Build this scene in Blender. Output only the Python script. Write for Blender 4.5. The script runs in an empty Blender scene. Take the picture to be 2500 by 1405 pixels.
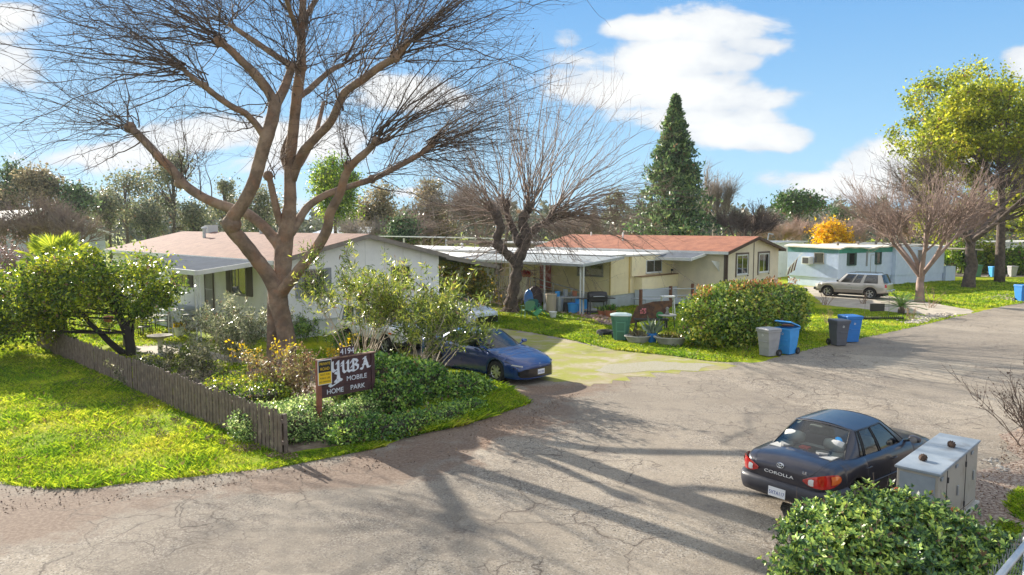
import bpy, math, random
import numpy as np
from mathutils import Vector, Matrix
random.seed(7); RNG=np.random.default_rng(11)
R=math.radians
S=bpy.context.scene
COL=S.collection
# ---------------------------------------------------------------- camera
CAMH=4.8; F=1750.0; PITCH=math.atan(150.5/F)
cd=bpy.data.cameras.new('camera'); cam=bpy.data.objects.new('camera',cd); COL.objects.link(cam)
cd.sensor_width=36; cd.lens=F/2500*36; cd.clip_end=3000; cd.clip_start=.1
cam.location=(0,0,CAMH); cam.rotation_euler=(math.pi/2-PITCH,0,0); S.camera=cam
# ---------------------------------------------------------------- light
SUN_AZ=(-.65,.76); SUN_EL=22.5
sh=Vector((SUN_AZ[0],SUN_AZ[1],0)).normalized()
sv=Vector((sh.x*math.cos(R(SUN_EL)),sh.y*math.cos(R(SUN_EL)),math.sin(R(SUN_EL))))
sl=bpy.data.lights.new('sun','SUN'); sl.energy=4.6; sl.angle=R(.4); sl.color=(1,.91,.78)
so=bpy.data.objects.new('sun',sl); COL.objects.link(so); so.rotation_euler=sv.to_track_quat('Z','Y').to_euler()
W=bpy.data.worlds.new('World'); S.world=W; W.use_nodes=True
S.view_settings.view_transform='Standard'; S.view_settings.look='None'; S.view_settings.gamma=1
S.view_settings.exposure=1.38
nt=W.node_tree; nt.nodes.clear()
class NB:
    def __init__(s,t): s.t=t
    def n(s,typ,**k):
        o=s.t.nodes.new(typ)
        for a,b in k.items(): setattr(o,a,b)
        return o
    def l(s,a,b): s.t.links.new(a,b)
    def put(s,sock,v):
        if isinstance(v,bpy.types.NodeSocket): s.l(v,sock)
        else: sock.default_value=v
    def m(s,op,a,b=0.,c=None,clamp=False):
        o=s.n('ShaderNodeMath',operation=op,use_clamp=clamp); s.put(o.inputs[0],a); s.put(o.inputs[1],b)
        if c is not None: s.put(o.inputs[2],c)
        return o.outputs[0]
    def mix(s,f,a,b,mode='MIX'):
        o=s.n('ShaderNodeMix',data_type='RGBA',blend_type=mode); s.put(o.inputs[0],f)
        s.put(o.inputs[6],a if not isinstance(a,tuple) else c4(a)); s.put(o.inputs[7],b if not isinstance(b,tuple) else c4(b))
        return o.outputs[2]
    def noise(s,vec,scale,detail=4,rough=.55,dist=0):
        o=s.n('ShaderNodeTexNoise'); o.inputs['Scale'].default_value=scale; o.inputs['Detail'].default_value=detail
        o.inputs['Roughness'].default_value=rough; o.inputs['Distortion'].default_value=dist
        if vec is not None: s.l(vec,o.inputs['Vector'])
        return o.outputs[0]
    def ramp(s,f,lo,hi,a=0.,b=1.):
        o=s.n('ShaderNodeMapRange',clamp=True,interpolation_type='SMOOTHSTEP'); s.put(o.inputs[0],f)
        for i,v in ((1,lo),(2,hi),(3,a),(4,b)): o.inputs[i].default_value=v
        return o.outputs[0]
def c4(c): return (c[0],c[1],c[2],1.) if len(c)==3 else c
b=NB(nt)
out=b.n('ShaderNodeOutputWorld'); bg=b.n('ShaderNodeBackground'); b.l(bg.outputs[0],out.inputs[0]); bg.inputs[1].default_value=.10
sky=b.n('ShaderNodeTexSky',sky_type='NISHITA'); sky.sun_disc=False; sky.sun_elevation=R(SUN_EL)
sky.sun_rotation=math.atan2(sh.x,sh.y); sky.altitude=20; sky.air_density=1.0; sky.dust_density=.25; sky.ozone_density=2.2
tc=b.n('ShaderNodeTexCoord'); sep=b.n('ShaderNodeSeparateXYZ'); b.l(tc.outputs['Generated'],sep.inputs[0])
X,Y,Z=sep.outputs
Ys=b.m('MAXIMUM',Y,.05); gx=b.m('DIVIDE',X,Ys); gz=b.m('DIVIDE',Z,Ys)
acc=None
BL=[(1560,85,140,36,1),(1790,75,190,50,1.15),(1840,120,140,36,.9),(1620,160,240,55,1.15),(1480,225,200,60,1.15),(1700,235,220,62,1.2),(1660,300,280,46,1.05),(1810,335,200,40,1.1),(1390,105,50,30,.8),(1500,330,150,36,.6),
    (2040,455,220,44,1.15),(2190,410,180,75,1.2),(2330,370,150,80,.9),(2490,175,95,50,1),(50,55,80,32,.95),(30,175,110,60,.95),(280,385,200,38,1.1),(480,345,160,56,1.05),(620,400,140,44,.9),(790,345,200,62,1.1),(1010,240,170,48,1.1),(130,330,90,18,.6),(1000,470,60,14,.6),(700,500,300,30,.4),(1500,500,300,25,.35)]
for (px,py,rx,ry,a) in BL:
    ex=b.m('MULTIPLY',b.m('SUBTRACT',gx,(px-1250)/F),F/rx); ez=b.m('MULTIPLY',b.m('SUBTRACT',gz,(552-py)/F),F/ry)
    d2=b.m('ADD',b.m('MULTIPLY',ex,ex),b.m('MULTIPLY',ez,ez))
    g=b.m('MULTIPLY',b.m('SUBTRACT',1.5,d2,clamp=True),a) if 0 else b.m('MULTIPLY',b.m('EXPONENT',b.m('MULTIPLY',d2,-.8)),a)
    acc=g if acc is None else b.m('MAXIMUM',acc,g)
cmb=b.n('ShaderNodeCombineXYZ'); b.l(gx,cmb.inputs[0]); b.l(b.m('MULTIPLY',gz,1.9),cmb.inputs[1])
n1=b.noise(cmb.outputs[0],6.5,10,.58,.25); n2=b.noise(cmb.outputs[0],2.2,3,.5)
dens=b.m('ADD',acc,b.m('MULTIPLY',b.m('SUBTRACT',n1,.5),2.3))
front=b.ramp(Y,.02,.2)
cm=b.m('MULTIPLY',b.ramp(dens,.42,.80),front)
# back: bright cloud added out of view, behind and overhead, to fill shadows
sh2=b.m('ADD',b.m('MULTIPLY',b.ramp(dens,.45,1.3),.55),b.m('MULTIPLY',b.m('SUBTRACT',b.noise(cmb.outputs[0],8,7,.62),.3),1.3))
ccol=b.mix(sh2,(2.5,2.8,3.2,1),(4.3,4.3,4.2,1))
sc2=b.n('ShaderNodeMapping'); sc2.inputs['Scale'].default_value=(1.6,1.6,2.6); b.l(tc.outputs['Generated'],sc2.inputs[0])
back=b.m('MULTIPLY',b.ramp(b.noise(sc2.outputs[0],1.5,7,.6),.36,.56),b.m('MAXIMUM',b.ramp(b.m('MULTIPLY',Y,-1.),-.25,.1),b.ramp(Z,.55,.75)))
up=b.ramp(Z,0,.35)
upz=b.m('POWER',b.ramp(Z,-.02,.42),.8)
grad=b.mix(upz,(1.75,3.0,3.95,1),(.50,1.52,3.2,1))
skc=b.mix(.94,sky.outputs[0],grad)
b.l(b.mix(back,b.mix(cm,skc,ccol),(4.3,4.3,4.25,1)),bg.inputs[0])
# ---------------------------------------------------------------- pixel of the photograph -> world
cp,sp=math.cos(PITCH),math.sin(PITCH)
def ray(px,py):
    a=(px-1250)/F; c=(702.5-py)/F
    return Vector((a, cp+c*sp, c*cp-sp))
def G(px,py,z=0.):
    r=ray(px,py); t=(z-CAMH)/r.z; return Vector((r.x*t,r.y*t,z))
def P(px,py,d):
    r=ray(px,py); t=d/r.y; return Vector((r.x*t,d,CAMH+r.z*t))
VA=R(46); V=Vector((math.cos(VA),math.sin(VA),0)); U=Vector((-math.sin(VA),math.cos(VA),0))
# ---------------------------------------------------------------- object helpers
def link(o,parent=None):
    COL.objects.link(o)
    if parent is not None: o.parent=parent
    return o
def tag(o,label=None,cat=None,group=None,kind=None):
    if label: o['label']=label
    if cat: o['category']=cat
    if group: o['group']=group
    if kind: o['kind']=kind
    return o
def thing(name,label,cat,loc=(0,0,0),rz=0,group=None):
    o=bpy.data.objects.new(name,None); COL.objects.link(o); o.location=loc; o.rotation_euler=(0,0,rz)
    o.empty_display_size=.2
    return tag(o,label,cat,group)
def copy_tree(o,parent=None):
    c=o.copy(); COL.objects.link(c)
    if parent is not None: c.parent=parent
    for ch in list(o.children): copy_tree(ch,c)
    return c
class MB:
    def __init__(s): s.v=[]; s.f=[]; s.mi=[]; s.cur=0
    def add(s,vs,fs,mi=None):
        n=len(s.v); s.v.extend([tuple(q) for q in vs])
        for f in fs: s.f.append(tuple(i+n for i in f)); s.mi.append(s.cur if mi is None else mi)
    def box(s,x0,x1,y0,y1,z0,z1,mi=None):
        s.add([(x0,y0,z0),(x1,y0,z0),(x1,y1,z0),(x0,y1,z0),(x0,y0,z1),(x1,y0,z1),(x1,y1,z1),(x0,y1,z1)],
          [(3,2,1,0),(4,5,6,7),(0,1,5,4),(1,2,6,5),(2,3,7,6),(3,0,4,7)],mi); return s
    def bar(s,a,b_,w,h,up=(0,0,1),mi=None):
        a=Vector(a); b_=Vector(b_); d=(b_-a).normalized(); up=Vector(up)
        sd=d.cross(up)
        if sd.length<1e-4: sd=d.cross(Vector((1,0,0)))
        sd.normalize(); u2=sd.cross(d).normalized(); sd=sd*w/2; u2=u2*h/2
        s.add([a-sd-u2,a+sd-u2,a+sd+u2,a-sd+u2,b_-sd-u2,b_+sd-u2,b_+sd+u2,b_-sd+u2],
          [(0,1,2,3),(7,6,5,4),(0,4,5,1),(1,5,6,2),(2,6,7,3),(3,7,4,0)],mi); return s
    def tube(s,pts,rad,n=8,mi=None,caps=True):
        pts=[Vector(q) for q in pts]; 
        if not hasattr(rad,'__len__'): rad=[rad]*len(pts)
        vs=[];ref=None
        for i,q in enumerate(pts):
            d=(pts[min(i+1,len(pts)-1)]-pts[max(i-1,0)])
            if d.length<1e-9: d=Vector((0,0,1))
            d.normalize()
            if ref is None:
                ref=Vector((1,0,0)) if abs(d.x)<.8 else Vector((0,1,0))
            ref=(ref-d*ref.dot(d)).normalized(); o=d.cross(ref)
            for k in range(n):
                a=2*math.pi*k/n; vs.append(q+(ref*math.cos(a)+o*math.sin(a))*rad[i])
        fs=[]
        for i in range(len(pts)-1):
            for k in range(n):
                k2=(k+1)%n; fs.append((i*n+k,i*n+k2,(i+1)*n+k2,(i+1)*n+k))
        if caps:
            fs.append(tuple(range(n-1,-1,-1))); fs.append(tuple((len(pts)-1)*n+k for k in range(n)))
        s.add(vs,fs,mi); return s
    def lathe(s,prof,n=20,c=(0,0,0),axis='z',mi=None,sx=1,sy=1):
        vs=[];fs=[]
        for (r,z) in prof:
            for k in range(n):
                a=2*math.pi*k/n; x,y=r*math.cos(a)*sx,r*math.sin(a)*sy
                p=(x,y,z) if axis=='z' else ((x,z,y) if axis=='y' else (z,x,y))
                vs.append((p[0]+c[0],p[1]+c[1],p[2]+c[2]))
        for i in range(len(prof)-1):
            for k in range(n):
                k2=(k+1)%n; fs.append((i*n+k,i*n+k2,(i+1)*n+k2,(i+1)*n+k))
        if prof[0][0]>1e-4: fs.append(tuple(range(n-1,-1,-1)))
        if prof[-1][0]>1e-4: fs.append(tuple((len(prof)-1)*n+k for k in range(n)))
        s.add(vs,fs,mi); return s
    def prism(s,poly,ext,mi=None):
        poly=[Vector(q) for q in poly]; e=Vector(ext); n=len(poly)
        s.add(poly+[q+e for q in poly],[tuple(range(n-1,-1,-1)),tuple(range(n,2*n))]+[(i,(i+1)%n,n+(i+1)%n,n+i) for i in range(n)],mi); return s
    def poly(s,pts,mi=None): s.add(pts,[tuple(range(len(pts)))],mi); return s
    def build(s,name,mats,parent=None,smooth=False,bevel=0,auto=None,fixn=True):
        me=bpy.data.meshes.new(name); me.from_pydata(s.v,[],s.f)
        if not isinstance(mats,(list,tuple)): mats=[mats]
        for m in mats: me.materials.append(m)
        if len(mats)>1: me.polygons.foreach_set('material_index',s.mi)
        if fixn:
            import bmesh
            bm=bmesh.new(); bm.from_mesh(me); bmesh.ops.recalc_face_normals(bm,faces=bm.faces); bm.to_mesh(me); bm.free()
        if smooth: me.polygons.foreach_set('use_smooth',[True]*len(me.polygons))
        if auto:
            me.set_sharp_from_angle(angle=R(auto))
        me.update(); o=bpy.data.objects.new(name,me); link(o,parent)
        if bevel:
            md=o.modifiers.new('b','BEVEL'); md.width=bevel; md.segments=2; md.limit_method='ANGLE'; md.angle_limit=R(40)
        return o
def npmesh(name,verts,nper,mat,parent=None,smooth=False):
    """verts: (N,nper,3) separate faces"""
    verts=np.asarray(verts,dtype=np.float32); N=len(verts)
    me=bpy.data.meshes.new(name); me.vertices.add(N*nper); me.vertices.foreach_set('co',verts.reshape(-1))
    me.loops.add(N*nper); me.loops.foreach_set('vertex_index',np.arange(N*nper,dtype=np.int32))
    me.polygons.add(N); me.polygons.foreach_set('loop_start',np.arange(0,N*nper,nper,dtype=np.int32))
    me.polygons.foreach_set('loop_total',np.full(N,nper,dtype=np.int32))
    me.materials.append(mat); me.update(calc_edges=True); me.validate()
    o=bpy.data.objects.new(name,me); link(o,parent); return o
def npindexed(name,V_,F_,mat,parent=None,smooth=True,mi=None):
    V_=np.asarray(V_,dtype=np.float32); F_=np.asarray(F_,dtype=np.int32); k=F_.shape[1]
    me=bpy.data.meshes.new(name); me.vertices.add(len(V_)); me.vertices.foreach_set('co',V_.reshape(-1))
    me.loops.add(F_.size); me.loops.foreach_set('vertex_index',F_.reshape(-1))
    me.polygons.add(len(F_)); me.polygons.foreach_set('loop_start',np.arange(0,F_.size,k,dtype=np.int32))
    me.polygons.foreach_set('loop_total',np.full(len(F_),k,dtype=np.int32))
    for m in (mat if isinstance(mat,(list,tuple)) else [mat]): me.materials.append(m)
    if mi is not None: me.polygons.foreach_set('material_index',mi)
    if smooth: me.polygons.foreach_set('use_smooth',np.ones(len(F_),dtype=bool))
    me.update(calc_edges=True); me.validate(); o=bpy.data.objects.new(name,me); link(o,parent); return o
# ---------------------------------------------------------------- materials
MC={}
def mat(name,col,col2=None,scale=3.,rough=.7,bump=0.,bscale=None,metal=0.,spec=.5,lo=.35,hi=.65,coat=0.,emit=None,bdist=.02,alpha=None,detail=5,wave=None,island=0.,dirt=None,trans=0.):
    if name in MC: return MC[name]
    m=bpy.data.materials.new(name); m.use_nodes=True; t=m.node_tree; t.nodes.clear(); n=NB(t)
    o=n.n('ShaderNodeOutputMaterial'); p=n.n('ShaderNodeBsdfPrincipled'); n.l(p.outputs[0],o.inputs[0])
    tc=n.n('ShaderNodeTexCoord'); vec=tc.outputs['Object']
    p.inputs['Roughness'].default_value=rough; p.inputs['Metallic'].default_value=metal; p.inputs['Specular IOR Level'].default_value=spec
    if coat: p.inputs['Coat Weight'].default_value=coat; p.inputs['Coat Roughness'].default_value=.04
    c=c4(col); src=None
    if col2 is not None:
        src=n.mix(n.ramp(n.noise(vec,scale,detail,.6),lo,hi),c,c4(col2))
    if dirt is not None:
        base=src if src is not None else c
        src=n.mix(n.ramp(n.noise(vec,dirt[1],7,.65),dirt[2],dirt[3]),base,c4(dirt[0]))
    if island:
        g=n.n('ShaderNodeNewGeometry'); h=n.n('ShaderNodeHueSaturation')
        n.put(h.inputs['Color'],src if src is not None else c)
        n.l(n.m('MULTIPLY_ADD',g.outputs['Random Per Island'],island*1.4,1-island*.7),h.inputs['Value'])
        n.l(n.m('MULTIPLY_ADD',g.outputs['Random Per Island'],island*.06,.5-island*.03),h.inputs['Hue'])
        src=h.outputs[0]
    if src is not None: n.l(src,p.inputs['Base Color'])
    else: p.inputs['Base Color'].default_value=c
    if emit: p.inputs['Emission Color'].default_value=c4(emit[0]); p.inputs['Emission Strength'].default_value=emit[1]
    bh=None
    if wave: # (axis, scale, strength)
        w=n.n('ShaderNodeTexWave',wave_type='BANDS',bands_direction=wave[0],wave_profile=wave[3] if len(wave)>3 else 'SIN'); w.inputs['Scale'].default_value=wave[1]
        n.l(vec,w.inputs['Vector']); bp=n.n('ShaderNodeBump'); bp.inputs['Strength'].default_value=wave[2]; bp.inputs['Distance'].default_value=.02
        n.l(w.outputs['Fac'],bp.inputs['Height']); bh=bp
    if bump:
        bp=n.n('ShaderNodeBump'); bp.inputs['Strength'].default_value=bump; bp.inputs['Distance'].default_value=bdist
        n.l(n.noise(vec,bscale or scale*6,6,.6),bp.inputs['Height'])
        if bh: n.l(bh.outputs[0],bp.inputs['Normal'])
        bh=bp
    if bh: n.l(bh.outputs[0],p.inputs['Normal'])
    MC[name]=m; return m
def leafmat(name,cols,scale=1.2,tr=.35,rough=.45,isl=.45,spec=.4):
    if name in MC: return MC[name]
    m=bpy.data.materials.new(name); m.use_nodes=True; t=m.node_tree; t.nodes.clear(); n=NB(t)
    o=n.n('ShaderNodeOutputMaterial'); p=n.n('ShaderNodeBsdfPrincipled'); tl=n.n('ShaderNodeBsdfTranslucent'); mx=n.n('ShaderNodeMixShader')
    p.inputs['Roughness'].default_value=rough; p.inputs['Specular IOR Level'].default_value=spec
    tc=n.n('ShaderNodeTexCoord'); g=n.n('ShaderNodeNewGeometry'); rnd=g.outputs['Random Per Island']
    f=n.m('ADD',n.m('MULTIPLY',n.noise(tc.outputs['Object'],scale,3,.6),.9),n.m('MULTIPLY',n.m('SUBTRACT',rnd,.5),isl))
    cr=n.n('ShaderNodeValToRGB'); n.l(f,cr.inputs[0]); el=cr.color_ramp.elements
    k=len(cols)
    for i,c in enumerate(cols):
        pos=.2+.55*i/(k-1)
        if i<2: e=el[i]; e.position=pos
        else: e=el.new(pos)
        e.color=c4(c)
    h=n.n('ShaderNodeHueSaturation'); n.l(cr.outputs[0],h.inputs['Color']); n.l(n.m('MULTIPLY_ADD',rnd,.6,.7),h.inputs['Value'])
    dead=n.m('GREATER_THAN',n.m('FRACT',n.m('MULTIPLY',rnd,17.3)),.95 if scale<3 else 2.)
    hb=n.mix(dead,h.outputs[0],(.20,.13,.07)); n.l(hb,p.inputs['Base Color'])
    h2=n.n('ShaderNodeHueSaturation'); h2.inputs['Value'].default_value=1.5; h2.inputs['Hue'].default_value=.485; n.l(hb,h2.inputs['Color']); n.l(h2.outputs[0],tl.inputs[0])
    mx.inputs[0].default_value=tr; n.l(p.outputs[0],mx.inputs[1]); n.l(tl.outputs[0],mx.inputs[2]); n.l(mx.outputs[0],o.inputs[0])
    MC[name]=m; return m
def glassmat(name,tint=(.6,.7,.72),refl=.12,dark=.0,opq=(.01,.012,.015)):
    if name in MC: return MC[name]
    m=bpy.data.materials.new(name); m.use_nodes=True; t=m.node_tree; t.nodes.clear(); n=NB(t)
    o=n.n('ShaderNodeOutputMaterial'); gl=n.n('ShaderNodeBsdfGlossy'); gl.inputs['Roughness'].default_value=.02
    tr=n.n('ShaderNodeBsdfTransparent'); tr.inputs[0].default_value=c4(tint); df=n.n('ShaderNodeBsdfDiffuse'); df.inputs[0].default_value=c4(opq)
    fr=n.n('ShaderNodeFresnel'); fr.inputs[0].default_value=1.5
    m1=n.n('ShaderNodeMixShader'); m1.inputs[0].default_value=dark; n.l(tr.outputs[0],m1.inputs[1]); n.l(df.outputs[0],m1.inputs[2])
    m2=n.n('ShaderNodeMixShader'); n.l(n.m('ADD',n.m('MULTIPLY',fr.outputs[0],1.2),refl,clamp=True),m2.inputs[0]); n.l(m1.outputs[0],m2.inputs[1]); n.l(gl.outputs[0],m2.inputs[2])
    n.l(m2.outputs[0],o.inputs[0]); MC[name]=m; return m
# ---------------------------------------------------------------- leaves
def rot_basis(N,up=None,spread=1.):
    d=RNG.normal(size=(N,3))
    if up is not None: d=d*spread+np.asarray(up)
    d/=np.linalg.norm(d,axis=1,keepdims=True)
    r=RNG.normal(size=(N,3)); a=np.cross(d,r); a/=np.linalg.norm(a,axis=1,keepdims=True)+1e-9
    return d,a,np.cross(d,a)
def leaf_quads(c,L,Wd,up=None,spread=1.,var=.55):
    """c (N,3): diamond leaves, long axis d; returns (N,4,3)"""
    N=len(c); d,a,n=rot_basis(N,up,spread); s=(1+var*(RNG.random((N,1))*2-1))
    d=d*L*s; a=a*Wd*s*.5; n=n*L*.08*s
    return np.stack([c,c+d*.5+a+n,c+d,c+d*.5-a+n],axis=1)
def ell_pts(n,c,r,shell=.0,pw=.5):
    d=RNG.normal(size=(n,3)); d/=np.linalg.norm(d,axis=1,keepdims=True)
    q=(shell+(1-shell)*RNG.random((n,1)))**pw
    return np.asarray(c)+d*q*np.asarray(r)
def clumped(ncl,nl,c,r,cs,shell=.3,flat=.8):
    cc=ell_pts(ncl,c,r,shell); k=RNG.integers(0,ncl,nl); sz=cs*(.5+RNG.random(ncl))
    return cc[k]+RNG.normal(size=(nl,3))*sz[k][:,None]*np.array([1,1,flat])
# ---------------------------------------------------------------- many thin twigs as one array mesh
class TW:
    def __init__(s): s.V=[];s.F=[];s.n=0
    def paths(s,Pt,Rd,k=3):
        """Pt (N,m,3) Rd (N,m)"""
        N,m,_=Pt.shape
        if N==0: return
        d=np.gradient(Pt,axis=1); d/=np.linalg.norm(d,axis=2,keepdims=True)+1e-9
        ref=np.zeros_like(d); ref[...,0]=.37; ref[...,1]=.81; ref[...,2]=.45
        a=np.cross(d,ref); a/=np.linalg.norm(a,axis=2,keepdims=True)+1e-9; bb=np.cross(d,a)
        ang=np.arange(k)*2*np.pi/k
        ring=Pt[:,:,None,:]+Rd[:,:,None,None]*(a[:,:,None,:]*np.cos(ang)[None,None,:,None]+bb[:,:,None,:]*np.sin(ang)[None,None,:,None])
        s.V.append(ring.reshape(-1,3))
        i=np.arange(N)[:,None,None]; j=np.arange(m-1)[None,:,None]; q=np.arange(k)[None,None,:]; q2=(q+1)%k
        b0=s.n+i*m*k+j*k; f=np.stack([b0+q,b0+q2,b0+k+q2,b0+k+q],axis=-1).reshape(-1,4); s.F.append(f); s.n+=N*m*k
    def build(s,name,m,parent=None): return npindexed(name,np.concatenate(s.V),np.concatenate(s.F),m,parent,True)
def shoots(org,dirs,L,r0,m=9,curve=(0,0,0),wob=.06,r1=.25):
    """org (N,3), dirs (N,3) unit, L (N,) -> paths"""
    N=len(org); t=np.linspace(0,1,m)[None,:,None]; Lx=np.asarray(L).reshape(N,1,1)
    w=np.cumsum(RNG.normal(size=(N,m,3))*wob,axis=1)*Lx/ m; w-=w[:,:1]
    cu=np.asarray(curve,dtype=float)
    if cu.ndim==1: cu=cu[None,None,:]
    else: cu=cu[:,None,:]
    Pt=org[:,None,:]+dirs[:,None,:]*Lx*t+cu*Lx*t**2+w
    Rd=np.asarray(r0).reshape(-1,1)*(1-(1-r1)*t[:,:,0])
    return Pt,Rd
def unit(a): return a/(np.linalg.norm(a,axis=-1,keepdims=True)+1e-9)
def side_twigs(Pt,per,Lr,r,spread=.7,up=.15,lo=.2,wob=.06,m=5):
    N,mm,_=Pt.shape; k=RNG.random((N,per))*(1-lo)+lo; i=(k*(mm-1)).astype(int).clip(0,mm-2); fr=(k*(mm-1)-i)[...,None]
    I=np.arange(N)[:,None]; o=Pt[I,i]*(1-fr)+Pt[I,i+1]*fr; d=unit(Pt[I,i+1]-Pt[I,i]); o=o.reshape(-1,3); d=d.reshape(-1,3)
    d=unit(d+RNG.normal(size=d.shape)*spread+np.array([0,0,up])); L=Lr[0]+(Lr[1]-Lr[0])*RNG.random(len(o))
    return shoots(o,d,L,np.full(len(o),r),m,(0,0,.08),wob,.3)
# ================================================================ ground, roads, lawns
def rough_edge(pts,step=.35,amp=.09,seed=1):
    rg=np.random.default_rng(seed); o=[]
    n=len(pts)
    for i in range(n):
        a=Vector(pts[i]); c=Vector(pts[(i+1)%n]); L=(c-a).length
        k=max(1,min(60,int(L/step))); nrm=Vector((-(c-a).y,(c-a).x,0)).normalized() if L>0 else Vector((0,0,0))
        for j in range(k):
            q=a.lerp(c,j/k)
            if q.length<75: q=q+nrm*float(rg.normal())*amp
            o.append(q)
    return o
def sheet(name,pts,z,m,label=None,amp=.08,seed=1,step=.35):
    pp=rough_edge(pts,step,amp,seed) if amp else [Vector(q) for q in pts]
    o=MB().poly([(q.x,q.y,z) for q in pp]).build(name,m,fixn=False)
    o['kind']='structure'
    if o.data.polygons[0].normal.z<0: o.data.flip_normals()
    return o
# --- ground material: grass, thin turf and bare soil
def groundmat():
    m=bpy.data.materials.new('turf_and_soil'); m.use_nodes=True; t=m.node_tree; t.nodes.clear(); n=NB(t)
    o=n.n('ShaderNodeOutputMaterial'); p=n.n('ShaderNodeBsdfPrincipled'); n.l(p.outputs[0],o.inputs[0]); tc=n.n('ShaderNodeTexCoord'); v=tc.outputs['Object']
    a=n.mix(n.ramp(n.noise(v,.55,5,.6),.35,.65),(.24,.33,.012),(.40,.39,.02))
    a=n.mix(n.ramp(n.noise(v,9,5,.65),.4,.7),a,(.13,.20,.012))
    a=n.mix(n.ramp(n.noise(v,.28,8,.66,.6),.60,.68),a,(.17,.125,.08))
    a=n.mix(n.ramp(n.noise(v,28,4,.7),.55,.8),a,(.33,.36,.05))
    n.l(a,p.inputs['Base Color']); p.inputs['Roughness'].default_value=.95; p.inputs['Specular IOR Level'].default_value=.1
    bp=n.n('ShaderNodeBump'); bp.inputs['Strength'].default_value=.9; bp.inputs['Distance'].default_value=.05; n.l(n.noise(v,14,6,.7),bp.inputs['Height']); n.l(bp.outputs[0],p.inputs['Normal'])
    return m
def blob(n,vec,c,rx,ry,ang=0.):
    mp=n.n('ShaderNodeMapping',vector_type='TEXTURE'); mp.inputs['Location'].default_value=(c[0],c[1],0); mp.inputs['Rotation'].default_value=(0,0,ang); mp.inputs['Scale'].default_value=(rx,ry,1e3)
    n.l(vec,mp.inputs[0]); l=n.n('ShaderNodeVectorMath',operation='LENGTH'); n.l(mp.outputs[0],l.inputs[0]); return l.outputs['Value']
def roadmat():
    m=bpy.data.materials.new('worn_asphalt'); m.use_nodes=True; t=m.node_tree; t.nodes.clear(); n=NB(t)
    o=n.n('ShaderNodeOutputMaterial'); p=n.n('ShaderNodeBsdfPrincipled'); n.l(p.outputs[0],o.inputs[0]); tc=n.n('ShaderNodeTexCoord'); v=tc.outputs['Object']
    a=n.mix(n.ramp(n.noise(v,.35,6,.6,.4),.35,.68),(.315,.270,.212),(.222,.188,.148))
    a=n.mix(n.ramp(n.noise(v,1.7,7,.68,.5),.48,.72,0,.75),a,(.17,.145,.125))
    # exposed stones
    vo=n.n('ShaderNodeTexVoronoi'); vo.inputs['Scale'].default_value=42; n.l(v,vo.inputs['Vector'])
    sm=n.m('MULTIPLY',n.ramp(n.noise(v,.5,4,.6),.38,.62,.35,1.),.75)
    hsv=n.n('ShaderNodeSeparateColor'); n.l(vo.outputs['Color'],hsv.inputs[0])
    a=n.mix(n.m('MULTIPLY',n.ramp(hsv.outputs[0],.55,.95),sm),a,(.44,.40,.34))
    a=n.mix(n.m('MULTIPLY',n.ramp(hsv.outputs[1],.72,.98),sm),a,(.07,.06,.055))
    # brown litter and soil near the verge below the big tree
    nz=n.noise(v,1.1,8,.7,.6)
    for (px,py,rx,ry,an) in ((1180,1040,3.4,1.6,.75),(820,1160,3.2,.9,.25),(1010,1110,1.8,.9,.5),(60,1260,2.2,1.5,.2),(1330,960,3.4,1.1,.6),(1120,900,3,1.5,2.3)):
        g=G(px,py); d=blob(n,v,(g.x,g.y),rx,ry,an)
        k=n.ramp(n.m('ADD',d,n.m('MULTIPLY',n.m('SUBTRACT',nz,.5),2.6)),.45,1.15,.85,0.)
        a=n.mix(k,a,n.mix(n.ramp(n.noise(v,16,5,.7),.4,.65),(.150,.088,.058),(.28,.20,.145)))
    # cracks: distorted cell edges, present only in patches
    nd=n.n('ShaderNodeTexNoise'); nd.inputs['Scale'].default_value=1.6; nd.inputs['Detail'].default_value=6; n.l(v,nd.inputs['Vector'])
    vm=n.n('ShaderNodeVectorMath',operation='MULTIPLY_ADD'); n.l(nd.outputs['Color'],vm.inputs[0]); vm.inputs[1].default_value=(.8,.8,.0); n.l(v,vm.inputs[2])
    hts=[]
    for sc,wd,mk,lo,hi,st in ((.42,.0045,.13,.50,.58,.55),(1.15,.009,.2,.47,.55,.75),(3.0,.022,.33,.54,.62,.6)):
        ve=n.n('ShaderNodeTexVoronoi',feature='DISTANCE_TO_EDGE'); ve.inputs['Scale'].default_value=sc; n.l(vm.outputs[0],ve.inputs['Vector'])
        c=n.ramp(ve.outputs['Distance'],wd*.25,wd*1.0,1.,0.); msk=n.ramp(n.noise(v,mk,3,.5),lo,hi)
        c=n.m('MULTIPLY',c,msk); hts.append(c); a=n.mix(n.m('MULTIPLY',c,st),a,(.035,.028,.024))
        c2=n.m('MULTIPLY',n.ramp(ve.outputs['Distance'],wd,wd*4,.3,0.),msk); a=n.mix(c2,a,(.14,.11,.09))
    # old repair patches and oil drips
    vp=n.n('ShaderNodeTexVoronoi'); vp.inputs['Scale'].default_value=.16; n.l(vm.outputs[0],vp.inputs['Vector']); sc3=n.n('ShaderNodeSeparateColor'); n.l(vp.outputs['Color'],sc3.inputs[0])
    a=n.mix(n.m('MULTIPLY',n.m('GREATER_THAN',sc3.outputs[0],.72),.30),a,(.15,.13,.11)); a=n.mix(n.m('MULTIPLY',n.m('GREATER_THAN',sc3.outputs[1],.78),.28),a,(.46,.40,.31))
    a=n.mix(n.ramp(n.noise(v,2.3,2,.4),.72,.77,0,.55),a,(.07,.06,.055))
    n.l(a,p.inputs['Base Color']); p.inputs['Roughness'].default_value=.9; p.inputs['Specular IOR Level'].default_value=.25
    bp=n.n('ShaderNodeBump'); bp.inputs['Strength'].default_value=.75; bp.inputs['Distance'].default_value=.012
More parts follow.
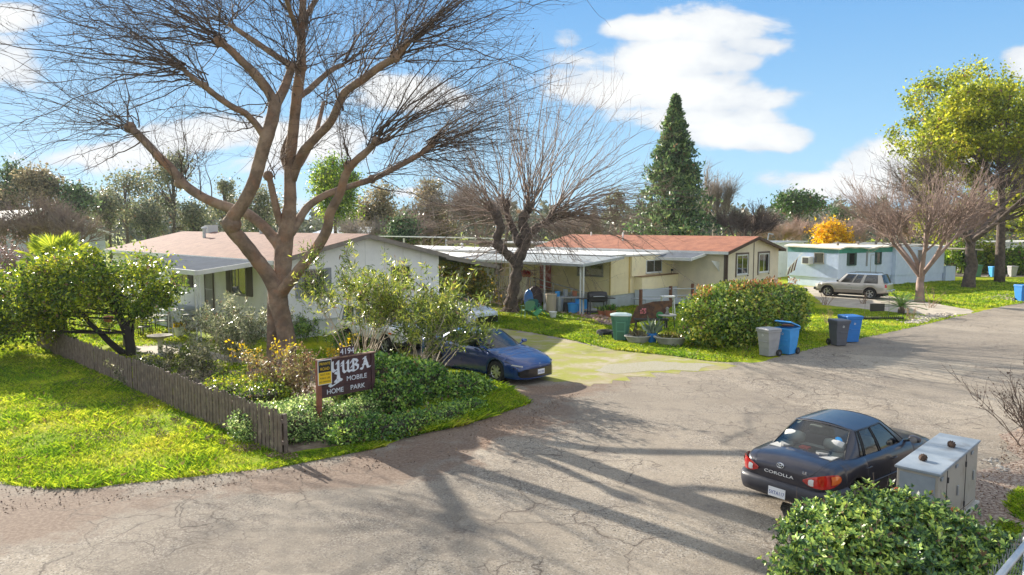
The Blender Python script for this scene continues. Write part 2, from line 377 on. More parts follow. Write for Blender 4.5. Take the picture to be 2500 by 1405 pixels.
    h=n.m('ADD',n.m('MULTIPLY',n.noise(v,38,5,.75),1.6),n.m('MULTIPLY',n.noise(v,3,5,.6),1.5)); h=n.m('SUBTRACT',h,n.m('ADD',hts[0],hts[1])); n.l(h,bp.inputs['Height']); n.l(bp.outputs[0],p.inputs['Normal'])
    return m
GM=groundmat(); RM=roadmat()
o=MB().poly([(-1500,-600,0),(1500,-600,0),(1500,2200,0),(-1500,2200,0)]).build('ground',GM,fixn=False); o['kind']='structure'
rd=[G(*q) for q in ((-900,1150),(-300,1162),(0,1180),(100,1192),(200,1193),(400,1171),(650,1144),(800,1116),(930,1089),(1000,1064),(1130,1038),(1290,986),(1240,948),(1190,926),(1100,893),(1000,862),(900,830),(960,776),(1190,774),(1330,812),(1500,852),(1640,868),(1760,884),(1850,886),(1930,863),(2030,841),(2100,826),(2170,812),(2260,791),(2370,766),(2450,748),(2500,738),(2640,716),(2900,690))]
rd+=[Vector((150,70,0)),Vector((150,-60,0)),Vector((-120,-60,0)),Vector((-120,14,0))]
sheet('road',rd,.004,RM,amp=.05,step=.25)
sheet('road',[G(*q) for q in ((2120,676),(2700,677),(3300,677),(3300,655),(2700,655),(2120,660))],.004,RM,amp=.04)
mossm=mat('mossy_gravel',(.25,.26,.03),(.29,.245,.13),scale=.9,rough=.95,bump=.8,bscale=30,lo=.42,hi=.66,dirt=((.36,.31,.23),.8,.48,.66))
sheet('driveway',[G(*q) for q in ((1190,868),(1120,850),(1150,800),(1215,795),(1280,815),(1330,822),(1500,853),(1640,867),(1740,880),(1790,893),(1740,905),(1600,914),(1500,930),(1440,945),(1340,935))],.008,mossm,amp=.20,seed=4)
gravm=mat('pale_gravel',(.34,.31,.25),(.27,.26,.15),scale=22,rough=.9,bump=1,bscale=40,lo=.45,hi=.6)
sheet('gravel_patch',[G(*q) for q in ((1500,888),(1600,884),(1700,888),(1750,893),(1700,905),(1590,908),(1500,915),(1450,905))],.012,gravm,amp=.10,seed=5)
concm=mat('old_concrete',(.46,.41,.33),(.35,.31,.25),scale=1.4,rough=.9,bump=.5,bscale=30,dirt=((.20,.22,.06),1.1,.60,.72))
sheet('driveway',[G(*q) for q in ((1960,700),(2080,700),(2160,722),(2250,736),(2370,757),(2372,766),(2300,772),(2200,764),(2090,753),(2010,745))],.008,concm,amp=.06,seed=8)
sheet('path',[G(*q) for q in ((310,850),(400,832),(450,838),(560,872),(640,880),(640,892),(540,888),(440,862),(380,870),(330,880))],.008,concm,amp=.05,seed=9)
chipm=mat('bark_chips',(.20,.135,.10),(.38,.31,.25),scale=17,rough=.95,bump=1.2,bscale=26,lo=.42,hi=.6)
sheet('bark_bed',[G(*q) for q in ((3400,1000),(2560,1040),(2500,1050),(2440,1062),(2455,1095),(2490,1122),(2440,1142),(2395,1152),(2330,1160),(2190,1230),(2080,1300),(1960,1440),(1930,1650),(1950,2000),(3400,2000))],.008,chipm,amp=.07,seed=10)
soilm=mat('garden_soil',(.12,.085,.06),(.24,.19,.14),scale=5,rough=.95,bump=1,bscale=18)
sheet('garden_bed',[G(*q) for q in ((700,1108),(930,1078),(1120,1040),(1200,1000),(1080,900),(900,880),(720,892),(560,905),(430,900),(400,930),(480,980),(690,1075))],.004,soilm,amp=.1,seed=12)
# --- grass blades (stuff)
def inpoly(pts,x,y):
    c=np.zeros(len(x),bool); n=len(pts)
    for i in range(n):
        x0,y0=pts[i][0],pts[i][1]; x1,y1=pts[(i+1)%n][0],pts[(i+1)%n][1]
        k=((y0>y)!=(y1>y))&(x<(x1-x0)*(y-y0)/(y1-y0+1e-12)+x0); c^=k
    return c
def vnoise(x,y,s,seed=0):
    rg=np.random.default_rng(seed); T=rg.random((64,64)); u=x/s; v=y/s; i=np.floor(u).astype(int); j=np.floor(v).astype(int); a=u-i; b_=v-j
    a=a*a*(3-2*a); b_=b_*b_*(3-2*b_); g=lambda p,q: T[p%64,q%64]
    return (g(i,j)*(1-a)+g(i+1,j)*a)*(1-b_)+(g(i,j+1)*(1-a)+g(i+1,j+1)*a)*b_
def scatter(pxpoly,n,thin=.5,seed=3):
    w=[G(*q) for q in pxpoly]; xs=[q.x for q in w]; ys=[q.y for q in w]
    x=RNG.uniform(min(xs),max(xs),n*4); y=RNG.uniform(min(ys),max(ys),n*4); k=inpoly(w,x,y); x=x[k];y=y[k]
    if thin: k=(vnoise(x,y,1.3,seed)*.65+vnoise(x,y,.35,seed+1)*.35)>thin*RNG.random(len(x))+.12*thin; x=x[k];y=y[k]
    return x[:n],y[:n]
GR=[]
def grass(pxpoly,n,h,w,thin=.6,seed=3,lean=.7):
    x,y=scatter(pxpoly,n,thin,seed); N=len(x); b0=np.stack([x,y,np.zeros(N)],1)
    hh=h*(.45+.9*vnoise(x,y,.8,seed+5))*(.6+.8*RNG.random(N)); a=RNG.random(N)*6.283
    sd=np.stack([np.cos(a),np.sin(a),0*a],1)*w*.5*(.7+.6*RNG.random((N,1))); ln=RNG.normal(size=(N,3))*lean; ln[:,2]=1
    tip=b0+ln*hh[:,None]; mid=b0+ln*hh[:,None]*np.array([.25,.25,.55])
    GR.append(np.stack([b0-sd,b0+sd,mid+sd*.8,tip],1)); GR.append(np.stack([b0-sd,mid+sd*.8,tip,mid-sd*.8],1)[:0])
LAWN_L=[(-250,1165),(0,1183),(100,1196),(200,1196),(400,1174),(650,1147),(700,1125),(685,1105),(520,1030),(360,945),(200,880),(115,842),(60,825),(-250,815)]
grass(LAWN_L,125000,.085,.016,.75)
grass([(690,1115),(800,1102),(940,1080),(940,1092),(800,1120),(650,1149)],9000,.06,.014,.3)
grass([(930,1080),(1010,1020),(1090,980),(1130,1040),(1000,1066)],9000,.12,.02,.3)
grass([(1090,905),(1190,930),(1240,950),(1297,986),(1130,1042),(1000,1066),(1010,1000),(1080,960)],26000,.16,.02,.35)
grass([(1205,765),(1330,762),(1420,775),(1490,800),(1560,835),(1700,862),(1800,885),(1740,884),(1640,870),(1500,856),(1380,828),(1290,812),(1190,797)],46000,.10,.028,.5)
grass([(1090,750),(1200,745),(1400,750),(1420,778),(1330,765),(1205,768)],9000,.08,.03,.5)
grass([(1560,835),(1480,770),(1490,748),(1990,735),(1985,810),(1900,860),(1800,885),(1700,862)],26000,.10,.035,.4)
grass([(-250,815),(60,825),(115,842),(200,860),(420,800),(300,745),(-150,720)],26000,.09,.05,.4)
grass([(1990,755),(2100,757),(2300,774),(2360,768),(2260,793),(2100,828),(1930,866),(1900,860),(1985,810)],34000,.06,.028,.55)
grass([(2180,690),(2500,683),(2520,738),(2450,748),(2370,757),(2250,735),(2170,720)],26000,.10,.05,.4)
grass([(2475,1195),(2540,1185),(2560,1290),(2490,1275),(2455,1240)],2500,.07,.012,.3)
grass([(2440,1270),(2500,1290),(2470,1330),(2420,1310)],1000,.06,.012,.3)
grass([(290,770),(400,775),(520,840),(640,860),(640,880),(560,872),(450,840),(300,850),(250,820)],15000,.06,.03,.5)
grass([(640,900),(560,905),(430,900),(400,930),(360,930),(250,870),(300,850),(420,880),(640,895)],9000,.08,.02,.6)
grass([(730,855),(900,850),(900,885),(760,905)],5000,.07,.02,.5)
grm=leafmat('grass_blade',[(.05,.15,.010),(.16,.30,.016),(.33,.42,.022),(.47,.46,.06)],scale=.55,tr=.42,rough=.5,isl=.35,spec=.25)
o=npmesh('grass',np.concatenate(GR),4,grm); tag(o,'bright yellow green winter grass of the lawns and verges','grass',kind='stuff')
# dark damp clods and dead leaves lying in the left lawn
def litter(name,pxpoly,n,sz,m,label,cat):
    x,y=scatter(pxpoly,n,.4,9); N=len(x); c=np.stack([x,y,.02+.04*RNG.random(N)],1)
    o=npmesh(name,leaf_quads(c,sz,sz*.55,up=(0,0,.15),spread=1),4,m); tag(o,label,cat,kind='stuff'); return o
deadm=mat('dead_leaf',(.26,.17,.11),(.13,.09,.07),scale=3,rough=.8,island=.6)
xs=[]
for (px,py,w,h) in ((370,1040,22,10),(395,1065,18,9),(470,1050,18,8),(430,1030,15,6),(510,1075,12,7),(545,1085,10,6),(240,1070,70,14),(150,1000,60,12),(330,990,70,18),(220,940,60,12),(320,900,60,12),(600,1100,40,8),(690,1120,40,8)):
    k=120 if w<30 else 320; a=RNG.random(k)*6.283; r=np.sqrt(RNG.random(k))
    for i in range(k):
        g=G(px+w*r[i]*math.cos(a[i]),py+h*r[i]*math.sin(a[i])); xs.append((g.x,g.y,.03+.06*random.random()))
x,y=scatter([(880,1100),(1130,1040),(1300,985),(1420,960),(1300,1040),(1180,1100),(950,1150),(650,1180),(0,1260),(0,1195),(650,1150)],3800,.5,9)
for i in range(len(x)): xs.append((x[i],y[i],.01))
x,y=scatter([(2440,1062),(2560,1040),(2600,1400),(2300,1400),(2380,1170),(2440,1142)],3000,.2,9)
for i in range(len(x)): xs.append((x[i],y[i],.015))
o=npmesh('leaf_litter',leaf_quads(np.array(xs),.034,.022,up=(0,0,.1)),4,deadm); tag(o,'brown dead leaves and bark bits scattered over verge and lawn','leaf litter',kind='stuff')
# ================================================================ common materials
wht=mat('white_paint',(.72,.73,.72),(.62,.63,.61),scale=2,rough=.5,dirt=((.45,.42,.36),1.5,.62,.8))
wall1=mat('white_siding',(.86,.86,.84),(.79,.79,.77),scale=1.5,rough=.6,bump=.1,bscale=20,dirt=((.50,.48,.43),.9,.62,.8))
cream=mat('cream_siding',(.90,.78,.48),(.82,.70,.42),scale=1.5,rough=.6,wave=('X',7.,.5),dirt=((.42,.38,.28),1,.6,.8))
creamp=mat('cream_panel',(.92,.81,.52),(.84,.73,.48),scale=1.2,rough=.6,dirt=((.42,.38,.28),1.3,.6,.8))
beige=mat('beige_siding',(.80,.71,.54),(.72,.64,.49),scale=1.2,rough=.7,wave=('X',2.2,.25))
shingle_b=mat('brown_shingle',(.25,.142,.104),(.18,.10,.075),scale=2.5,rough=.9,bump=.5,bscale=30,wave=('Y',3.2,.35,'SAW'))
shingle_r=mat('red_shingle',(.36,.14,.075),(.25,.09,.05),scale=1.6,rough=.9,bump=.5,bscale=30,wave=('Y',3.2,.35,'SAW'))
alu=mat('awning_metal',(.15,.165,.19),(.125,.14,.16),scale=2,rough=.9,spec=.0,metal=.0,wave=('X',5.5,.5),dirt=((.20,.20,.19),1.5,.6,.8))
aluw=mat('white_awning',(.70,.70,.68),(.62,.62,.60),scale=1,rough=.7,spec=.2,wave=('X',5.5,.5))
fascia=mat('grey_brown_fascia',(.27,.235,.20),(.21,.185,.16),scale=3,rough=.7)
fasciad=mat('dark_brown_fascia',(.10,.06,.04),(.07,.045,.03),scale=3,rough=.7)
trimg=mat('grey_trim',(.30,.29,.27),rough=.6)
wood=mat('brown_wood',(.20,.09,.05),(.14,.06,.035),scale=4,rough=.7,bump=.3)
woodr=mat('red_stained_wood',(.32,.105,.06),(.22,.075,.045),scale=4,rough=.7,bump=.3)
pick=mat('weathered_picket',(.20,.152,.12),(.12,.09,.073),scale=6,rough=.85,bump=.5,bscale=40,dirt=((.36,.30,.24),4,.55,.75))
blk=mat('black_plastic',(.015,.015,.016),rough=.5); dgrey=mat('dark_grey_metal',(.05,.05,.055),rough=.5)
rub=mat('tyre_rubber',(.018,.018,.018),rough=.85,bump=.2,bscale=60)
chrome=mat('chrome',(.75,.76,.78),rough=.18,metal=1.); steel=mat('galvanised_steel',(.50,.53,.56),(.42,.45,.48),scale=6,rough=.42,metal=.6)
pane=glassmat('window_glass',(.25,.28,.27),.10,.35,(.05,.055,.05))
curtain=mat('curtain_cloth',(.40,.38,.29),(.33,.31,.24),scale=2,rough=.9,wave=('X',12,.5))
dark_in=mat('dark_interior',(.02,.02,.02),rough=.9)
shut=mat('brown_shutter',(.20,.175,.15),(.13,.11,.095),scale=.1,rough=.7,wave=('X',9.,1.))
stone=mat('grey_stone',(.35,.33,.30),(.22,.20,.18),scale=3,rough=.9,bump=.6)
terra=mat('terracotta',(.45,.17,.09),(.36,.14,.08),scale=4,rough=.8)
concp=mat('cast_concrete',(.50,.48,.44),(.36,.35,.32),scale=4,rough=.9,bump=.4)
bluep=mat('blue_plastic',(.03,.22,.62),(.03,.19,.55),scale=2,rough=.42)
lbluep=mat('sky_blue_plastic',(.06,.36,.80),(.05,.30,.70),scale=2,rough=.42)
greyp=mat('light_grey_plastic',(.36,.36,.37),(.31,.31,.32),scale=2,rough=.5)
dgreyp=mat('slate_grey_plastic',(.115,.12,.14),(.095,.10,.12),scale=2,rough=.5)
greenp=mat('green_plastic',(.075,.22,.165),(.065,.18,.135),scale=2,rough=.5)
gchair=mat('green_chair_plastic',(.06,.27,.10),rough=.4)
def window(root,face,x,z,w,h,frame=None,t=.05,mull=1,cur=curtain,off=0.,name='window',shutters=0,sm=None):
    """window on a wall of a house. face=(origin,dir,outward) in the house's local frame"""
    o,d,n=[Vector(q) for q in face]; frame=frame or trimg
    c=o+d*x; Z=Vector((0,0,1))
    def bx(m,a0,a1,z0,z1,n0,n1):
        q=[c+d*a+Z*zz+n*nn for nn in (n0,n1) for (a,zz) in ((a0,z0),(a1,z0),(a1,z1),(a0,z1))]
        m.add(q,[(0,1,2,3),(7,6,5,4),(0,4,5,1),(1,5,6,2),(2,6,7,3),(3,7,4,0)])
    m=MB(); n1=off+.055
    bx(m,-w/2,w/2,z,z+t,off+.002,n1); bx(m,-w/2,w/2,z+h-t,z+h,off+.002,n1); bx(m,-w/2,-w/2+t,z+t,z+h-t,off+.002,n1); bx(m,w/2-t,w/2,z+t,z+h-t,off+.002,n1)
    for k in range(mull):
        a=-w/2+w*(k+1)/(mull+1); bx(m,a-t*.35,a+t*.35,z+t,z+h-t,off+.002,n1-.012)
    f=m.build(name,frame,root)
    m=MB(); bx(m,-w/2+t,w/2-t,z+t,z+h-t,off+.026,off+.031); m.build('pane',pane,f)
    m=MB(); bx(m,-w/2+t,w/2-t,z+t,z+h-t,off+.003,off+.012); m.build('curtain',cur,f)
    m=MB(); bx(m,-w/2-.03,w/2+.03,z-.05,z-.002,off+.002,off+.09); m.build('sill',frame,f)
    for s in ((-1,1) if shutters else ()):
        m=MB()
        for k in range(4):
            a=s*(w/2+.05+k*shutters/4); bx(m,min(a,a+s*shutters/4*.7),max(a,a+s*shutters/4*.7),z-.03,z+h+.02,off+.002,off+.05)
        a0,a1=sorted((s*(w/2+.03),s*(w/2+.05+shutters))); bx(m,a0,a1,z,z+h,off+.001,off+.012); m.build('shutter',sm or shut,root)
    return f
def gable_house(name,label,cat,org,rz,WX,LY,h,hp,skirt,wm,rm,fm,skm,oh=.35,thick=.16,rake_right=0):
    """local x: across the gable (0..WX), local y: along the ridge (0..LY); gable end at y=0"""
    r=thing(name,label,cat,org,rz)
    hw=skirt; m=MB()
    m.add([(0,0,hw),(WX,0,hw),(WX,0,h),(WX/2,0,hp),(0,0,h),(0,LY,hw),(WX,LY,hw),(WX,LY,h),(WX/2,LY,hp),(0,LY,h)],
      [(0,1,2,3,4),(9,8,7,6,5),(5,0,4,9),(1,6,7,2),(0,5,6,1),(4,3,8,9),(3,2,7,8)]); m.build('wall',wm,r)
    MB().box(.05,WX-.05,.05,LY-.05,0,skirt-.002).build('skirting',skm,r)
    sl=(hp-h)/(WX/2); e0=-oh; z0=h-oh*sl+.02; zp=hp+.02
    for s in (0,1):
        X=lambda x:(WX-x if s else x)
        m=MB(); m.add([(X(e0),-oh,z0),(X(WX/2),-oh,zp),(X(WX/2),LY+oh,zp),(X(e0),LY+oh,z0),(X(e0),-oh,z0+thick*.4),(X(WX/2),-oh,zp+thick*.4),(X(WX/2),LY+oh,zp+thick*.4),(X(e0),LY+oh,z0+thick*.4)],
           [(0,1,2,3),(7,6,5,4),(0,4,5,1),(1,5,6,2),(2,6,7,3),(3,7,4,0)]); m.build('roof',rm,r)
        m=MB(); y=-oh-.03
        m.prism([(X(e0),y,z0-.14),(X(WX/2),y,zp-.14),(X(WX/2),y,zp+thick*.3),(X(e0),y,z0+thick*.3)],(0,.028,0)); m.build('fascia',fm,r); m=MB()
        y=LY+oh; m.prism([(X(e0),y,z0-.14),(X(WX/2),y,zp-.14),(X(WX/2),y,zp+thick*.3),(X(e0),y,z0+thick*.3)],(0,.028,0))
        m.build('fascia',fm,r)
        x=X(e0); x2=x+(.05 if s else -.05); MB().box(min(x,x2),max(x,x2),-oh,LY+oh,z0-.12,z0+thick*.35).build('gutter',fm if s else wht,r)
    return r
def panel_roof(m,pts,t):
    """pts: 4 corners (Vectors) of the top; thickness t"""
    m.add([Vector(q) for q in pts]+[Vector(q)-Vector((0,0,t)) for q in pts],[(0,1,2,3),(7,6,5,4),(0,4,5,1),(1,5,6,2),(2,6,7,3),(3,7,4,0)])
# ================================================================ house 1: white home with brown roof
C1=G(683,833)
h1=gable_house('mobile_home','white double wide home with a brown shingle roof, behind the big bare tree','mobile home',C1,VA,8.7,20.5,3.38,4.36,.75,wall1,shingle_b,fascia,wht)
# siding battens and the skirting band
m=MB()
for k in range(1,8): m.box(k*1.08-.012,k*1.08+.012,-.012,-.001,.78,3.36+min(k*1.08,8.7-k*1.08)*.22)
m.box(0,8.7,-.035,-.001,.72,.76); m.build('batten',wht,h1)
m=MB(); m.box(-.035,-.001,0,20.5,.72,.76)
for k in range(1,17): m.box(-.010,-.001,k*1.22-.012,k*1.22+.012,.78,3.34)
m.build('batten',wht,h1)
for k in range(1,16): MB().box(k*.56-.01,k*.56+.01,.042,.049,.02,.70).build('skirting_rib',trimg,h1)
FL=((0,0,0),(0,1,0),(-1,0,0)); FG=((0,0,0),(1,0,0),(0,-1,0))
window(h1,FL,3.55,1.72,1.5,1.3,trimg,.06,1,curtain,shutters=.5)
window(h1,FL,9.9,1.75,1.5,1.25,trimg,.06,1,curtain,shutters=.5)
window(h1,FG,1.65,1.75,1.1,1.2,trimg,.06,1,dark_in,shutters=.28,sm=mat('grey_shutter',(.33,.35,.38),rough=.6))
window(h1,FG,6.3,1.9,1.1,1.0,trimg,.06,1,curtain)
# security door with bars
m=MB()
m.box(-.06,-.002,6.2,6.28,.8,2.85); m.box(-.06,-.002,7.12,7.2,.8,2.85); m.box(-.06,-.002,6.28,7.12,2.77,2.85)
d=m.build('door',mat('door_bronze',(.16,.13,.11),rough=.5),h1)
m=MB()
for k in range(7): m.box(-.05,-.035,6.36+k*.115,6.375+k*.115,.84,2.76)
for z in (.86,1.75,2.72): m.box(-.052,-.034,6.29,7.11,z,z+.03)
m.build('security_bar',wht,d); MB().box(-.02,-.004,6.29,7.11,.82,2.76).build('panel',mat('door_inner',(.30,.29,.26),rough=.6),d)
# porch awning, posts
m=MB(); panel_roof(m,[(-.02,.85,3.36),(-3.0,.85,3.02),(-3.0,10.6,3.02),(-.02,10.6,3.36)],.06); pr=m.build('porch_roof',alu,h1)
m=MB(); m.box(-3.09,-3.005,.8,10.65,2.86,3.05); 
m.prism([(-.02,.80,3.19),(-3.0,.80,2.86),(-3.0,.80,3.04),(-.02,.80,3.38)],(0,.045,0)); m.build('gutter',wht,h1)
for y in (1.0,3.9,7.1,10.3):
    m=MB()
    for dx,dy in ((-.08,0),(.08,0)): m.box(-2.92+dx-.022,-2.92+dx+.022,y-.022,y+.022,0,2.93)
    for k in range(8):
        z=.25+k*.33; m.tube([(-2.99,y,z),(-2.92,y+.0,z+.10),(-2.85,y,z)],.012,4); m.tube([(-2.99,y,z+.2),(-2.92,y,z+.10),(-2.85,y,z+.2)],.012,4)
    m.build('porch_post',wht,h1)
# deck with slatted skirt, balustrade and stairs
slat=mat('blue_white_board',(.62,.66,.70),(.55,.59,.63),scale=2,rough=.6)
m=MB(); m.box(-1.75,-.08,7.3,9.9,.70,.80)
for k in range(5): m.box(-1.75,-1.71,7.32,9.9,.04+k*.13,.14+k*.13)
for k in range(5): m.box(-1.75,-.1,7.30,7.33,.04+k*.13,.14+k*.13)
m.build('porch_deck',slat,h1)
m=MB(); m.box(-1.78,-1.66,7.25,9.9,1.66,1.72); m.box(-1.76,-1.69,7.28,9.9,.86,.92)
for k in range(18): m.box(-1.745,-1.71,7.36+k*.145,7.42+k*.145,.92,1.66)
m.box(-1.78,-1.68,7.22,7.32,.0,1.78); m.build('railing',slat,h1)
m=MB(); 
for k in range(4):
    m.box(-1.55,-.15,6.98-k*.28-.28,6.98-k*.28+.02,.60-k*.165,.64-k*.165); m.box(-1.55,-.15,6.98-k*.28,6.98-k*.28+.02,.46-k*.165,.60-k*.165)
m.build('step',slat,h1)
m=MB(); m.bar((-1.70,7.25,1.66),(-1.70,5.85,.86),.07,.06); m.bar((-1.70,7.25,.86),(-1.70,5.85,.16),.07,.10); m.box(-1.75,-1.65,5.80,5.90,0,.98)
for k in range(7): m.box(-1.72,-1.69,7.1-k*.18,7.14-k*.18,.80-k*.09,1.58-k*.103)
for k in range(4): m.box(-1.72,-1.69,5.95+k*.0,7.2-k*.05,.08+k*.13,.19+k*.13) if k<1 else None
m.build('stair_rail',slat,h1)
m=MB(); m.box(-1.3,-.06,6.0,7.0,.0,.34); m.box(-.8,-.06,6.05,7.1,.34,.62); m.build('door_step',mat('step_grey',(.42,.42,.40),rough=.8),h1)
# carport awning on the far side of the gable
m=MB(); panel_roof(m,[(8.95,-.3,3.30),(12.6,-.3,2.66),(12.6,9.5,2.66),(8.95,9.5,3.30)],.07); m.build('carport_roof',alu,h1)
m=MB(); m.prism([(8.9,-.36,3.14),(12.65,-.36,2.48),(12.65,-.36,2.70),(8.9,-.36,3.36)],(0,.05,0)); m.box(12.6,12.68,-.31,9.5,2.5,2.68); m.build('carport_fascia',fascia,h1)
for y in (.1,4.5,9.2):
    m=MB()
    for dx in (-.09,.09): m.box(12.3+dx-.025,12.3+dx+.025,y-.025,y+.025,0,2.66)
    for k in range(6): m.tube([(12.22,y,.3+k*.4),(12.38,y,.5+k*.4)],.012,4)
    m.build('carport_post',wht,h1)
for (x,y) in ((4.1,9.5),(2.9,14)):
    m=MB(); m.lathe([(.09,4.1),(.09,4.62),(.16,4.62),(.16,4.72),(.0,4.76)],10,(x,y,0)); m.build('roof_vent',steel,h1)
MB().box(4.0,4.6,16,16.6,4.05,4.85).build('roof_cooler',mat('cooler_paint',(.55,.56,.55),rough=.5),h1)
# ================================================================ house 2: cream trailer with awning porch
A2=Vector((5.75,41.6,0)); L2=16; W2=6.9
h2=thing('mobile_home','cream trailer home with a flat metal awning and ramp, left of the red roofed home','mobile home',A2,VA)
MB().box(0,W2,0,L2,.75,2.98).build('wall',cream,h2); MB().box(.05,W2-.05,.05,L2-.05,0,.748).build('skirting',mat('pale_blue_skirt',(.50,.55,.58),(.44,.48,.5),scale=2,rough=.7,wave=('X',6,.5)),h2)
MB().box(-.12,W2+.12,-.12,L2+.12,2.98,3.08).build('roof',aluw,h2)
m=MB(); m.box(2.4,W2-.1,-.55,-.002,.95,1.72); m.build('bay_panel',creamp,h2); MB().box(2.35,W2-.05,-.60,-.0,1.72,1.77).build('bay_ledge',mat('rusty_ledge',(.28,.17,.08),rough=.8),h2)
MB().box(2.45,W2-.15,-.50,-.004,.0,.948).build('bay_skirting',mat('white_corrugated',(.62,.67,.74),rough=.6,wave=('X',6,.6)),h2)
MB().box(1.9,W2-.002,-.16,-.002,1.772,2.95).build('bay_wall',creamp,h2)
m=MB(); m.box(1.80,1.88,-.05,-.002,.78,2.95); m.box(-.03,-.002,.0,.08,.78,2.95); m.build('corner_trim',mat('yellow_trim',(.62,.45,.16),rough=.6),h2)
F2G=((0,0,0),(1,0,0),(0,-1,0)); F2L=((0,0,0),(0,1,0),(-1,0,0))
window(h2,F2G,4.25,1.92,1.75,.78,wht,.05,1,dark_in,off=.16)
window(h2,F2L,1.5,1.85,1.9,.75,trimg,.05,1,curtain); window(h2,F2L,9.5,1.8,1.3,.9,trimg,.05,1,dark_in)
MB().box(-.06,-.002,4.6,5.5,.85,2.75).build('door',mat('red_door',(.40,.05,.03),(.33,.04,.03),scale=3,rough=.5),h2)
MB().box(6.25,6.42,-.23,-.162,1.9,2.05).build('meter_box',blk,h2)
MB().tube([(6.3,-.2,1.9),(5.2,-.7,.5),(4.9,-.9,0)],.012,5).build('cable',blk,h2)
m=MB(); panel_roof(m,[(-.02,-.9,3.06),(-3.75,-.9,2.74),(-3.75,9.4,2.74),(-.02,9.4,3.06)],.05); m.build('awning_roof',mat('stained_awning',(.36,.40,.42),(.22,.24,.24),scale=7,rough=.6,wave=('X',5.5,.5),lo=.45,hi=.6),h2)
m=MB(); panel_roof(m,[(1.2,-.2,3.13),(-.3,-.2,3.11),(-.3,15.5,3.11),(1.2,15.5,3.13)],.04); m.build('roof_edge_panel',wht,h2)
m=MB(); m.box(-3.82,-3.75,-.95,9.4,2.62,2.76); m.prism([(0,-.93,2.92),(-3.75,-.93,2.62),(-3.75,-.93,2.76),(0,-.93,3.07)],(0,.025,0)); m.build('awning_gutter',steel,h2)
for y in (-.8,-.6,2.0,4.7,7.6):
    MB().box(-3.6,-3.53,y-.035,y+.035,0,2.74).build('awning_post',wht,h2)
# entry deck and railing under the awning
dk=mat('grey_deck_board',(.38,.37,.35),(.28,.27,.25),scale=4,rough=.8)
m=MB(); m.box(-2.0,-.06,3.6,8.5,.72,.80)
for k in range(12): m.box(-1.98,-1.94,3.65+k*.4,3.72+k*.4,0,.72)
m.build('porch_deck',dk,h2)
m=MB(); m.box(-2.02,-1.92,4.2,8.5,1.62,1.68); 
for k in range(22): m.box(-1.985,-1.95,4.3+k*.19,4.36+k*.19,.80,1.62)
m.build('railing',mat('pale_rail',(.55,.54,.50),rough=.7),h2)
m=MB(); m.bar((-2.0,4.1,1.66),(-2.6,-.6,1.05),.07,.05); m.bar((-2.0,4.1,1.35),(-2.6,-.6,.72),.05,.04); m.bar((-2.0,4.0,.75),(-2.6,-.8,.15),.9,.06)
for k in range(4): t=k/3; m.box(-2.03-.6*t,-1.97-.6*t,4.1-4.7*t-.03,4.1-4.7*t+.03,0,1.66-.6*t)
m.build('entry_ramp',dk,h2)
for y in (11,14):
    MB().lathe([(.07,3.1),(.07,3.45),(.14,3.47),(0,3.58)],8,(1.0,y,0)).build('roof_vent',wht,h2)
# ================================================================ long ramp in front of the cream home
rp=thing('wheelchair_ramp','low grey ramp with pipe rails and brown posts, in front of the cream home','ramp',A2,VA)
m=MB(); m.bar((.3,-1.7,.62),(5.6,-1.9,.30),1.0,.06); m.bar((.3,-2.2,.5),(5.6,-2.42,.18),.04,.28); m.build('deck',mat('grey_ramp',(.36,.40,.44),rough=.7),rp)
for z in (.45,.85): MB().tube([(-.4,-2.3,.72+z-.3),(5.6,-2.45,.42+z-.3)],.028,6).build('rail',mat('grey_rail_paint',(.45,.48,.52),rough=.5),rp)
for x in (-.4,2.7,5.2): MB().box(x-.07,x+.07,-2.42,-2.28,0,1.28).build('post',wood,rp)
rl=thing('deck_railing','red brown wooden railing between the cream home and the clipped hedge','railing',A2+V*7.4+U*-.6,VA)
for x in (0,.35,3.9): MB().box(x-.05,x+.05,-.05,.05,0,1.55).build('post',woodr,rl)
for z in (.55,.95,1.35): MB().box(-.1,4.1,-.10,-.055,z,z+.12).build('rail',woodr,rl)
MB().box(.0,4.0,.2,1.6,.42,.50).build('deck',wood,rl)
# ================================================================ house 3: beige home, red roof
A3=Vector((13.0,43.6,0)); 
h3=gable_house('mobile_home','beige double wide home with an orange red shingle roof, behind the clipped hedge','mobile home',A3,VA,7.5,15,3.25,4.05,.7,beige,shingle_r,fasciad,beige)
window(h3,FG,2.15,1.75,1.5,1.25,wht,.07,1,mat('blue_curtain',(.03,.05,.14),(.05,.22,.5),scale=1.1,rough=.8)); window(h3,FG,5.2,1.75,1.5,1.25,wht,.07,1,mat('dim_room',(.06,.07,.05),(.12,.13,.10),scale=1,rough=.8))
m=MB()
for x in (2.15,5.2):
    for a0,a1,z0,z1 in ((-.87,-.77,1.6,3.12),(.77,.87,1.6,3.12),(-.77,.77,3.02,3.12)): m.box(x+a0,x+a1,-.05,-.002,z0,z1)
m.build('window_trim',mat('brown_trim',(.13,.10,.08),rough=.7),h3)
m=MB(); m.box(3.72,3.78,-.03,-.002,.7,3.95); m.box(-.03,.07,-.03,-.002,.7,3.2); m.box(-.03,-.002,-.03,.1,.7,3.2); m.build('corner_trim',mat('brown_trim',(.13,.10,.08)),h3)
m=MB(); panel_roof(m,[(-.02,1.2,3.15),(-2.0,1.2,2.86),(-2.0,12,2.86),(-.02,12,3.15)],.05); m.build('awning_roof',alu,h3)
m=MB(); m.box(-2.08,-2.0,1.15,12,2.70,2.88); m.prism([(0,1.16,3.0),(-2.0,1.16,2.72),(-2.0,1.16,2.88),(0,1.16,3.16)],(0,.03,0)); m.build('awning_gutter',wht,h3)
MB().box(-.16,-.05,-.2,-.08,0,3.15).build('awning_post',fasciad,h3)
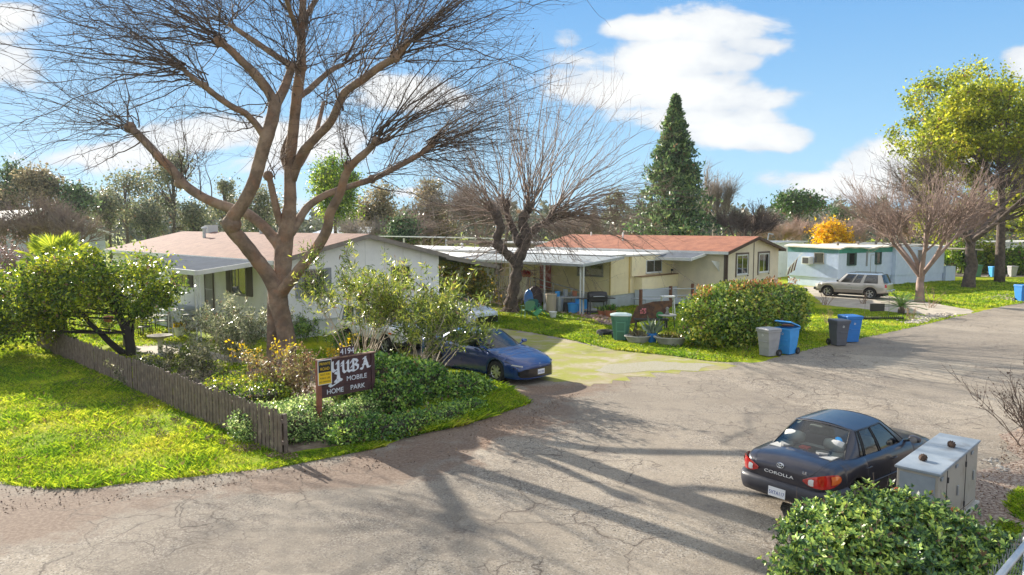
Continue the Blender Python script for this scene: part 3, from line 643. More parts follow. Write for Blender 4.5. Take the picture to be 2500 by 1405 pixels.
m=MB(); m.prism([(-.0,.4,2.6),(-1.0,.4,2.72),(-.0,.4,2.0)],(0,.02,0)); m.build('wind_brace',wht,h3)
for (x,y) in ((3.5,13),(2.0,9)): MB().lathe([(.06,3.6),(.06,4.3),(0,4.35)],8,(x,y,0)).build('roof_vent',wht,h3)
m=MB(); panel_roof(m,[(7.6,.9,3.05),(9.6,.9,2.75),(9.6,8,2.75),(7.6,8,3.05)],.05); m.build('side_awning',mat('brown_awning',(.22,.17,.12),rough=.7),h3)
MB().box(9.2,9.3,1,1.1,0,2.8).build('awning_post',fasciad,h3)
# ================================================================ house 4: striped / white home with teal band
A4=G(2048,711); A4=Vector((25.2,55.2,0)); a4=math.atan2(.51,.86)
teal=mat('teal_paint',(.02,.22,.17),(.03,.28,.22),scale=3,rough=.5); rib=mat('ribbed_white',(.60,.70,.86),(.54,.64,.80),scale=2,rough=.5)
h4=thing('mobile_home','long white trailer home with a teal roof band, behind the silver station wagon','mobile home',A4,a4)
MB().box(0,6.9,0,4.7,.75,3.12).build('wall',rib,h4); MB().box(.05,6.85,.05,4.65,0,.748).build('skirting',rib,h4)
MB().box(6.902,14.0,-.35,4.7,.75,3.05).build('wall',rib,h4); MB().box(6.95,13.9,-.3,4.65,0,.748).build('skirting',rib,h4)
m=MB(); m.box(-.012,6.9,-.02,-.001,2.68,3.11); m.build('teal_band',teal,h4)
m=MB(); 
for k in range(47): m.box(-.07,-.001,.02+k*.1,.07+k*.1,.75,3.10)
m.build('siding_rib',rib,h4)
m=MB()
for k in range(47): m.box(-.074,-.0705,.02+k*.1,.07+k*.1,2.68,3.1)
m.box(-.012,-.001,.0,4.7,2.68,3.1); m.build('teal_band',teal,h4)
rf=MB(); N=24
for i in range(N):
    x0=-.25+i*14.5/N; x1=x0+14.5/N; zz=lambda x:3.14+.06*math.sin(x*1.3)+.04*math.sin(x*3.1)
    panel_roof(rf,[(x0,-.3,zz(x0)),(x1,-.3,zz(x1)),(x1,4.9,zz(x1)+.12),(x0,4.9,zz(x0)+.12)],.1)
rf.build('roof',mat('coated_roof',(.62,.55,.44),(.70,.67,.60),scale=1,rough=.8,bump=.4),h4)
F4=((0,0,0),(1,0,0),(0,-1,0)); F4L=((0,0,0),(0,1,0),(-1,0,0)); dshut=mat('dark_green_shutter',(.05,.10,.09),rough=.7)
for x,w,s in ((1.55,.75,.18),(5.0,.5,.14)): window(h4,F4,x,1.75,w,.95,dshut,.04,0,curtain,off=.0,shutters=s,sm=dshut)
MB().box(3.4,3.62,-.02,-.002,1.6,2.78).build('wall_vent',mat('mid_grey',(.25,.26,.28)),h4)
m=MB()
for a,c_ in ((4.0,4.03),(4.75,4.78)): m.box(a,c_,-.02,-.002,.8,2.5)
m.box(4.03,4.75,-.02,-.002,2.47,2.5); m.build('door',trimg,h4)
window(h4,F4L,1.7,1.85,.9,.85,trimg,.05,0,dark_in,off=.05); window(h4,F4,10.4,1.3,.9,1.5,trimg,.05,0,curtain,off=.35)
m=MB(); m.box(-.55,-.06,2.25,2.95,1.75,2.35); ac=m.build('air_conditioner',wht,h4); MB().box(-.565,-.552,2.33,2.87,1.82,2.28).build('grille',dgrey,ac)
m=MB(); panel_roof(m,[(13.6,-2.2,2.95),(16.6,-2.2,2.8),(16.6,5,2.8),(13.6,5,2.95)],.12); m.build('porch_roof',mat('tan_roof_edge',(.52,.46,.38)),h4)
for y in (-2.0,1.4): MB().box(15.9,16.0,y,y+.1,0,2.8).build('porch_post',dgrey,h4)
MB().box(14.1,15.6,-.5,.2,0,1.3).build('porch_box',rib,h4)
for x in (3.2,5.9,8.4,11.5): MB().lathe([(.10,3.2),(.10,3.42),(.2,3.44),(.0,3.52)],8,(x,2.4,0)).build('roof_vent',fascia,h4)
# ================================================================ homes further back
def box_home(name,label,org,rz,w,l,h,wm,rm,flat=True,hp=None,fm=None):
    if not flat: return gable_house(name,label,'mobile home',org,rz,w,l,h,hp,.5,wm,rm,fm or fascia,wm)
    r=thing(name,label,'mobile home',org,rz); MB().box(0,w,0,l,0,h).build('wall',wm,r); MB().box(-.3,w+.3,-.3,l+.3,h+.002,h+.12).build('roof',rm,r); return r
# ribbed carport home seen between the two bare trees
h5=box_home('mobile_home','long ribbed white home with a flat roof, seen left of the pollarded bare tree',Vector((-1.2,47.5,0)),VA,4.5,17,3.05,mat('ribbed_grey_white',(.50,.51,.50),(.42,.43,.42),scale=2,rough=.6,wave=('Y',5.5,1.)),aluw)
m=MB()
for k in range(34): m.box(-.03,-.001,k*.5,k*.5+.2,1.9,3.0)
m.build('siding_rib',wht,h5)
m=MB(); panel_roof(m,[(-.3,0,3.0),(-3.6,0,2.8),(-3.6,14,2.8),(-.3,14,3.0)],.05); m.build('carport_roof',aluw,h5)
for y in (.3,5,9.5): MB().box(-3.5,-3.42,y,y+.08,0,2.8).build('carport_post',wht,h5)
h6=thing('carport','open white carport with stacked pipe roof edges behind the ribbed white home','carport',Vector((-5.5,60,0)),VA)
m=MB(); panel_roof(m,[(0,0,3.9),(7,0,3.7),(7,12,3.7),(0,12,3.9)],.1); m.build('roof',wht,h6)
for x in (.2,3.5,6.8):
    for y in (.2,6,11.8): MB().box(x-.06,x+.06,y-.06,y+.06,0,3.7).build('post',wht,h6)
for y in (0,12): MB().box(0,7,y-.05,y,3.3,3.58).build('fascia',fascia,h6)
h7=gable_house('house','large pale house with a white gable roof, far left behind the bare street trees','house',Vector((-49.5,66,0)),VA,11,24,4.2,6.4,.3,mat('grey_blue_wall',(.42,.47,.50),(.38,.42,.45),scale=.5,rough=.8),mat('pale_roof',(.62,.63,.60),(.52,.53,.50),scale=1,rough=.8),wht,stone,oh=.6)
box_home('mobile_home','low home with a dull red roof, behind the left end of the brown roof',Vector((-24,70,0)),VA,7,12,2.9,wall1,mat('dull_red_roof',(.30,.08,.06)),False,3.7)
box_home('mobile_home','small white home with vents on its roof, above the ridge of the brown roof',Vector((-18,86,0)),VA,7,12,3.6,wall1,steel,False,4.6)
h8=box_home('mobile_home','white home with dark windows behind the yellow green bushes, far right',Vector((50,74,0)),R(18),18,6,3.0,wall1,aluw)
for x in (2.5,6.5,11.5): window(h8,F4,x,1.4,1.6,.9,trimg,.08,1,dark_in)
h9=box_home('mobile_home','white home with an antenna, between the red roof and the teal banded home',Vector((24,66,0)),VA,7,9,3.2,wall1,aluw)
MB().tube([(1,1,3.3),(1.2,1,4.1),(2.2,1,4.0)],.05,5).build('antenna',steel,h9)
box_home('mobile_home','low brown shed home behind the orange red roof',Vector((4,64,0)),VA,6,10,3.1,fascia,trimg)
# ================================================================ the big bare tree
bark=mat('smooth_brown_bark',(.32,.228,.165),(.17,.12,.09),scale=2.2,rough=.9,bump=1.0,bscale=13,bdist=.06,dirt=((.34,.17,.095),1.3,.46,.80))
twigm=mat('twig_bark',(.125,.088,.068),(.075,.053,.043),scale=2,rough=.85)
TD=24.3; TWK=.77
def smooth_path(pts,k=4):
    pts=[Vector(p) for p in pts]; o=[]
    n=len(pts)
    for i in range(n-1):
        p0=pts[max(i-1,0)];p1=pts[i];p2=pts[i+1];p3=pts[min(i+2,n-1)]
        for j in range(k):
            t=j/k; o.append(.5*((2*p1)+(p2-p0)*t+(2*p0-5*p1+4*p2-p3)*t*t+(3*p1-p0-3*p2+p3)*t**3))
    o.append(pts[-1]); return o
def limb(mb,nodes,n=12,k=4,wob=.02,d0=TD):
    """nodes: (px,py,width px,depth offset)"""
    P3=[P(a,b_,d0+dd) for a,b_,w,dd in nodes]; Rr=[w*TWK*(d0+dd)/F/2 for a,b_,w,dd in nodes]
    sp_=smooth_path(P3,k); m=len(sp_); rr=[]
    for i in range(m):
        t=i/k; j=min(int(t),len(Rr)-2); rr.append((Rr[j]*(1-(t-j))+Rr[j+1]*(t-j))*(1+wob*3*math.sin(i*2.1+len(nodes))*random.random()))
    mb.tube(sp_,rr,n); return sp_,rr
tree=thing('bare_tree','huge bare tree with smooth orange brown limbs and whippy shoots, behind the park sign','tree',G(697,905))
tree_off=-Vector(tree.location)
tm=MB(); LP={}
def L_(key,nodes,n=12): LP[key]=limb(tm,nodes,n)
L_('t1',[(703,915,76,0),(700,880,62,0),(700,830,56,0),(690,780,54,0),(680,740,60,0),(678,705,62,0)],16)
L_('t0',[(668,905,50,.35),(666,860,38,.3),(666,800,36,.3),(668,740,40,.2),(675,700,44,.1)],12)
L_('A',[(678,715,54,0),(655,672,46,-.15),(625,632,44,-.4),(592,590,44,-.7),(566,560,44,-.9),(567,535,44,-1.),(592,500,40,-1.1),(618,450,40,-1.2),(634,395,40,-1.2),(648,345,42,-1.2),(665,290,40,-1.1),(672,245,38,-1.)],14)
L_('A1',[(672,255,34,-1.),(650,215,30,-1.1),(622,180,28,-1.3),(590,150,26,-1.5),(560,120,24,-1.7),(535,102,20,-1.8)])
L_('A2',[(672,255,34,-1.),(690,225,28,-.8),(702,195,26,-.6),(712,165,24,-.5)])
L_('A3',[(645,335,24,-1.2),(628,308,22,-1.3),(600,278,20,-1.6),(568,262,20,-1.9),(530,236,19,-2.2),(500,212,18,-2.5),(470,190,16,-2.7),(444,166,13,-2.8)])
L_('B',[(694,618,40,.2),(668,582,34,.4),(640,550,32,.6),(600,520,32,.8),(560,508,33,1.),(505,487,30,1.3),(455,455,29,1.6),(420,415,28,1.8),(385,380,26,2.),(350,342,25,2.2),(318,312,24,2.4)])
L_('C',[(680,715,58,.1),(690,660,54,.2),(692,610,56,.3),(700,560,50,.3),(708,500,40,.3),(708,440,36,.3),(708,390,36,.3),(714,340,34,.3),(720,280,32,.2),(727,220,34,.1),(735,160,30,0),(736,100,26,0),(738,40,22,.1),(742,-40,18,.2),(750,-130,14,.3)],14)
L_('C3',[(700,570,30,.3),(680,530,24,.2),(668,480,22,.1),(660,445,20,0),(655,430,22,0)],10)
L_('C2',[(712,430,30,.3),(698,400,26,.5),(694,370,24,.7),(710,330,22,.7)],10)
L_('C4',[(714,440,28,.3),(735,380,28,.1),(768,340,27,-.2),(806,300,26,-.5),(826,258,25,-.8),(842,226,24,-1.),(885,195,24,-1.3),(925,165,23,-1.6),(965,140,22,-1.9),(1000,100,18,-2.2)])
L_('C1a',[(724,240,20,.1),(752,222,19,.5),(780,196,18,.8),(812,170,16,1.2),(840,158,12,1.4)],10)
L_('C1b',[(730,165,22,0),(698,152,20,.4),(652,122,19,1.),(612,95,17,1.5),(560,60,14,2.)],10)
L_('C5',[(708,570,34,.3),(728,540,28,.6),(752,505,24,1.),(788,480,22,1.4),(830,463,20,1.8),(865,452,18,2.1),(908,438,20,2.4),(950,418,18,2.7),(1000,392,17,3.),(1036,370,17,3.2),(1054,352,16,3.3)])
L_('D',[(680,725,40,-.05),(705,692,38,-.3),(738,650,34,-.7),(772,608,33,-1.),(798,562,32,-1.3),(806,520,30,-1.5),(828,478,27,-1.7),(843,430,25,-1.9),(862,400,24,-2.1),(898,368,22,-2.3),(918,345,18,-2.5)])
L_('E',[(714,420,20,.3),(735,400,16,1.3),(770,330,14,2.6),(790,250,12,3.6)],8)
L_('K1',[(735,100,20,0),(720,60,16,-.8),(700,0,14,-1.8),(690,-60,12,-2.6)],8)
L_('K2',[(736,60,18,0),(765,10,15,.8),(800,-50,12,1.8)],8)
# knuckles
for (px,py,w,dd) in ((566,548,60,-.95),(318,312,36,2.4),(535,102,34,-1.8),(712,165,36,-.5),(655,430,32,0),(965,140,36,-1.9),(918,345,30,-2.5),(908,438,28,2.4),(1054,352,26,3.3),(440,448,36,1.7),(852,405,34,-2.),(735,165,38,0),(500,210,24,-2.5)):
    c=P(px,py,TD+dd); r=w*.8*(TD+dd)/F/2; tm.lathe([(0,-r),(r*.6,-r*.8),(r*.95,-r*.3),(r,.1*r),(r*.8,.6*r),(r*.45,.9*r),(0,r)],9,c)
tm.v=[tuple(Vector(q)+tree_off) for q in tm.v]
tk=tm.build('trunk',bark,tree,smooth=True)
T=TW(); ORG=[];DIR=[];LEN=[];CUR=[]
def spray(px,py,dd,n,dx,dz,dy=0,L=(3.5,6.5),sp=.32,curve=None):
    n=max(3,int(n*.70)); sp=sp*1.3+.03; L=(L[0]*.75,L[1]*1.02)
    c=np.array(P(px,py,TD+dd)); o=c+RNG.normal(size=(n,3))*.13
    d=unit(np.array([dx,dy,dz])[None]+RNG.normal(size=(n,3))*np.array([sp,sp*1.5,sp])); l=RNG.uniform(L[0],L[1],n)
    ORG.append(o);DIR.append(d);LEN.append(l)
    cc=np.zeros((n,3)); cc[:]=(curve if curve is not None else (dx*.13,0,-dz*.13)); cc+=RNG.normal(size=(n,3))*.05; CUR.append(cc)
# knuckle sprays (photo direction of growth)
spray(318,312,2.4,26,-1.,.28,0,(3.4,5.9),.20); spray(322,312,2.4,8,-.6,.75,0,(2,3.6),.2); spray(345,335,2.2,5,-1.,-.12,0,(2.5,4),.15)
spray(440,448,1.7,6,.02,1.,0,(1.8,3.2),.15); spray(440,440,1.7,6,-.5,.7,.3,(2,3.2),.3)
spray(500,470,1.3,3,.0,1.,0,(2,3),.1)
spray(535,102,-1.8,34,-1.,.55,0,(4,7),.26); spray(535,102,-1.8,14,-.35,1.,-.1,(2.5,4.5),.28)
spray(444,166,-2.8,28,-1.,.34,-.1,(4,6.8),.22); spray(500,205,-2.5,14,-.7,.8,0,(2,4),.3); spray(480,195,-2.5,12,-1.,.1,0,(3,5),.2)
spray(560,60,2.,30,-1.,.5,.2,(4,7),.25); spray(560,60,2.,10,-.2,1.,0,(2.5,4),.3)
spray(655,430,0,9,-.2,1.,0,(1.2,3),.35); spray(630,300,-1.2,7,-1.,.2,0,(2,3.5),.3)
spray(712,165,-.5,26,.05,1.,-.2,(2.5,5),.35); spray(735,60,0,30,-.3,1.,0,(2.5,5),.5); spray(742,-40,.2,34,.5,1.,0,(3,5),.6); spray(750,-130,.3,40,0,1.,0,(2.5,4),.9)
spray(735,165,0,10,.5,1.,.3,(2,4),.3); spray(690,-60,-2.6,24,-.8,.8,-.3,(3.5,5.5),.35); spray(800,-50,1.8,24,.8,.8,.3,(3.5,5.5),.35)
spray(965,140,-1.9,30,1.,.6,-.1,(3,5.5),.26); spray(1000,100,-2.2,24,.9,.8,0,(3,5),.25); spray(965,140,-1.9,10,.1,1.,0,(2,4),.3); spray(885,190,-1.3,12,.3,1.,-.1,(2.5,4.5),.3)
spray(918,345,-2.5,26,1.,.75,-.1,(3.5,6.),.2); spray(905,355,-2.4,8,.1,1.,0,(1.8,3.2),.2); spray(850,405,-2,8,.0,1.,0,(1.5,3),.25)
spray(1054,352,3.3,36,1.,.5,.1,(3,5.4),.22); spray(1020,380,3.1,18,1.,.12,.1,(3,4.6),.22); spray(908,438,2.4,12,1.,.1,.1,(2.5,4),.25); spray(950,415,2.7,10,.3,1.,0,(1.8,3.4),.25)
spray(1050,356,3.3,10,.9,-.15,0,(2,3.5),.2)
spray(840,158,1.4,22,.7,.8,.3,(3,5),.3); spray(790,250,3.6,16,.6,.7,.5,(2.5,4.5),.35); spray(728,230,.1,8,-.6,.8,.2,(2,4),.4)
spray(826,258,-.8,6,.2,1.,-.2,(2,3.5),.25); spray(735,385,.1,4,.6,.8,0,(1.5,2.6),.3); spray(672,255,-1.,10,-.6,.6,-.5,(2,4),.3)
ORG=np.concatenate(ORG)+np.array(tree_off);DIR=np.concatenate(DIR);LEN=np.concatenate(LEN);CUR=np.concatenate(CUR)
P1,R1=shoots(ORG,DIR,LEN,.014+.016*RNG.random(len(ORG)),14,CUR,.17,.18); T.paths(P1,R1,4)
P2,R2=side_twigs(P1,9,(.5,2.1),.0075,.75,.05,.12,.16,7); T.paths(P2,R2,3)
k=RNG.random(len(P2))<.8; P3,R3=side_twigs(P2[k],3,(.12,.7),.0047,.8,.05,.1,.1,4); T.paths(P3,R3,3)
crown=T.build('crown',twigm,tree)
# seed catkins and buds along the twigs
q=P2.reshape(-1,3); q=q[RNG.random(len(q))<.22]; q=q+RNG.normal(size=q.shape)*.02
npmesh('bud',leaf_quads(q,.045,.03),4,mat('dry_bud',(.14,.085,.06),(.08,.05,.04),scale=3),tree)['kind']='stuff'
# ================================================================ other bare trees
def bare_tree(name,label,base,H,spread,trunk_h,r0,nl=5,ns=14,dens=1.,col=None,group=None,lean=(0,0),vase=.8,seed=1,twl=1.,upk=.25,cat='tree',tw=1.):
    global RNG
    old=RNG; RNG=np.random.default_rng(seed); rg=random.Random(seed)
    t=thing(name,label,cat,base,0,group); col=col or twigm
    mb=MB(); p=[Vector((0,0,-.05))]; rr=[r0*1.25]
    for i in range(1,5):
        p.append(Vector((lean[0]*i/4+rg.gauss(0,.04)*r0*4,lean[1]*i/4+rg.gauss(0,.04)*r0*4,trunk_h*i/4))); rr.append(r0*(1.05-.3*i/4))
    mb.tube(smooth_path(p,3),list(np.interp(np.linspace(0,4,13),range(5),rr)),10)
    ends=[]
    for k in range(nl):
        a=6.283*k/nl+rg.uniform(-.4,.4); st=p[4] if k%2==0 else p[3].lerp(p[4],rg.uniform(.3,1))
        l=(H-trunk_h)*rg.uniform(.38,.6); out=Vector((math.cos(a),math.sin(a),0))
        q1=st+out*spread*.18*vase+Vector((0,0,l*.35)); q2=st+out*spread*.36*vase+Vector((0,0,l*.75))+Vector((rg.gauss(0,.2),rg.gauss(0,.2),0)); q3=st+out*spread*.5*vase+Vector((rg.gauss(0,.3),rg.gauss(0,.3),l))
        pa=smooth_path([st,q1,q2,q3],4); mb.tube(pa,list(np.linspace(r0*.55,r0*.16,len(pa))),7); ends.append(pa)
        for j in range(2):
            s2=pa[rg.randint(5,9)]; a2=a+rg.uniform(-1,1); o2=Vector((math.cos(a2),math.sin(a2),.6+rg.random()*.6)).normalized()*l*rg.uniform(.35,.55)
            pb=smooth_path([s2,s2+o2*.5+Vector((0,0,-.05)),s2+o2],4); mb.tube(pb,list(np.linspace(r0*.26,r0*.10,len(pb))),6); ends.append(pb)
    mb.build('trunk',bark if col is twigm else col,t,smooth=True)
    Tt=TW(); o=[];d=[]
    for pa in ends:
        for j in range(ns):
            f=rg.uniform(.3,1)**.6; i=int(f*(len(pa)-1)); o.append(pa[i]); dd=(pa[-1]-pa[0]).normalized(); out=Vector((pa[i].x,pa[i].y,0)); out=out.normalized() if out.length>0 else out
            d.append(dd*.6+out*.35*vase+Vector((rg.gauss(0,.45),rg.gauss(0,.45),upk+rg.gauss(0,.35))))
    o=np.array([tuple(x) for x in o]); d=unit(np.array([tuple(x) for x in d])); Ls=(H-trunk_h)*.5*twl*RNG.uniform(.5,1,len(o))
    Pa,Ra=shoots(o,d,Ls,np.full(len(o),r0*.075*tw+.004),8,(0,0,.03),.12,.25); Tt.paths(Pa,Ra,3)
    Pb,Rb=side_twigs(Pa,int(7*dens),(.12*H*.5,.3*H*.5),.007*tw+.003,.6,.2,.15,.12,5); Tt.paths(Pb,Rb,3)
    Pc,Rc=side_twigs(Pb,max(1,int(3*dens)),(.05*H*.5,.14*H*.5),.005*tw+.002,.6,.1,.1,.1,3); Tt.paths(Pc,Rc,3)
    Tt.build('crown',col,t); RNG=old; return t
# the pollarded tree in front of the cream home
bark2=mat('dark_rough_bark',(.13,.10,.08),(.065,.048,.04),scale=4,rough=.95,bump=1.0,bscale=10,bdist=.06)
TWK=.80
pt=thing('pollarded_tree','dark knobbly pollarded tree with thin bare shoots, in front of the cream home porch','tree',G(1243,765)); off=-Vector(pt.location); D2=39.6
tm=MB()
for nd in ([(1240,772,56,0),(1247,745,40,0),(1255,700,34,0),(1262,660,33,0),(1264,630,34,0)],[(1262,645,30,0),(1240,622,28,-.2),(1218,600,30,-.4),(1213,580,26,-.5),(1222,555,24,-.6),(1212,530,28,-.6),(1205,515,20,-.6)],
           [(1264,635,36,0),(1280,600,34,.2),(1285,570,34,.3),(1275,540,30,.3),(1290,512,26,.4)],[(1282,585,26,.3),(1305,560,24,.6),(1330,545,20,.9),(1350,520,18,1.1)],[(1268,600,24,.1),(1255,565,22,.6),(1240,530,20,.9),(1235,500,18,1.)],[(1330,548,16,.9),(1370,530,15,1.5),(1400,525,12,2)]):
    limb(tm,nd,10,4,.10,D2)
for (px,py,w,dd) in ((1216,598,42,-.4),(1212,528,40,-.6),(1285,572,46,.3),(1290,510,40,.4),(1350,522,32,1.1),(1236,500,32,1.),(1260,640,50,0),(1222,556,34,-.6),(1250,760,60,0)):
    c=P(px,py,D2+dd); r=w*D2/F/2; tm.lathe([(0,-r*.7),(r*.4,-r*.55),(r*.62,-r*.2),(r*.66,.1*r),(r*.5,.5*r),(r*.3,.7*r),(0,r*.75)],8,c)
tm.v=[tuple(Vector(q)+off) for q in tm.v]; tm.build('trunk',bark2,pt,smooth=True)
T=TW(); ORG=[];DIR=[];LEN=[];CUR=[]
def spray2(px,py,dd,n,dx,dz,L,sp=.35,cv=None):
    cv=cv or (dx*.12,0,-.03)
    c=np.array(P(px,py,D2+dd))+np.array(off); o=c+RNG.normal(size=(n,3))*.15; ORG.append(o); DIR.append(unit(np.array([dx,0,dz])[None]+RNG.normal(size=(n,3))*np.array([sp,sp*1.2,sp]))); LEN.append(RNG.uniform(L[0],L[1],n))
    c2=np.zeros((n,3)); c2[:]=(cv or (dx*.12,0,0)); CUR.append(c2+RNG.normal(size=(n,3))*.05)
spray2(1205,515,-.6,26,-.55,1,(4,8)); spray2(1212,525,-.6,16,-1,.35,(3,5.5),.4,(-.1,0,-.25)); spray2(1216,598,-.4,12,-1,-.1,(2,4),.5,(0,0,-.3))
spray2(1290,510,.4,28,.15,1,(5,9),.3); spray2(1235,500,1,22,-.2,1,(4,8),.35); spray2(1350,520,1.1,26,.6,.9,(4,8),.28); spray2(1350,520,1.1,18,1.,.4,(4,7),.3,(.2,0,-.15)); spray2(1400,525,2,18,1,.35,(3.5,6),.25,(.2,0,-.45))
spray2(1285,572,.3,20,.6,-.2,(1.5,3),.8,(0,0,-.45)); spray2(1330,545,.9,18,.8,-.1,(2,4),.6,(.1,0,-.5)); spray2(1245,540,.5,16,-.6,-.1,(2,3.5),.7,(0,0,-.4)); spray2(1245,750,0,14,-.3,.3,(.5,1.2),.5)
spray2(1262,640,0,10,-.2,-.3,(1,2.4),.6,(0,0,-.4)); spray2(1370,530,1.5,20,.9,.2,(3,6.5),.35,(.15,0,-.32)); spray2(1290,515,.5,10,.4,.3,(2,4.5),.7,(0,0,-.4)); spray2(1290,512,.4,16,.0,1,(5,9),.2)
ORG=np.concatenate(ORG);DIR=np.concatenate(DIR);LEN=np.concatenate(LEN);CUR=np.concatenate(CUR)
P1,R1=shoots(ORG,DIR,LEN,.02+.018*RNG.random(len(ORG)),13,CUR,.18,.2); T.paths(P1,R1,3)
P2,R2=side_twigs(P1,6,(.4,2.0),.009,.5,.15,.2,.1,6); T.paths(P2,R2,3); P3,R3=side_twigs(P2,2,(.2,.7),.006,.6,.05,.1,.08,4); T.paths(P3,R3,3)
T.build('crown',mat('grey_brown_twig',(.27,.20,.16),(.17,.125,.10),scale=2,rough=.85),pt)
pinkb=mat('pinkish_bark',(.31,.22,.18),(.21,.155,.13),scale=2.5,rough=.85,bump=.5)
bare_tree('bare_tree','vase shaped bare tree with a pinkish trunk, in front of the teal banded home',G(2245,738),9.0,8.2,1.7,.27,7,12,.8,pinkb,vase=.60,seed=21,twl=1.0,tw=1.5,upk=.5)
bare_tree('bare_tree','stout forked bare tree on the lawn right of the teal banded home',G(2364,704),13,11,3.6,.42,5,12,1.,bark2,seed=22,twl=.8,tw=1.2)
# ================================================================ leafy trees
def leafy_tree(name,label,base,H,blobs,nleaf,ls,lm,r0=.25,trunk_top=.5,ncl=60,cs=.6,asp=.6,group=None,seed=1,up=(0,0,.1),flat=.8,shell=.3,tm_=None,cat='tree',stems=1,barkm=None):
    """blobs: list of (x,y,z,rx,ry,rz) relative to the base"""
    global RNG
    old=RNG; RNG=np.random.default_rng(seed); rg=random.Random(seed)
    t=thing(name,label,cat,base,0,group); mb=MB()
    for k in range(stems):
        a=rg.uniform(0,6.28); sx=Vector((math.cos(a),math.sin(a),0))*(.3*r0*6 if stems>1 else 0)
        mb.tube(smooth_path([Vector((0,0,-.05))+sx*.3,Vector((rg.gauss(0,.1),rg.gauss(0,.1),H*trunk_top*.5))+sx,Vector((rg.gauss(0,.15),rg.gauss(0,.15),H*trunk_top))+sx*1.6,Vector((rg.gauss(0,.15),rg.gauss(0,.15),H*.85))+sx*2],3),list(np.linspace(r0*1.2,r0*.25,10)),8)
    for (x,y,z,rx,ry,rz) in blobs:
        s=Vector((0,0,min(H*trunk_top,z*.7))); e=Vector((x,y,z)); 
        for j in range(3):
            e2=e+Vector((rg.uniform(-.6,.6)*rx,rg.uniform(-.6,.6)*ry,rg.uniform(-.3,.6)*rz)); mb.tube(smooth_path([s,s.lerp(e2,.5)+Vector((0,0,-.05*H*rg.random())),e2],4),list(np.linspace(r0*.45,r0*.08,9)),5)
    mb.build('trunk',barkm or bark2,t,smooth=True)
    tot=sum(b_[3]*b_[4]+b_[3]*b_[5] for b_ in blobs); L=[]
    for b_ in blobs:
        w=(b_[3]*b_[4]+b_[3]*b_[5])/tot; n=int(nleaf*w); L.append(clumped(max(3,int(ncl*w)),n,b_[:3],b_[3:],cs,shell,flat))
    c=np.concatenate(L); c=c[c[:,2]>.1]
    npmesh('crown',leaf_quads(c,ls,ls*asp,up=up,spread=.9),4,lm,t); RNG=old; return t
euc=leafmat('eucalyptus_leaf',[(0.062,0.094,0.050),(0.125,0.156,0.081),(0.213,0.225,0.119),(0.300,0.275,0.163)],scale=.35,tr=.35)
dkg=leafmat('dark_evergreen_leaf',[(0.031,0.062,0.027),(0.062,0.112,0.044),(0.100,0.175,0.062),(0.175,0.250,0.088)],scale=.4,tr=.3)
brightg=leafmat('bright_green_leaf',[(.04,.11,.012),(.10,.21,.015),(.22,.34,.025),(.34,.40,.04)],scale=.35,tr=.4)
yelg=leafmat('yellow_green_leaf',[(.09,.15,.012),(.20,.27,.018),(.34,.39,.025),(.48,.46,.04)],scale=.3,tr=.45)
olive=leafmat('olive_leaf',[(0.112,0.112,0.062),(0.188,0.175,0.094),(0.275,0.237,0.125),(0.362,0.288,0.163)],scale=.4,tr=.35)
far=lambda px,d: Vector(((px-1250)/F*d,d,0))
def topz(py,d): return CAMH+(552-py)*d/F
def ftree(name,label,px,d,top,wpx,lm,kind='round',n=5000,ls=.5,seed=1,low=None,**k):
    if seed<42: n=int(n*.72); top+=14
    H=topz(top,d); w=wpx*d/F/2; rg=random.Random(seed)
    lowz=(topz(low,d) if low else H*.25)
    bl=[]
    if kind=='round':
        for i in range(7): a=rg.uniform(0,6.28); r=rg.uniform(0,.6); bl.append((math.cos(a)*w*r,math.sin(a)*w*r,rg.uniform(lowz+.25*(H-lowz),H-.22*(H-lowz)),w*rg.uniform(.35,.6),w*rg.uniform(.35,.6),(H-lowz)*rg.uniform(.16,.28)))
        bl.append((0,0,H-.25*(H-lowz),w*.45,w*.45,(H-lowz)*.25))
    elif kind=='euc':
        for i in range(9): a=rg.uniform(0,6.28); r=rg.uniform(.2,.85); z=rg.uniform(lowz+.15*(H-lowz),H-.12*(H-lowz)); bl.append((math.cos(a)*w*r,math.sin(a)*w*r,z,w*rg.uniform(.16,.34),w*rg.uniform(.16,.34),(H-lowz)*rg.uniform(.08,.2)))
        bl.append((w*.1,0,H-.12*(H-lowz),w*.25,w*.25,(H-lowz)*.14))
    elif kind=='col':
        for i in range(6): f=i/5; bl.append((rg.gauss(0,.1)*w,rg.gauss(0,.1)*w,lowz+(H-lowz)*(.1+.8*f),w*(1.-.55*f),w*(1.-.55*f),(H-lowz)*.16))
    elif kind=='umb':
        for i in range(9): a=rg.uniform(0,6.28); r=rg.uniform(.1,.65); bl.append((math.cos(a)*w*r,math.sin(a)*w*r,H-(H-lowz)*(.35+.35*r*r),w*.38,w*.38,(H-lowz)*.28))
    return leafy_tree(name,label,far(px,d),H,bl,n,ls,lm,seed=seed,r0=k.pop('r0',.012*H+.1),**k)
GT='trees along the skyline behind the homes'
ftree('evergreen_tree','narrow dark evergreen tip rising above the far left treeline',38,95,388,70,dkg,'col',5979,0.36,31,low=500,group=GT,ncl=60,cs=.7)
ftree('evergreen_tree','dense brownish evergreen left of the tallest tip, at the photo left edge',-10,90,455,130,olive,'round',7474,0.32,32,low=560,group=GT,ncl=90,cs=.7)
ftree('evergreen_tree','twin topped brown green tree behind the pale gabled house',112,92,402,140,olive,'round',10350,0.32,33,low=520,group=GT,ncl=120,cs=.6)
ftree('evergreen_tree','brown green tree on the right end of the left treeline',196,92,436,90,dkg,'round',6899,0.30,34,low=540,group=GT,ncl=80,cs=.6)
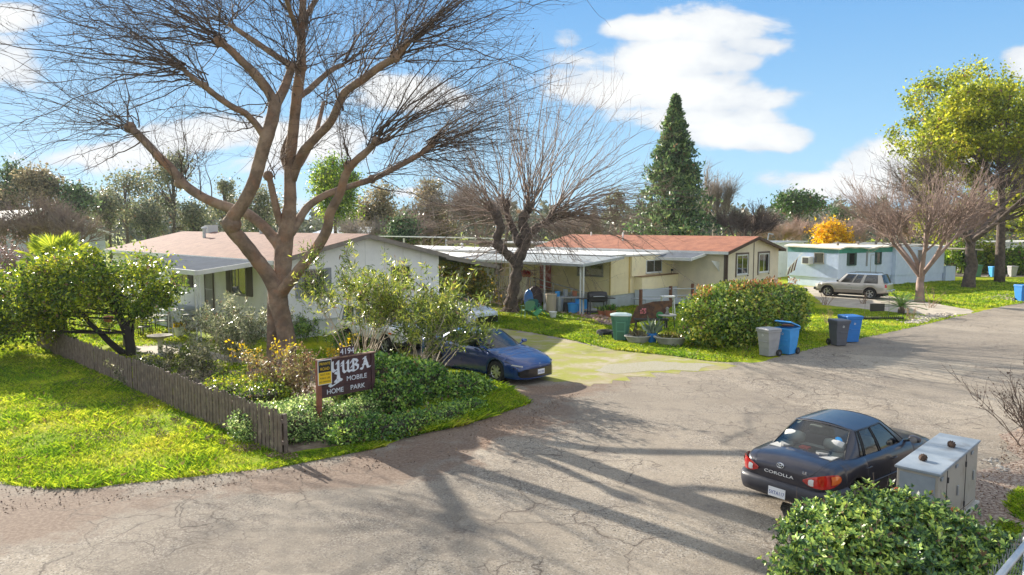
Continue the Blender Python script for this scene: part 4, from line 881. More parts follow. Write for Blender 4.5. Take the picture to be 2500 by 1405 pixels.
ftree('eucalyptus_tree','small rounded eucalyptus just right of the pale gabled house',272,105,455,95,euc,'round',5979,0.30,35,low=560,group=GT,ncl=80,cs=.7)
ftree('eucalyptus_tree','slim leaning eucalyptus with open tufts against the white cloud',310,110,405,110,euc,'euc',3449,0.36,36,low=560,group=GT,ncl=50,cs=.6)
ftree('eucalyptus_tree','bushy grey green eucalyptus low behind the porch roof',362,100,474,110,euc,'round',8049,0.30,37,low=575,group=GT,ncl=90,cs=.7)
ftree('eucalyptus_tree','tall open eucalyptus behind the long left limb of the big tree',428,112,366,190,euc,'euc',9775,0.36,38,low=560,group=GT,ncl=110,cs=.8)
ftree('eucalyptus_tree','eucalyptus with drooping foliage right of the tall open one',478,104,478,70,euc,'round',4830,0.30,39,low=570,group=GT,ncl=60,cs=.7)
ftree('eucalyptus_tree','small eucalyptus tuft seen between the lower left limbs',556,112,432,60,euc,'euc',2989,0.32,40,low=530,group=GT,ncl=40,cs=.5)
ftree('eucalyptus_tree','grey green eucalyptus behind the central fork of the big tree',642,104,440,110,euc,'round',7474,0.30,41,low=570,group=GT,ncl=90,cs=.7)
ftree('broadleaf_tree','bright green rounded tree behind the right limbs of the big tree',818,84,380,175,brightg,'round',22000,.25,42,low=575,group=GT,ncl=150,cs=.6)
ftree('evergreen_tree','loose grey olive tree just right of the bright green one',930,96,462,100,olive,'euc',7474,0.30,43,low=585,group=GT,ncl=90,cs=.7)
ftree('evergreen_tree','small dark round evergreen above the ribbed carport home',988,70,530,70,dkg,'round',5750,0.23,44,low=590,group=GT,ncl=60,cs=.5)
ftree('evergreen_tree','grey olive tree with hanging foliage, left of the pollarded tree',1050,92,450,110,olive,'col',8049,0.30,45,low=590,group=GT,ncl=90,cs=.7)
ftree('eucalyptus_tree','tiny pair of dark tufts on the skyline left of the big conifer',1500,130,470,70,euc,'euc',2070,0.36,46,low=540,group=GT,ncl=26,cs=.5)
ftree('stone_pine','flat topped green pine showing above the bare trees, right of centre',1944,120,478,120,leafmat('pine_needle',[(.02,.06,.015),(.05,.12,.02),(.09,.18,.03)],scale=.4,tr=.2),'umb',9000,.42,47,low=520,group=GT,ncl=110,cs=.7)
ftree('evergreen_tree','small dark green treetop beside the yellow blossoming tree',2048,96,510,46,dkg,'round',4140,0.26,48,low=580,group=GT,ncl=50,cs=.5)
ftree('blossoming_tree','yellow blossoming acacia tree above the roof of the teal banded home',2030,78,548,84,leafmat('yellow_blossom',[(.55,.36,.004),(.75,.50,.008),(.85,.60,.01)],scale=.5,tr=.3),'round',7000,.30,49,low=620,group=GT,ncl=90,cs=.5)
ftree('fruit_tree','low shrubby tree with pale buds, left of the fan palm',30,44,600,150,leafmat('pale_pink_bud',[(.12,.08,.07),(.22,.15,.14),(.34,.25,.24)],scale=1,tr=.2),'round',5200,.10,50,low=720,group=GT,ncl=110,cs=.5)
# conifer
def conifer(label,base,H,w,seed):
    rg=np.random.default_rng(seed); t=thing('conifer_tree',label,'tree',base,0,GT); MB().tube([(0,0,0),(0,0,H*.95)],[.45,.05],8).build('trunk',bark2,t,smooth=True)
    out=[]
    for i in range(620):
        f=rg.random()**.8; z=H*(.06+.94*f); r=w*(1-f)**.9*(.35+.72*rg.random()**.7)*(1+.22*np.sin(f*38)*(1-f))+.02; a=rg.random()*6.283; n=46; s=np.sqrt(rg.random(n))
        c=np.stack([np.cos(a)*r*s,np.sin(a)*r*s,z+(1-s)*.25*r+ .35*np.sin(s*3)*.6],1)+rg.normal(size=(n,3))*np.array([.30,.30,.20])*(.08+1.05*(1-f)); out.append(c)
    c=np.concatenate(out); npmesh('crown',leaf_quads(c,.42,.17,up=(0,0,.55),spread=.7),4,leafmat('conifer_needle',[(.035,.08,.045),(.07,.14,.06),(.14,.23,.08),(.25,.32,.11)],scale=.35,tr=.3),t); return t
conifer('tall dark green conifer with a pointed tip, behind the orange red roof',far(1642,78),topz(250,78),6.0,5)
# deciduous background
GB='leafless trees along the skyline behind the homes'
pinkt=mat('rosy_twig',(.42,.29,.24),(.30,.21,.18),scale=.6,rough=.9); greyt=mat('grey_twig',(.36,.30,.25),(.25,.21,.18),scale=.6,rough=.9); browt=mat('brown_twig',(.28,.21,.17),(.19,.145,.12),scale=.6,rough=.9)
def fb(label,px,d,top,wpx,col,seed,**k):
    H=topz(top,d); w=wpx*d/F; return bare_tree('bare_tree',label,far(px,d),H,w*.62,H*k.pop('th',.22),.02*H+.06,k.pop('nl',5),k.pop('ns',10),k.pop('dens',1.),col,GB,vase=k.pop('vase',1.),seed=seed,tw=k.pop('tw',2.6),twl=k.pop('twl',.62),upk=k.pop('upk',.25))
fb('leafless street tree with a knobbly fork at the far left',20,56,490,90,browt,61,th=.3,dens=.7,ns=8)
fb('second leafless street tree from the left edge, before the pale house',82,57,455,85,browt,62,th=.3,dens=.7,ns=8)
fb('third leafless street tree from the left edge, before the pale house',130,57,468,80,browt,63,th=.3,dens=.7,ns=8)
fb('leafless street tree at the right corner of the pale gabled house',190,57,470,80,browt,64,th=.3,dens=.7,ns=8)
fb('tall grey leafless tree on the skyline left of the pollarded tree',1100,92,400,150,greyt,65,dens=1.2,twl=.7)
fb('grey leafless tree behind the crown of the pollarded tree',1175,88,430,120,browt,66,dens=1.2)
fb('low thicket like leafless tree above the carport, left of the olive tree',900,74,500,110,greyt,67)
fb('low leafless tree behind the white roof of the cream home',1010,80,500,90,browt,68)
fb('brown leafless tree low behind the pollarded tree, right side',1400,84,500,140,browt,69,dens=1.2)
fb('brown leafless tree just left of the tall conifer',1500,90,505,130,browt,70)
bt=fb('thin upright leafless poplar right of the tall conifer',1742,84,362,44,greyt,71,upk=5.,vase=.16,twl=.40,nl=6,dens=.7)
fb('dark gnarled leafless tree beyond the peak of the orange red roof',1815,74,478,150,twigm,72,tw=3)
fb('rosy grey leafless tree right of the gnarled one',1900,88,505,170,pinkt,73,dens=1.3)
fb('pale rosy leafless tree left of the yellow blossoming tree',1975,92,520,120,pinkt,74,dens=1.3)
fb('rosy leafless tree behind the middle of the teal banded home',2120,84,505,170,pinkt,75,dens=1.4)
fb('rosy brown leafless tree behind the pink trunked tree',2230,86,480,190,pinkt,76,dens=1.4)
fb('reddish leafless tree filling the gap left of the dark trunk',2330,76,430,220,pinkt,77,dens=1.4)
# big yellow-green trees on the right
b_=G(2440,690); 
leafy_tree('broadleaf_tree','tall yellow green tree with a dark straight trunk, at the right edge',b_,topz(180,60),[(-5.2,0,11.5,2.6,2.4,2.6),(-2.5,1,14.6,2.8,2.6,2.2),(-6,.6,8.8,1.7,1.7,1.6),(.4,0,13.2,3.,3,2.8),(3.5,0,11.5,3,3,3),(-2.6,0,10.6,2.2,2.4,2.2),(3.6,1,7.6,3,2.6,2.2),(-4.2,.5,13.4,2,2,1.9)],46000,.25,yelg,r0=.36,trunk_top=.55,ncl=330,cs=.42,seed=81,shell=.35)
leafy_tree('broadleaf_tree','taller thin crowned tree behind the top left of the yellow green one',Vector((46,72,0)),topz(185,72),[(-4,0,16.5,3,3,3),(0,0,18,3.4,3,2.6),(3.5,0,15.5,3.4,3,3.5),(-6.5,0,13.5,2,2,2)],15000,.26,yelg,r0=.36,trunk_top=.6,ncl=150,cs=.5,seed=82,shell=.4)
leafy_tree('willow_tree','weeping yellow green willow hanging over the hedge, far right',Vector((55,76,0)),9.5,[(0,0,6.6,5,3,2.6),(-5.5,0,6,3,2.5,2.5),(-9.5,0,5.8,2.4,2,2.2),(5,0,6,4,3,3)],18000,.24,yelg,r0=.3,ncl=180,cs=.5,seed=83,flat=1.8)
# shrubs in the far right
for i,(px,py,w,h,l) in enumerate(((2345,668,150,3.0,'clipped green shrub row seen behind the forked bare tree'),(2405,668,70,2.6,'yellow green shrub behind the far dark green bin'),(2480,672,80,2.7,'green shrub at the far right edge near the white planter'),(2310,655,80,2.8,'green shrub right of the teal banded home porch'))):
    g=G(px,py); w_=w*g.y/F/2; leafy_tree('shrub',l,g,h,[(0,0,h*.5,w_,1,h*.5),(w_*.4,0,h*.45,w_*.6,1,h*.45)],4200,.28,brightg if i%2==0 else yelg,r0=.06,ncl=60,cs=.35,seed=90+i,cat='shrub',group='shrubs along the far road')

# far wood on the horizon
rg=np.random.default_rng(77); N=90000; ang=rg.uniform(-1.15,1.15,N); rr=rg.uniform(170,260,N); hh=4.5+5*vnoise(ang*40,rr*0,1.,5)+4*vnoise(ang*160,rr*0,1.,6)
c=np.stack([np.sin(ang)*rr,np.cos(ang)*rr,hh*rg.random(N)**.7],1); o=npmesh('far_wood',leaf_quads(c,1.15,.8,up=(0,0,.2)),4,leafmat('far_wood_leaf',[(.07,.09,.06),(.11,.13,.085),(.17,.16,.11)],scale=.03,tr=.2)); tag(o,'far off mixed treeline along the horizon','treeline',kind='stuff')

# thin haze round the whole place
hm=bpy.data.materials.new('thin_haze'); hm.use_nodes=True; t=hm.node_tree; t.nodes.clear(); ho=t.nodes.new('ShaderNodeOutputMaterial'); hv=t.nodes.new('ShaderNodeVolumePrincipled'); t.links.new(hv.outputs[0],ho.inputs['Volume']); hv.inputs['Density'].default_value=.0002; hv.inputs['Color'].default_value=(.86,.92,1,1); hv.inputs['Anisotropy'].default_value=.2
hz=MB().box(-420,420,-30,330,-1,34).build('haze',hm); tag(hz,kind='stuff')
# ================================================================ cars
def paint(name,col,rough=.28,coat=1.,metal=.35): return mat(name,col,tuple(c*1.0+.010 for c in col),scale=5.,lo=.4,hi=.8,rough=rough,metal=metal,coat=coat,spec=.5)
cglass=glassmat('car_glass',(.72,.80,.78),.03,.05,(.02,.03,.03)); cglassd=glassmat('dark_car_glass',(.20,.23,.24),.08,.45,(.015,.018,.02))
lampr=mat('red_lamp',(.55,.012,.012),(.35,.01,.01),scale=9,rough=.15,coat=1.); lampo=mat('amber_lamp',(.75,.16,.02),rough=.15,coat=1.); lampw=mat('clear_lamp',(.62,.62,.62),rough=.1,coat=1.)
plate_w=mat('plate_white',(.75,.76,.78),rough=.4); plate_b=mat('plate_blue_ink',(.04,.07,.30),rough=.5); seatm=mat('grey_seat',(.30,.30,.29),(.24,.24,.23),scale=8,rough=.9); rimm=mat('alloy_rim',(.55,.55,.55),rough=.28,metal=.8)
def sm(a,k=2):
    a=np.array(a,float)
    for _ in range(k): b_=a.copy(); b_[1:-1]=(a[:-2]+2*a[1:-1]+a[2:])/4; a=b_
    return a
def textmesh(name,s,size,m,parent,mtx,ext=.004,sx=1.):
    cu=bpy.data.curves.new(name,'FONT'); cu.body=s; cu.size=size; cu.extrude=ext; cu.align_x='CENTER'; cu.align_y='CENTER'; ob=bpy.data.objects.new(name,cu); COL.objects.link(ob)
    dg=bpy.context.evaluated_depsgraph_get(); me=bpy.data.meshes.new_from_object(ob.evaluated_get(dg)); COL.objects.unlink(ob); bpy.data.objects.remove(ob)
    me.transform(Matrix.Diagonal((sx,1,1,1))); me.transform(mtx); me.materials.clear(); me.materials.append(m); o=bpy.data.objects.new(name,me); link(o,parent); return o
def frame_m(o,xd,yd):
    xd=Vector(xd).normalized(); yd=Vector(yd).normalized(); z=xd.cross(yd); m=Matrix((xd,yd,z)).transposed().to_4x4(); m.translation=Vector(o); return m
def wheel(root,x,y,r,w,side,spokes=10,rim=rimm,twin=False):
    ro=r*.66; wm=MB(); s=side
    wm.lathe([(0,-s*w*.12),(ro*.93,-s*w*.12),(ro*.93,s*w*.3),(ro*.98,s*w/2),(r*.93,s*w/2),(r,s*w*.34),(r,-s*w*.34),(r*.93,-s*w/2),(ro*.96,-s*w/2),(0,-s*w*.4)],36,(0,0,0),'y')
    o=wm.build('wheel',rub,root,smooth=True,auto=35); o.location=(x,y,r)
    m=MB(); f=s*w*.40
    for k in range(36):
        a=2*math.pi*k/36; a2=2*math.pi*(k+1)/36
        for r0,r1,y0,y1 in ((ro*.995,ro*.90,s*w*.48,f),):
            m.add([(r0*math.cos(a),y0,r0*math.sin(a)),(r0*math.cos(a2),y0,r0*math.sin(a2)),(r1*math.cos(a2),y1,r1*math.sin(a2)),(r1*math.cos(a),y1,r1*math.sin(a))],[(0,1,2,3)])
    for k in range(spokes):
        off=(.10 if k%2 else -.10) if twin else 0
        a=2*math.pi*(k+off)/spokes; dx,dz=math.cos(a),math.sin(a); tx,tz=-dz,dx; wi,wo=ro*.10,ro*(.10 if twin else .15)
        pts=[(dx*ro*.12+tx*wi,f-s*.0,dz*ro*.12+tz*wi),(dx*ro*.12-tx*wi,f,dz*ro*.12-tz*wi),(dx*ro*.93-tx*wo,f+s*.01,dz*ro*.93-tz*wo),(dx*ro*.93+tx*wo,f+s*.01,dz*ro*.93+tz*wo)]
        m.prism(pts,(0,-s*.03,0))
    m.lathe([(0,.02),(ro*.2,.018),(ro*.24,-.03)],16,(0,f,0),'y'); rr=m.build('rim',rim,o,smooth=True,auto=30)
    MB().lathe([(ro*.9,-.005),(ro*.9,.005)],24,(0,f-s*.07,0),'y').build('brake_disc',mat('dark_disc',(.03,.03,.03),rough=.6),o)
    return o
def car(name,label,loc,head,p,body,glass=cglass,twotone=None):
    """local x forward, y left, origin on the ground under the centre"""
    r=thing(name,label,'car',loc,math.atan2(head[1],head[0])); L=p['L'];W=p['W']/2; xr,xf=p['xr'],p['xf'];wr=p['wr'];ra=wr+p.get('gap',.045)
    xs=set(np.linspace(-L/2,L/2,96)); 
    for xc in (xr,xf):
        for k in range(15): xs.add(xc+ra*math.cos(math.pi*k/14))
        xs.add(xc-ra-.004); xs.add(xc+ra+.004)
    xs=sorted(xs); xs=np.array(xs); n=len(xs); xi=lambda tab,k=3: sm(np.interp(xs,[q[0] for q in tab],[q[1] for q in tab]),k)
    wv=xi(p['w']); zs=xi(p['zs'],5); zc=xi(p['zc'],5); zb=xi(p['zb'],2)
    for i,x in enumerate(xs):
        for xc in (xr,xf):
            d=abs(x-xc)
            if d<=ra: zb[i]=max(zb[i],wr+math.sqrt(max(ra*ra-d*d,0)))
    tum=[(0,.955),(.10,.985),(.30,1.),(.55,1.0),(.75,.985),(.90,.955),(1,.90)]
    ver=[];K=len(tum)+4
    for i in range(n):
        w_=wv[i]; row=[]
        for t,f in tum: row.append((xs[i],w_*f,zb[i]+(zs[i]-zb[i])*t))
        for q,hh in ((.84,.30),(.62,.72),(.32,.93),(0,1.)): row.append((xs[i],w_*q,zs[i]+(zc[i]-zs[i])*hh+.012*(1-q)))
        ver.append(row)
    m=MB(); V_=[];F_=[]
    for s in (1,-1):
        b0=len(V_)
        for row in ver:
            for q in row: V_.append((q[0],q[1]*s,q[2]))
        for i in range(n-1):
            for j in range(K-1): F_.append((b0+i*K+j,b0+(i+1)*K+j,b0+(i+1)*K+j+1,b0+i*K+j+1))
        for e,i in ((-1,0),(1,n-1)): # bulged end caps
            row=ver[i]; zm=(row[0][2]+row[-1][2])/2; prev=[b0+i*K+j for j in range(K)]
            for sc,dx in ((.8,.018),(.4,.03)):
                cur=[]
                for q in row: V_.append((q[0]+e*dx,q[1]*s*sc,zm+(q[2]-zm)*(sc*.5+.5))); cur.append(len(V_)-1)
                for j in range(K-1): F_.append((prev[j],prev[j+1],cur[j+1],cur[j]))
                prev=cur
            cc=[]
            for q in row: V_.append((q[0]+e*.034,0,zm+(q[2]-zm)*.5)); cc.append(len(V_)-1)
            for j in range(K-1): F_.append((prev[j],prev[j+1],cc[j+1],cc[j]))
    m.add(V_,F_)
    # greenhouse ring (half), named segments
    g=p['g']; zbelt=lambda x: float(np.interp(x,xs,zs)); 
    bx0,bx1,tx0,tx1=g['bf'],g['br'],g['tf'],g['tr']; wb,wt=g['wb'],g['wt']; zt=g['zt']
    ring=[]
    for q in (0,.25,.5,.75,.93): ring.append(((bx0-g.get('cf',.16)*q**2.2,wb*q*.97),(tx0-.06*q**2,wt*q*.95),'ws'))
    sd=g['side']   # list of (fraction of the base length, fraction of the top length, type of the segment that starts here)
    for fb_,ft,ty in sd:
        xb=bx0-.20+(bx1+.16-(bx0-.20))*fb_; xt=tx0-.08+(tx1+.05-(tx0-.08))*ft
        ring.append(((xb,wb*(1-.05*(2*fb_-1)**2)),(xt,wt*(1-.035*(2*ft-1)**2)),ty))
    for q in (.93,.75,.5,.25,0): ring.append(((bx1+g.get('cr',.12)*q**2.2,wb*q*.97),(tx1+.05*q**2,wt*q*.95),'rg'))
    rows=[0,.035,.10,.3,.5,.7,.88,.95,1.]
    crown=g.get('crown',.045)
    def pt(k,t):
        (xb,yb),(xt,yt),_=ring[k]; yq=yb/wb
        zb_=float(np.interp(xb,xs,zs))+(float(np.interp(xb,xs,zc))-float(np.interp(xb,xs,zs)))*(1-min(1,yq)**2)-.015
        zt_=zt+crown*(1-min(1,(yt/wt))**2)+g.get('rake',0)*(xt-tx1)/(tx0-tx1)
        bl=math.sin(math.pi*t)*g.get('bulge',.035); dr=Vector((0,1,0)) if 5<=k<5+len(sd) else Vector((1 if k<5 else -1,0,0))
        q=Vector((xb+(xt-xb)*t,yb+(yt-yb)*t,zb_+(zt_-zb_)*t)); return q+dr*bl
    glassd={}
    gt=g.get('glass_t',(1,7))
    for s in (1,-1):
        for k in range(len(ring)-1):
            ty=ring[k][2] if k!=4 else 'p'
            if k>=5+len(sd): ty='rg'
            for j in range(len(rows)-1):
                q=[pt(k,rows[j]),pt(k+1,rows[j]),pt(k+1,rows[j+1]),pt(k,rows[j+1])]; q=[(a.x,a.y*s,a.z) for a in q]
                if ty!='p' and gt[0]<=j<gt[1]:
                    key=(ty, s if ty not in('ws','rg') else 0); glassd.setdefault(key,MB()).add(q,[(0,1,2,3)])
                else: m.add(q,[(0,1,2,3)])
    # roof
    sidek=list(range(4,5+len(sd)+1)); ny=11
    g0=[]
    for k in sidek:
        a=pt(k,1.); row=[]
        for j in range(ny): y=a.y*(1-2*j/(ny-1)); row.append((a.x+ (0.0),y,zt+crown*(1-min(1,abs(y)/wt)**2)+g.get('rake',0)*(a.x-tx1)/(tx0-tx1)+(a.z-(zt+crown*(1-min(1,a.y/wt)**2)+g.get('rake',0)*(a.x-tx1)/(tx0-tx1)))))
        g0.append(row)
    fr=[[(pt(k,1.).x,pt(k,1.).y*s,pt(k,1.).z) for k,s in [(4,1),(3,1),(2,1),(1,1),(0,1)]]+[(pt(k,1.).x,-pt(k,1.).y,pt(k,1.).z) for k in (1,2,3,4)]]
    v=[];f=[]
    for row in g0: v+=row
    for i in range(len(g0)-1):
        for j in range(ny-1): f.append((i*ny+j,(i+1)*ny+j,(i+1)*ny+j+1,i*ny+j+1))
    m.add(v,f)
    N=len(ring)
    for ks,base in ((range(4,-1,-1),g0[0]),(range(N-5,N),g0[-1])):
        pf=[pt(k,1.) for k in ks]; m.poly([(a.x,a.y,a.z) for a in pf]+[(a.x,-a.y,a.z) for a in pf[::-1][1:]]+[]) 
    # weld
    import bmesh
    bd=m.build('body',[body]+([twotone] if twotone else []),r,smooth=True,fixn=False)
    bm=bmesh.new(); bm.from_mesh(bd.data); bmesh.ops.remove_doubles(bm,verts=bm.verts,dist=.004); bmesh.ops.recalc_face_normals(bm,faces=bm.faces)
    if twotone:
        for fc in bm.faces:
            c=fc.calc_center_median()
            if c.z<p['two_z']: fc.material_index=1
    bm.to_mesh(bd.data); bm.free(); bd.data.set_sharp_from_angle(angle=R(42))
    nm={'ws':'windshield','rg':'rear_window'}
    for (ty,s),gm in glassd.items():
        o=gm.build(nm.get(ty,'side_window'),glass if ty in p.get('clear',('ws','rg')) or not p.get('tint') else cglassd,r,smooth=True,fixn=False)
        bm=bmesh.new(); bm.from_mesh(o.data); bmesh.ops.remove_doubles(bm,verts=bm.verts,dist=.003); bmesh.ops.recalc_face_normals(bm,faces=bm.faces); bm.to_mesh(o.data); bm.free()
        # black rubber seal round each pane
    for ty in set(q[2] for q in ring)|{'ws','rg'}:
        if ty=='p': continue
        ks=[k for k in range(N) if (ring[k][2]==ty or (k>=5+len(sd) and ty=='rg'))]
        if ty=='ws': ks=[0,1,2,3,4]
        elif ty=='rg': ks=list(range(N-5,N))
        else: ks=ks+[ks[-1]+1]
        t0,t1=rows[gt[0]],rows[gt[1]]; off=Vector((0,0,0))
        for s in (1,-1):
            up=[pt(k,t1) for k in ks]; lo=[pt(k,t0) for k in ks]; loop=lo+[pt(ks[-1],t) for t in (.3,.5,.7)]+up[::-1]+([pt(ks[0],t) for t in (.7,.5,.3)] if ty not in('ws','rg') else [pt(ks[0],t) for t in (.7,.5,.3)])
            if ty in('ws','rg'):
                if s==-1: continue
                A_=[pt(k,t1) for k in ks]; B_=[pt(k,t0) for k in ks]
                if ty=='ws': half=B_+[pt(4,t) for t in (.3,.5,.7)]+A_[::-1]
                else: half=B_[::-1]+[pt(N-5,t) for t in (.3,.5,.7)]+A_
                loop=half+[Vector((q.x,-q.y,q.z)) for q in half[::-1]]
                lp=loop
            else: lp=[Vector((q.x,q.y*s,q.z)) for q in loop]
            lp=[q+(Vector((0,.004*(1 if q.y>0 else -1),0))) for q in lp]
            MB().tube(lp+[lp[0]],.011,5).build('window_seal',p.get('seal',blk) if ty not in('ws','rg') else blk,r,smooth=True)
    # underside, wheels, interior
    MB().box(-L/2+.25,L/2-.25,-W+.26,W-.26,.20,.62).build('underbody',dark_in,r)
    for xc in (xr,xf):
        for s in (1,-1):
            mm=MB()
            for k in range(12):
                a=math.pi*k/12; a2=math.pi*(k+1)/12; mm.add([(xc+ra*math.cos(a),s*(W-.03),wr+ra*math.sin(a)),(xc+ra*math.cos(a2),s*(W-.03),wr+ra*math.sin(a2)),(xc+ra*math.cos(a2),s*(W-.34),wr+ra*math.sin(a2)),(xc+ra*math.cos(a),s*(W-.34),wr+ra*math.sin(a))],[(0,1,2,3)])
            mm.build('arch_liner',dark_in,r,fixn=False)
    for xc in (xr,xf):
        for s in (1,-1): wheel(r,xc,s*(W-.035-p['ww']/2),wr,p['ww'],s,p.get('spokes',10),p.get('rim',rimm),p.get('twin',False))
    zbm=zbelt(0)
    MB().box(bx1+.05,bx0-.35,-wb+.10,wb-.10,.45,.55).build('floor',dark_in,r)
    sc=p.get('seat',seatm)
    for s in (1,-1):
        o=MB().box(-.05,.45,s*.36-.24,s*.36+.24,.55,zbm-.18).build('seat',sc,r,bevel=.05)
        m=MB(); m.prism([(-.22,s*.36-.23,zbm-.25),(-.05,s*.36-.23,zbm-.25),(-.20,s*.36-.23,zbm+.22),(-.34,s*.36-.23,zbm+.20)],(0,.46,0)); o2=m.build('seat_back',sc,r,bevel=.05)
        MB().box(-.36,-.24,s*.36-.13,s*.36+.13,zbm+.25,zbm+.40).build('headrest',sc,o2,bevel=.045)
    m=MB(); m.prism([(-1.05,-wb+.16,zbm-.25),(-.85,-wb+.16,zbm-.25),(-1.08,-wb+.16,zbm+.12),(-1.25,-wb+.16,zbm+.10)],(0,2*wb-.32,0)); o2=m.build('seat_back',sc,r,bevel=.05)
    for s in (1,-1): MB().lathe([(0,-.17),(.08,-.16),(.10,-.08),(.10,.08),(.08,.16),(0,.17)],14,(-1.17,s*.36,zbm+.20),'y').build('headrest',mat('pale_headrest',(.50,.50,.48),rough=.9),o2,smooth=True)
    MB().box(.72,1.0,-wb+.15,wb-.15,zbm-.25,zbm-.03).build('dashboard',mat('dash_grey',(.12,.12,.12),rough=.7),r,bevel=.04)
    MB().lathe([(.17,-.012),(.185,0),(.17,.012)],20,(.62,.36,zbm-.02),'x').build('steering_wheel',blk,r)
    # mirrors
    mx=bx0-.33
    for s in (1,-1):
        m=MB(); m.lathe([(0,-.10),(.05,-.09),(.075,-.03),(.08,.04),(.06,.09),(0,.10)],12,(mx,s*(wb+.17),zbelt(mx)+.10),'y',sx=.9,sy=.85)
        m.bar((mx,s*(wb-.02),zbelt(mx)+.03),(mx,s*(wb+.12),zbelt(mx)+.08),.05,.04); o=m.build('side_mirror',p.get('mirror',body),r,smooth=True,auto=40)
        MB().lathe([(0,0),(.065,.002)],12,(mx-.073,s*(wb+.17),zbelt(mx)+.10),'x').build('mirror_glass',chrome,o)
    # door seams and handles lie on the flank, handles proud of it
    def flank(x,t): 
        w_=float(np.interp(x,xs,wv)); f_=float(np.interp(t,[q[0] for q in tum],[q[1] for q in tum])); zb_=p.get('sill',.2); z=zb_+(zbelt(x)-zb_)*t; return w_*f_,z
    for s in (1,-1):
        for lines in p['seams']:
            pts=[]
            for (x,t) in lines: w_,z=flank(x,t); pts.append((x,s*(w_+.0005),z))
            MB().tube(smooth_path(pts,3),.0045,4).build('door_seam',blk,r)
        for x in p['handles']:
            w_,z=flank(x,.80); MB().tube([(x-.09,s*(w_+.005),z),(x-.07,s*(w_+.03),z+.004),(x+.07,s*(w_+.03),z+.006),(x+.09,s*(w_+.005),z)],.012,6).build('door_handle',p.get('hmat',body),r,smooth=True)
    r['_']=0; del r['_']
    r_={'root':r,'xs':xs,'wv':wv,'zs':zs,'zc':zc,'flank':flank,'pt':pt,'W':W,'L':L}
    return r_
def emblem(parent,c,nrm,up,s=.055,m=chrome):
    M=frame_m(c,Vector(up).cross(Vector(nrm)),up); mb=MB()
    for rx,ry,ox in ((1.,.68,0),(.34,.62,0),(.72,.30,.24)):
        pts=[M@Vector((s*rx*math.cos(a),s*(ry*math.sin(a)+ox),.004)) for a in np.linspace(0,2*math.pi,22)]; mb.tube(pts,s*.085,4,caps=False)
    mb.build('emblem',m,parent,smooth=True)
def plate(parent,c,nrm,txt,w=.305,h=.155):
    nrm=Vector(nrm).normalized(); up=Vector((0,0,1)); up=(up-nrm*up.dot(nrm)).normalized(); xd=up.cross(nrm); M=frame_m(c,xd,up)
    m=MB(); q=[M@Vector(v) for v in ((-w/2,-h/2,0),(w/2,-h/2,0),(w/2,h/2,0),(-w/2,h/2,0))]; m.prism(q,nrm*.006); o=m.build('license_plate',plate_w,parent)
    M2=frame_m(Vector(c)+nrm*.0075,xd,up); textmesh('plate_lettering',txt,.085,plate_b,o,M2@Matrix.Translation((0,-.012,0)),.001,.82); return o
HU=-U  # heading of cars parked nose to the road
# --- blue sedan (nose toward the right and the camera)
Wc=G(1210,934); pB=dict(L=4.88,W=1.84,xr=-1.42,xf=1.41,wr=.335,ww=.23,gap=.04,spokes=10,twin=True,sill=.2,seal=chrome,
 w=[(-2.44,.70),(-2.36,.80),(-2.1,.89),(-1.4,.92),(0,.915),(1.2,.92),(1.9,.90),(2.2,.82),(2.36,.70),(2.44,.56)],
 zs=[(-2.44,.86),(-2.3,.98),(-1.6,1.02),(-.6,.98),(.6,.94),(1.05,.92),(1.6,.84),(2.1,.72),(2.44,.56)],
 zc=[(-2.44,.92),(-2.3,1.06),(-1.7,1.10),(-.6,1.04),(.7,1.0),(1.2,.97),(1.7,.88),(2.2,.76),(2.44,.62)],
 zb=[(-2.44,.34),(-2.2,.24),(-1.8,.20),(1.8,.19),(2.2,.18),(2.44,.20)],
 g=dict(bf=1.22,br=-1.72,tf=.30,tr=-.98,wb=.79,wt=.585,zt=1.37,crown=.05,cf=.30,cr=.2,bulge=.02,rake=.0,
   side=[(.05,.03,'p'),(.11,.10,'g1'),(.28,.27,'g1'),(.47,.47,'p'),(.495,.50,'g2'),(.66,.74,'g2'),(.82,.93,'p'),(.93,.985,'p')]),
 seams=[[(1.0,.12),(1.02,.5),(.98,.98)],[(-.12,.05),(-.12,.5),(-.16,1.)],[(-.98,.5),(-1.12,.75),(-1.15,1.)],[(-.9,.06),(-.3,.03),(.9,.06)]],handles=[.1,-.95],hmat=None)
blue=paint('metallic_blue',(.006,.038,.165),.25,1.,.3); pB['hmat']=blue
cB=Vector((Wc.x,Wc.y,0))-HU*1.41+V*.88
cb=car('parked_car','dark blue metallic sedan nosed toward the road beside the sign bushes',cB,(HU.x,HU.y),pB,blue); r=cb['root']
def surf_front(cd_,y,z):  # x of the nose at a given y, z
    xs_,wv_,zs_=cd_['xs'],cd_['wv'],cd_['zs']; k=[i for i in range(len(xs_)) if wv_[i]>=abs(y)/.985 and xs_[i]>0]; x=xs_[k[-1]] if k else xs_[-1]; return float(x)
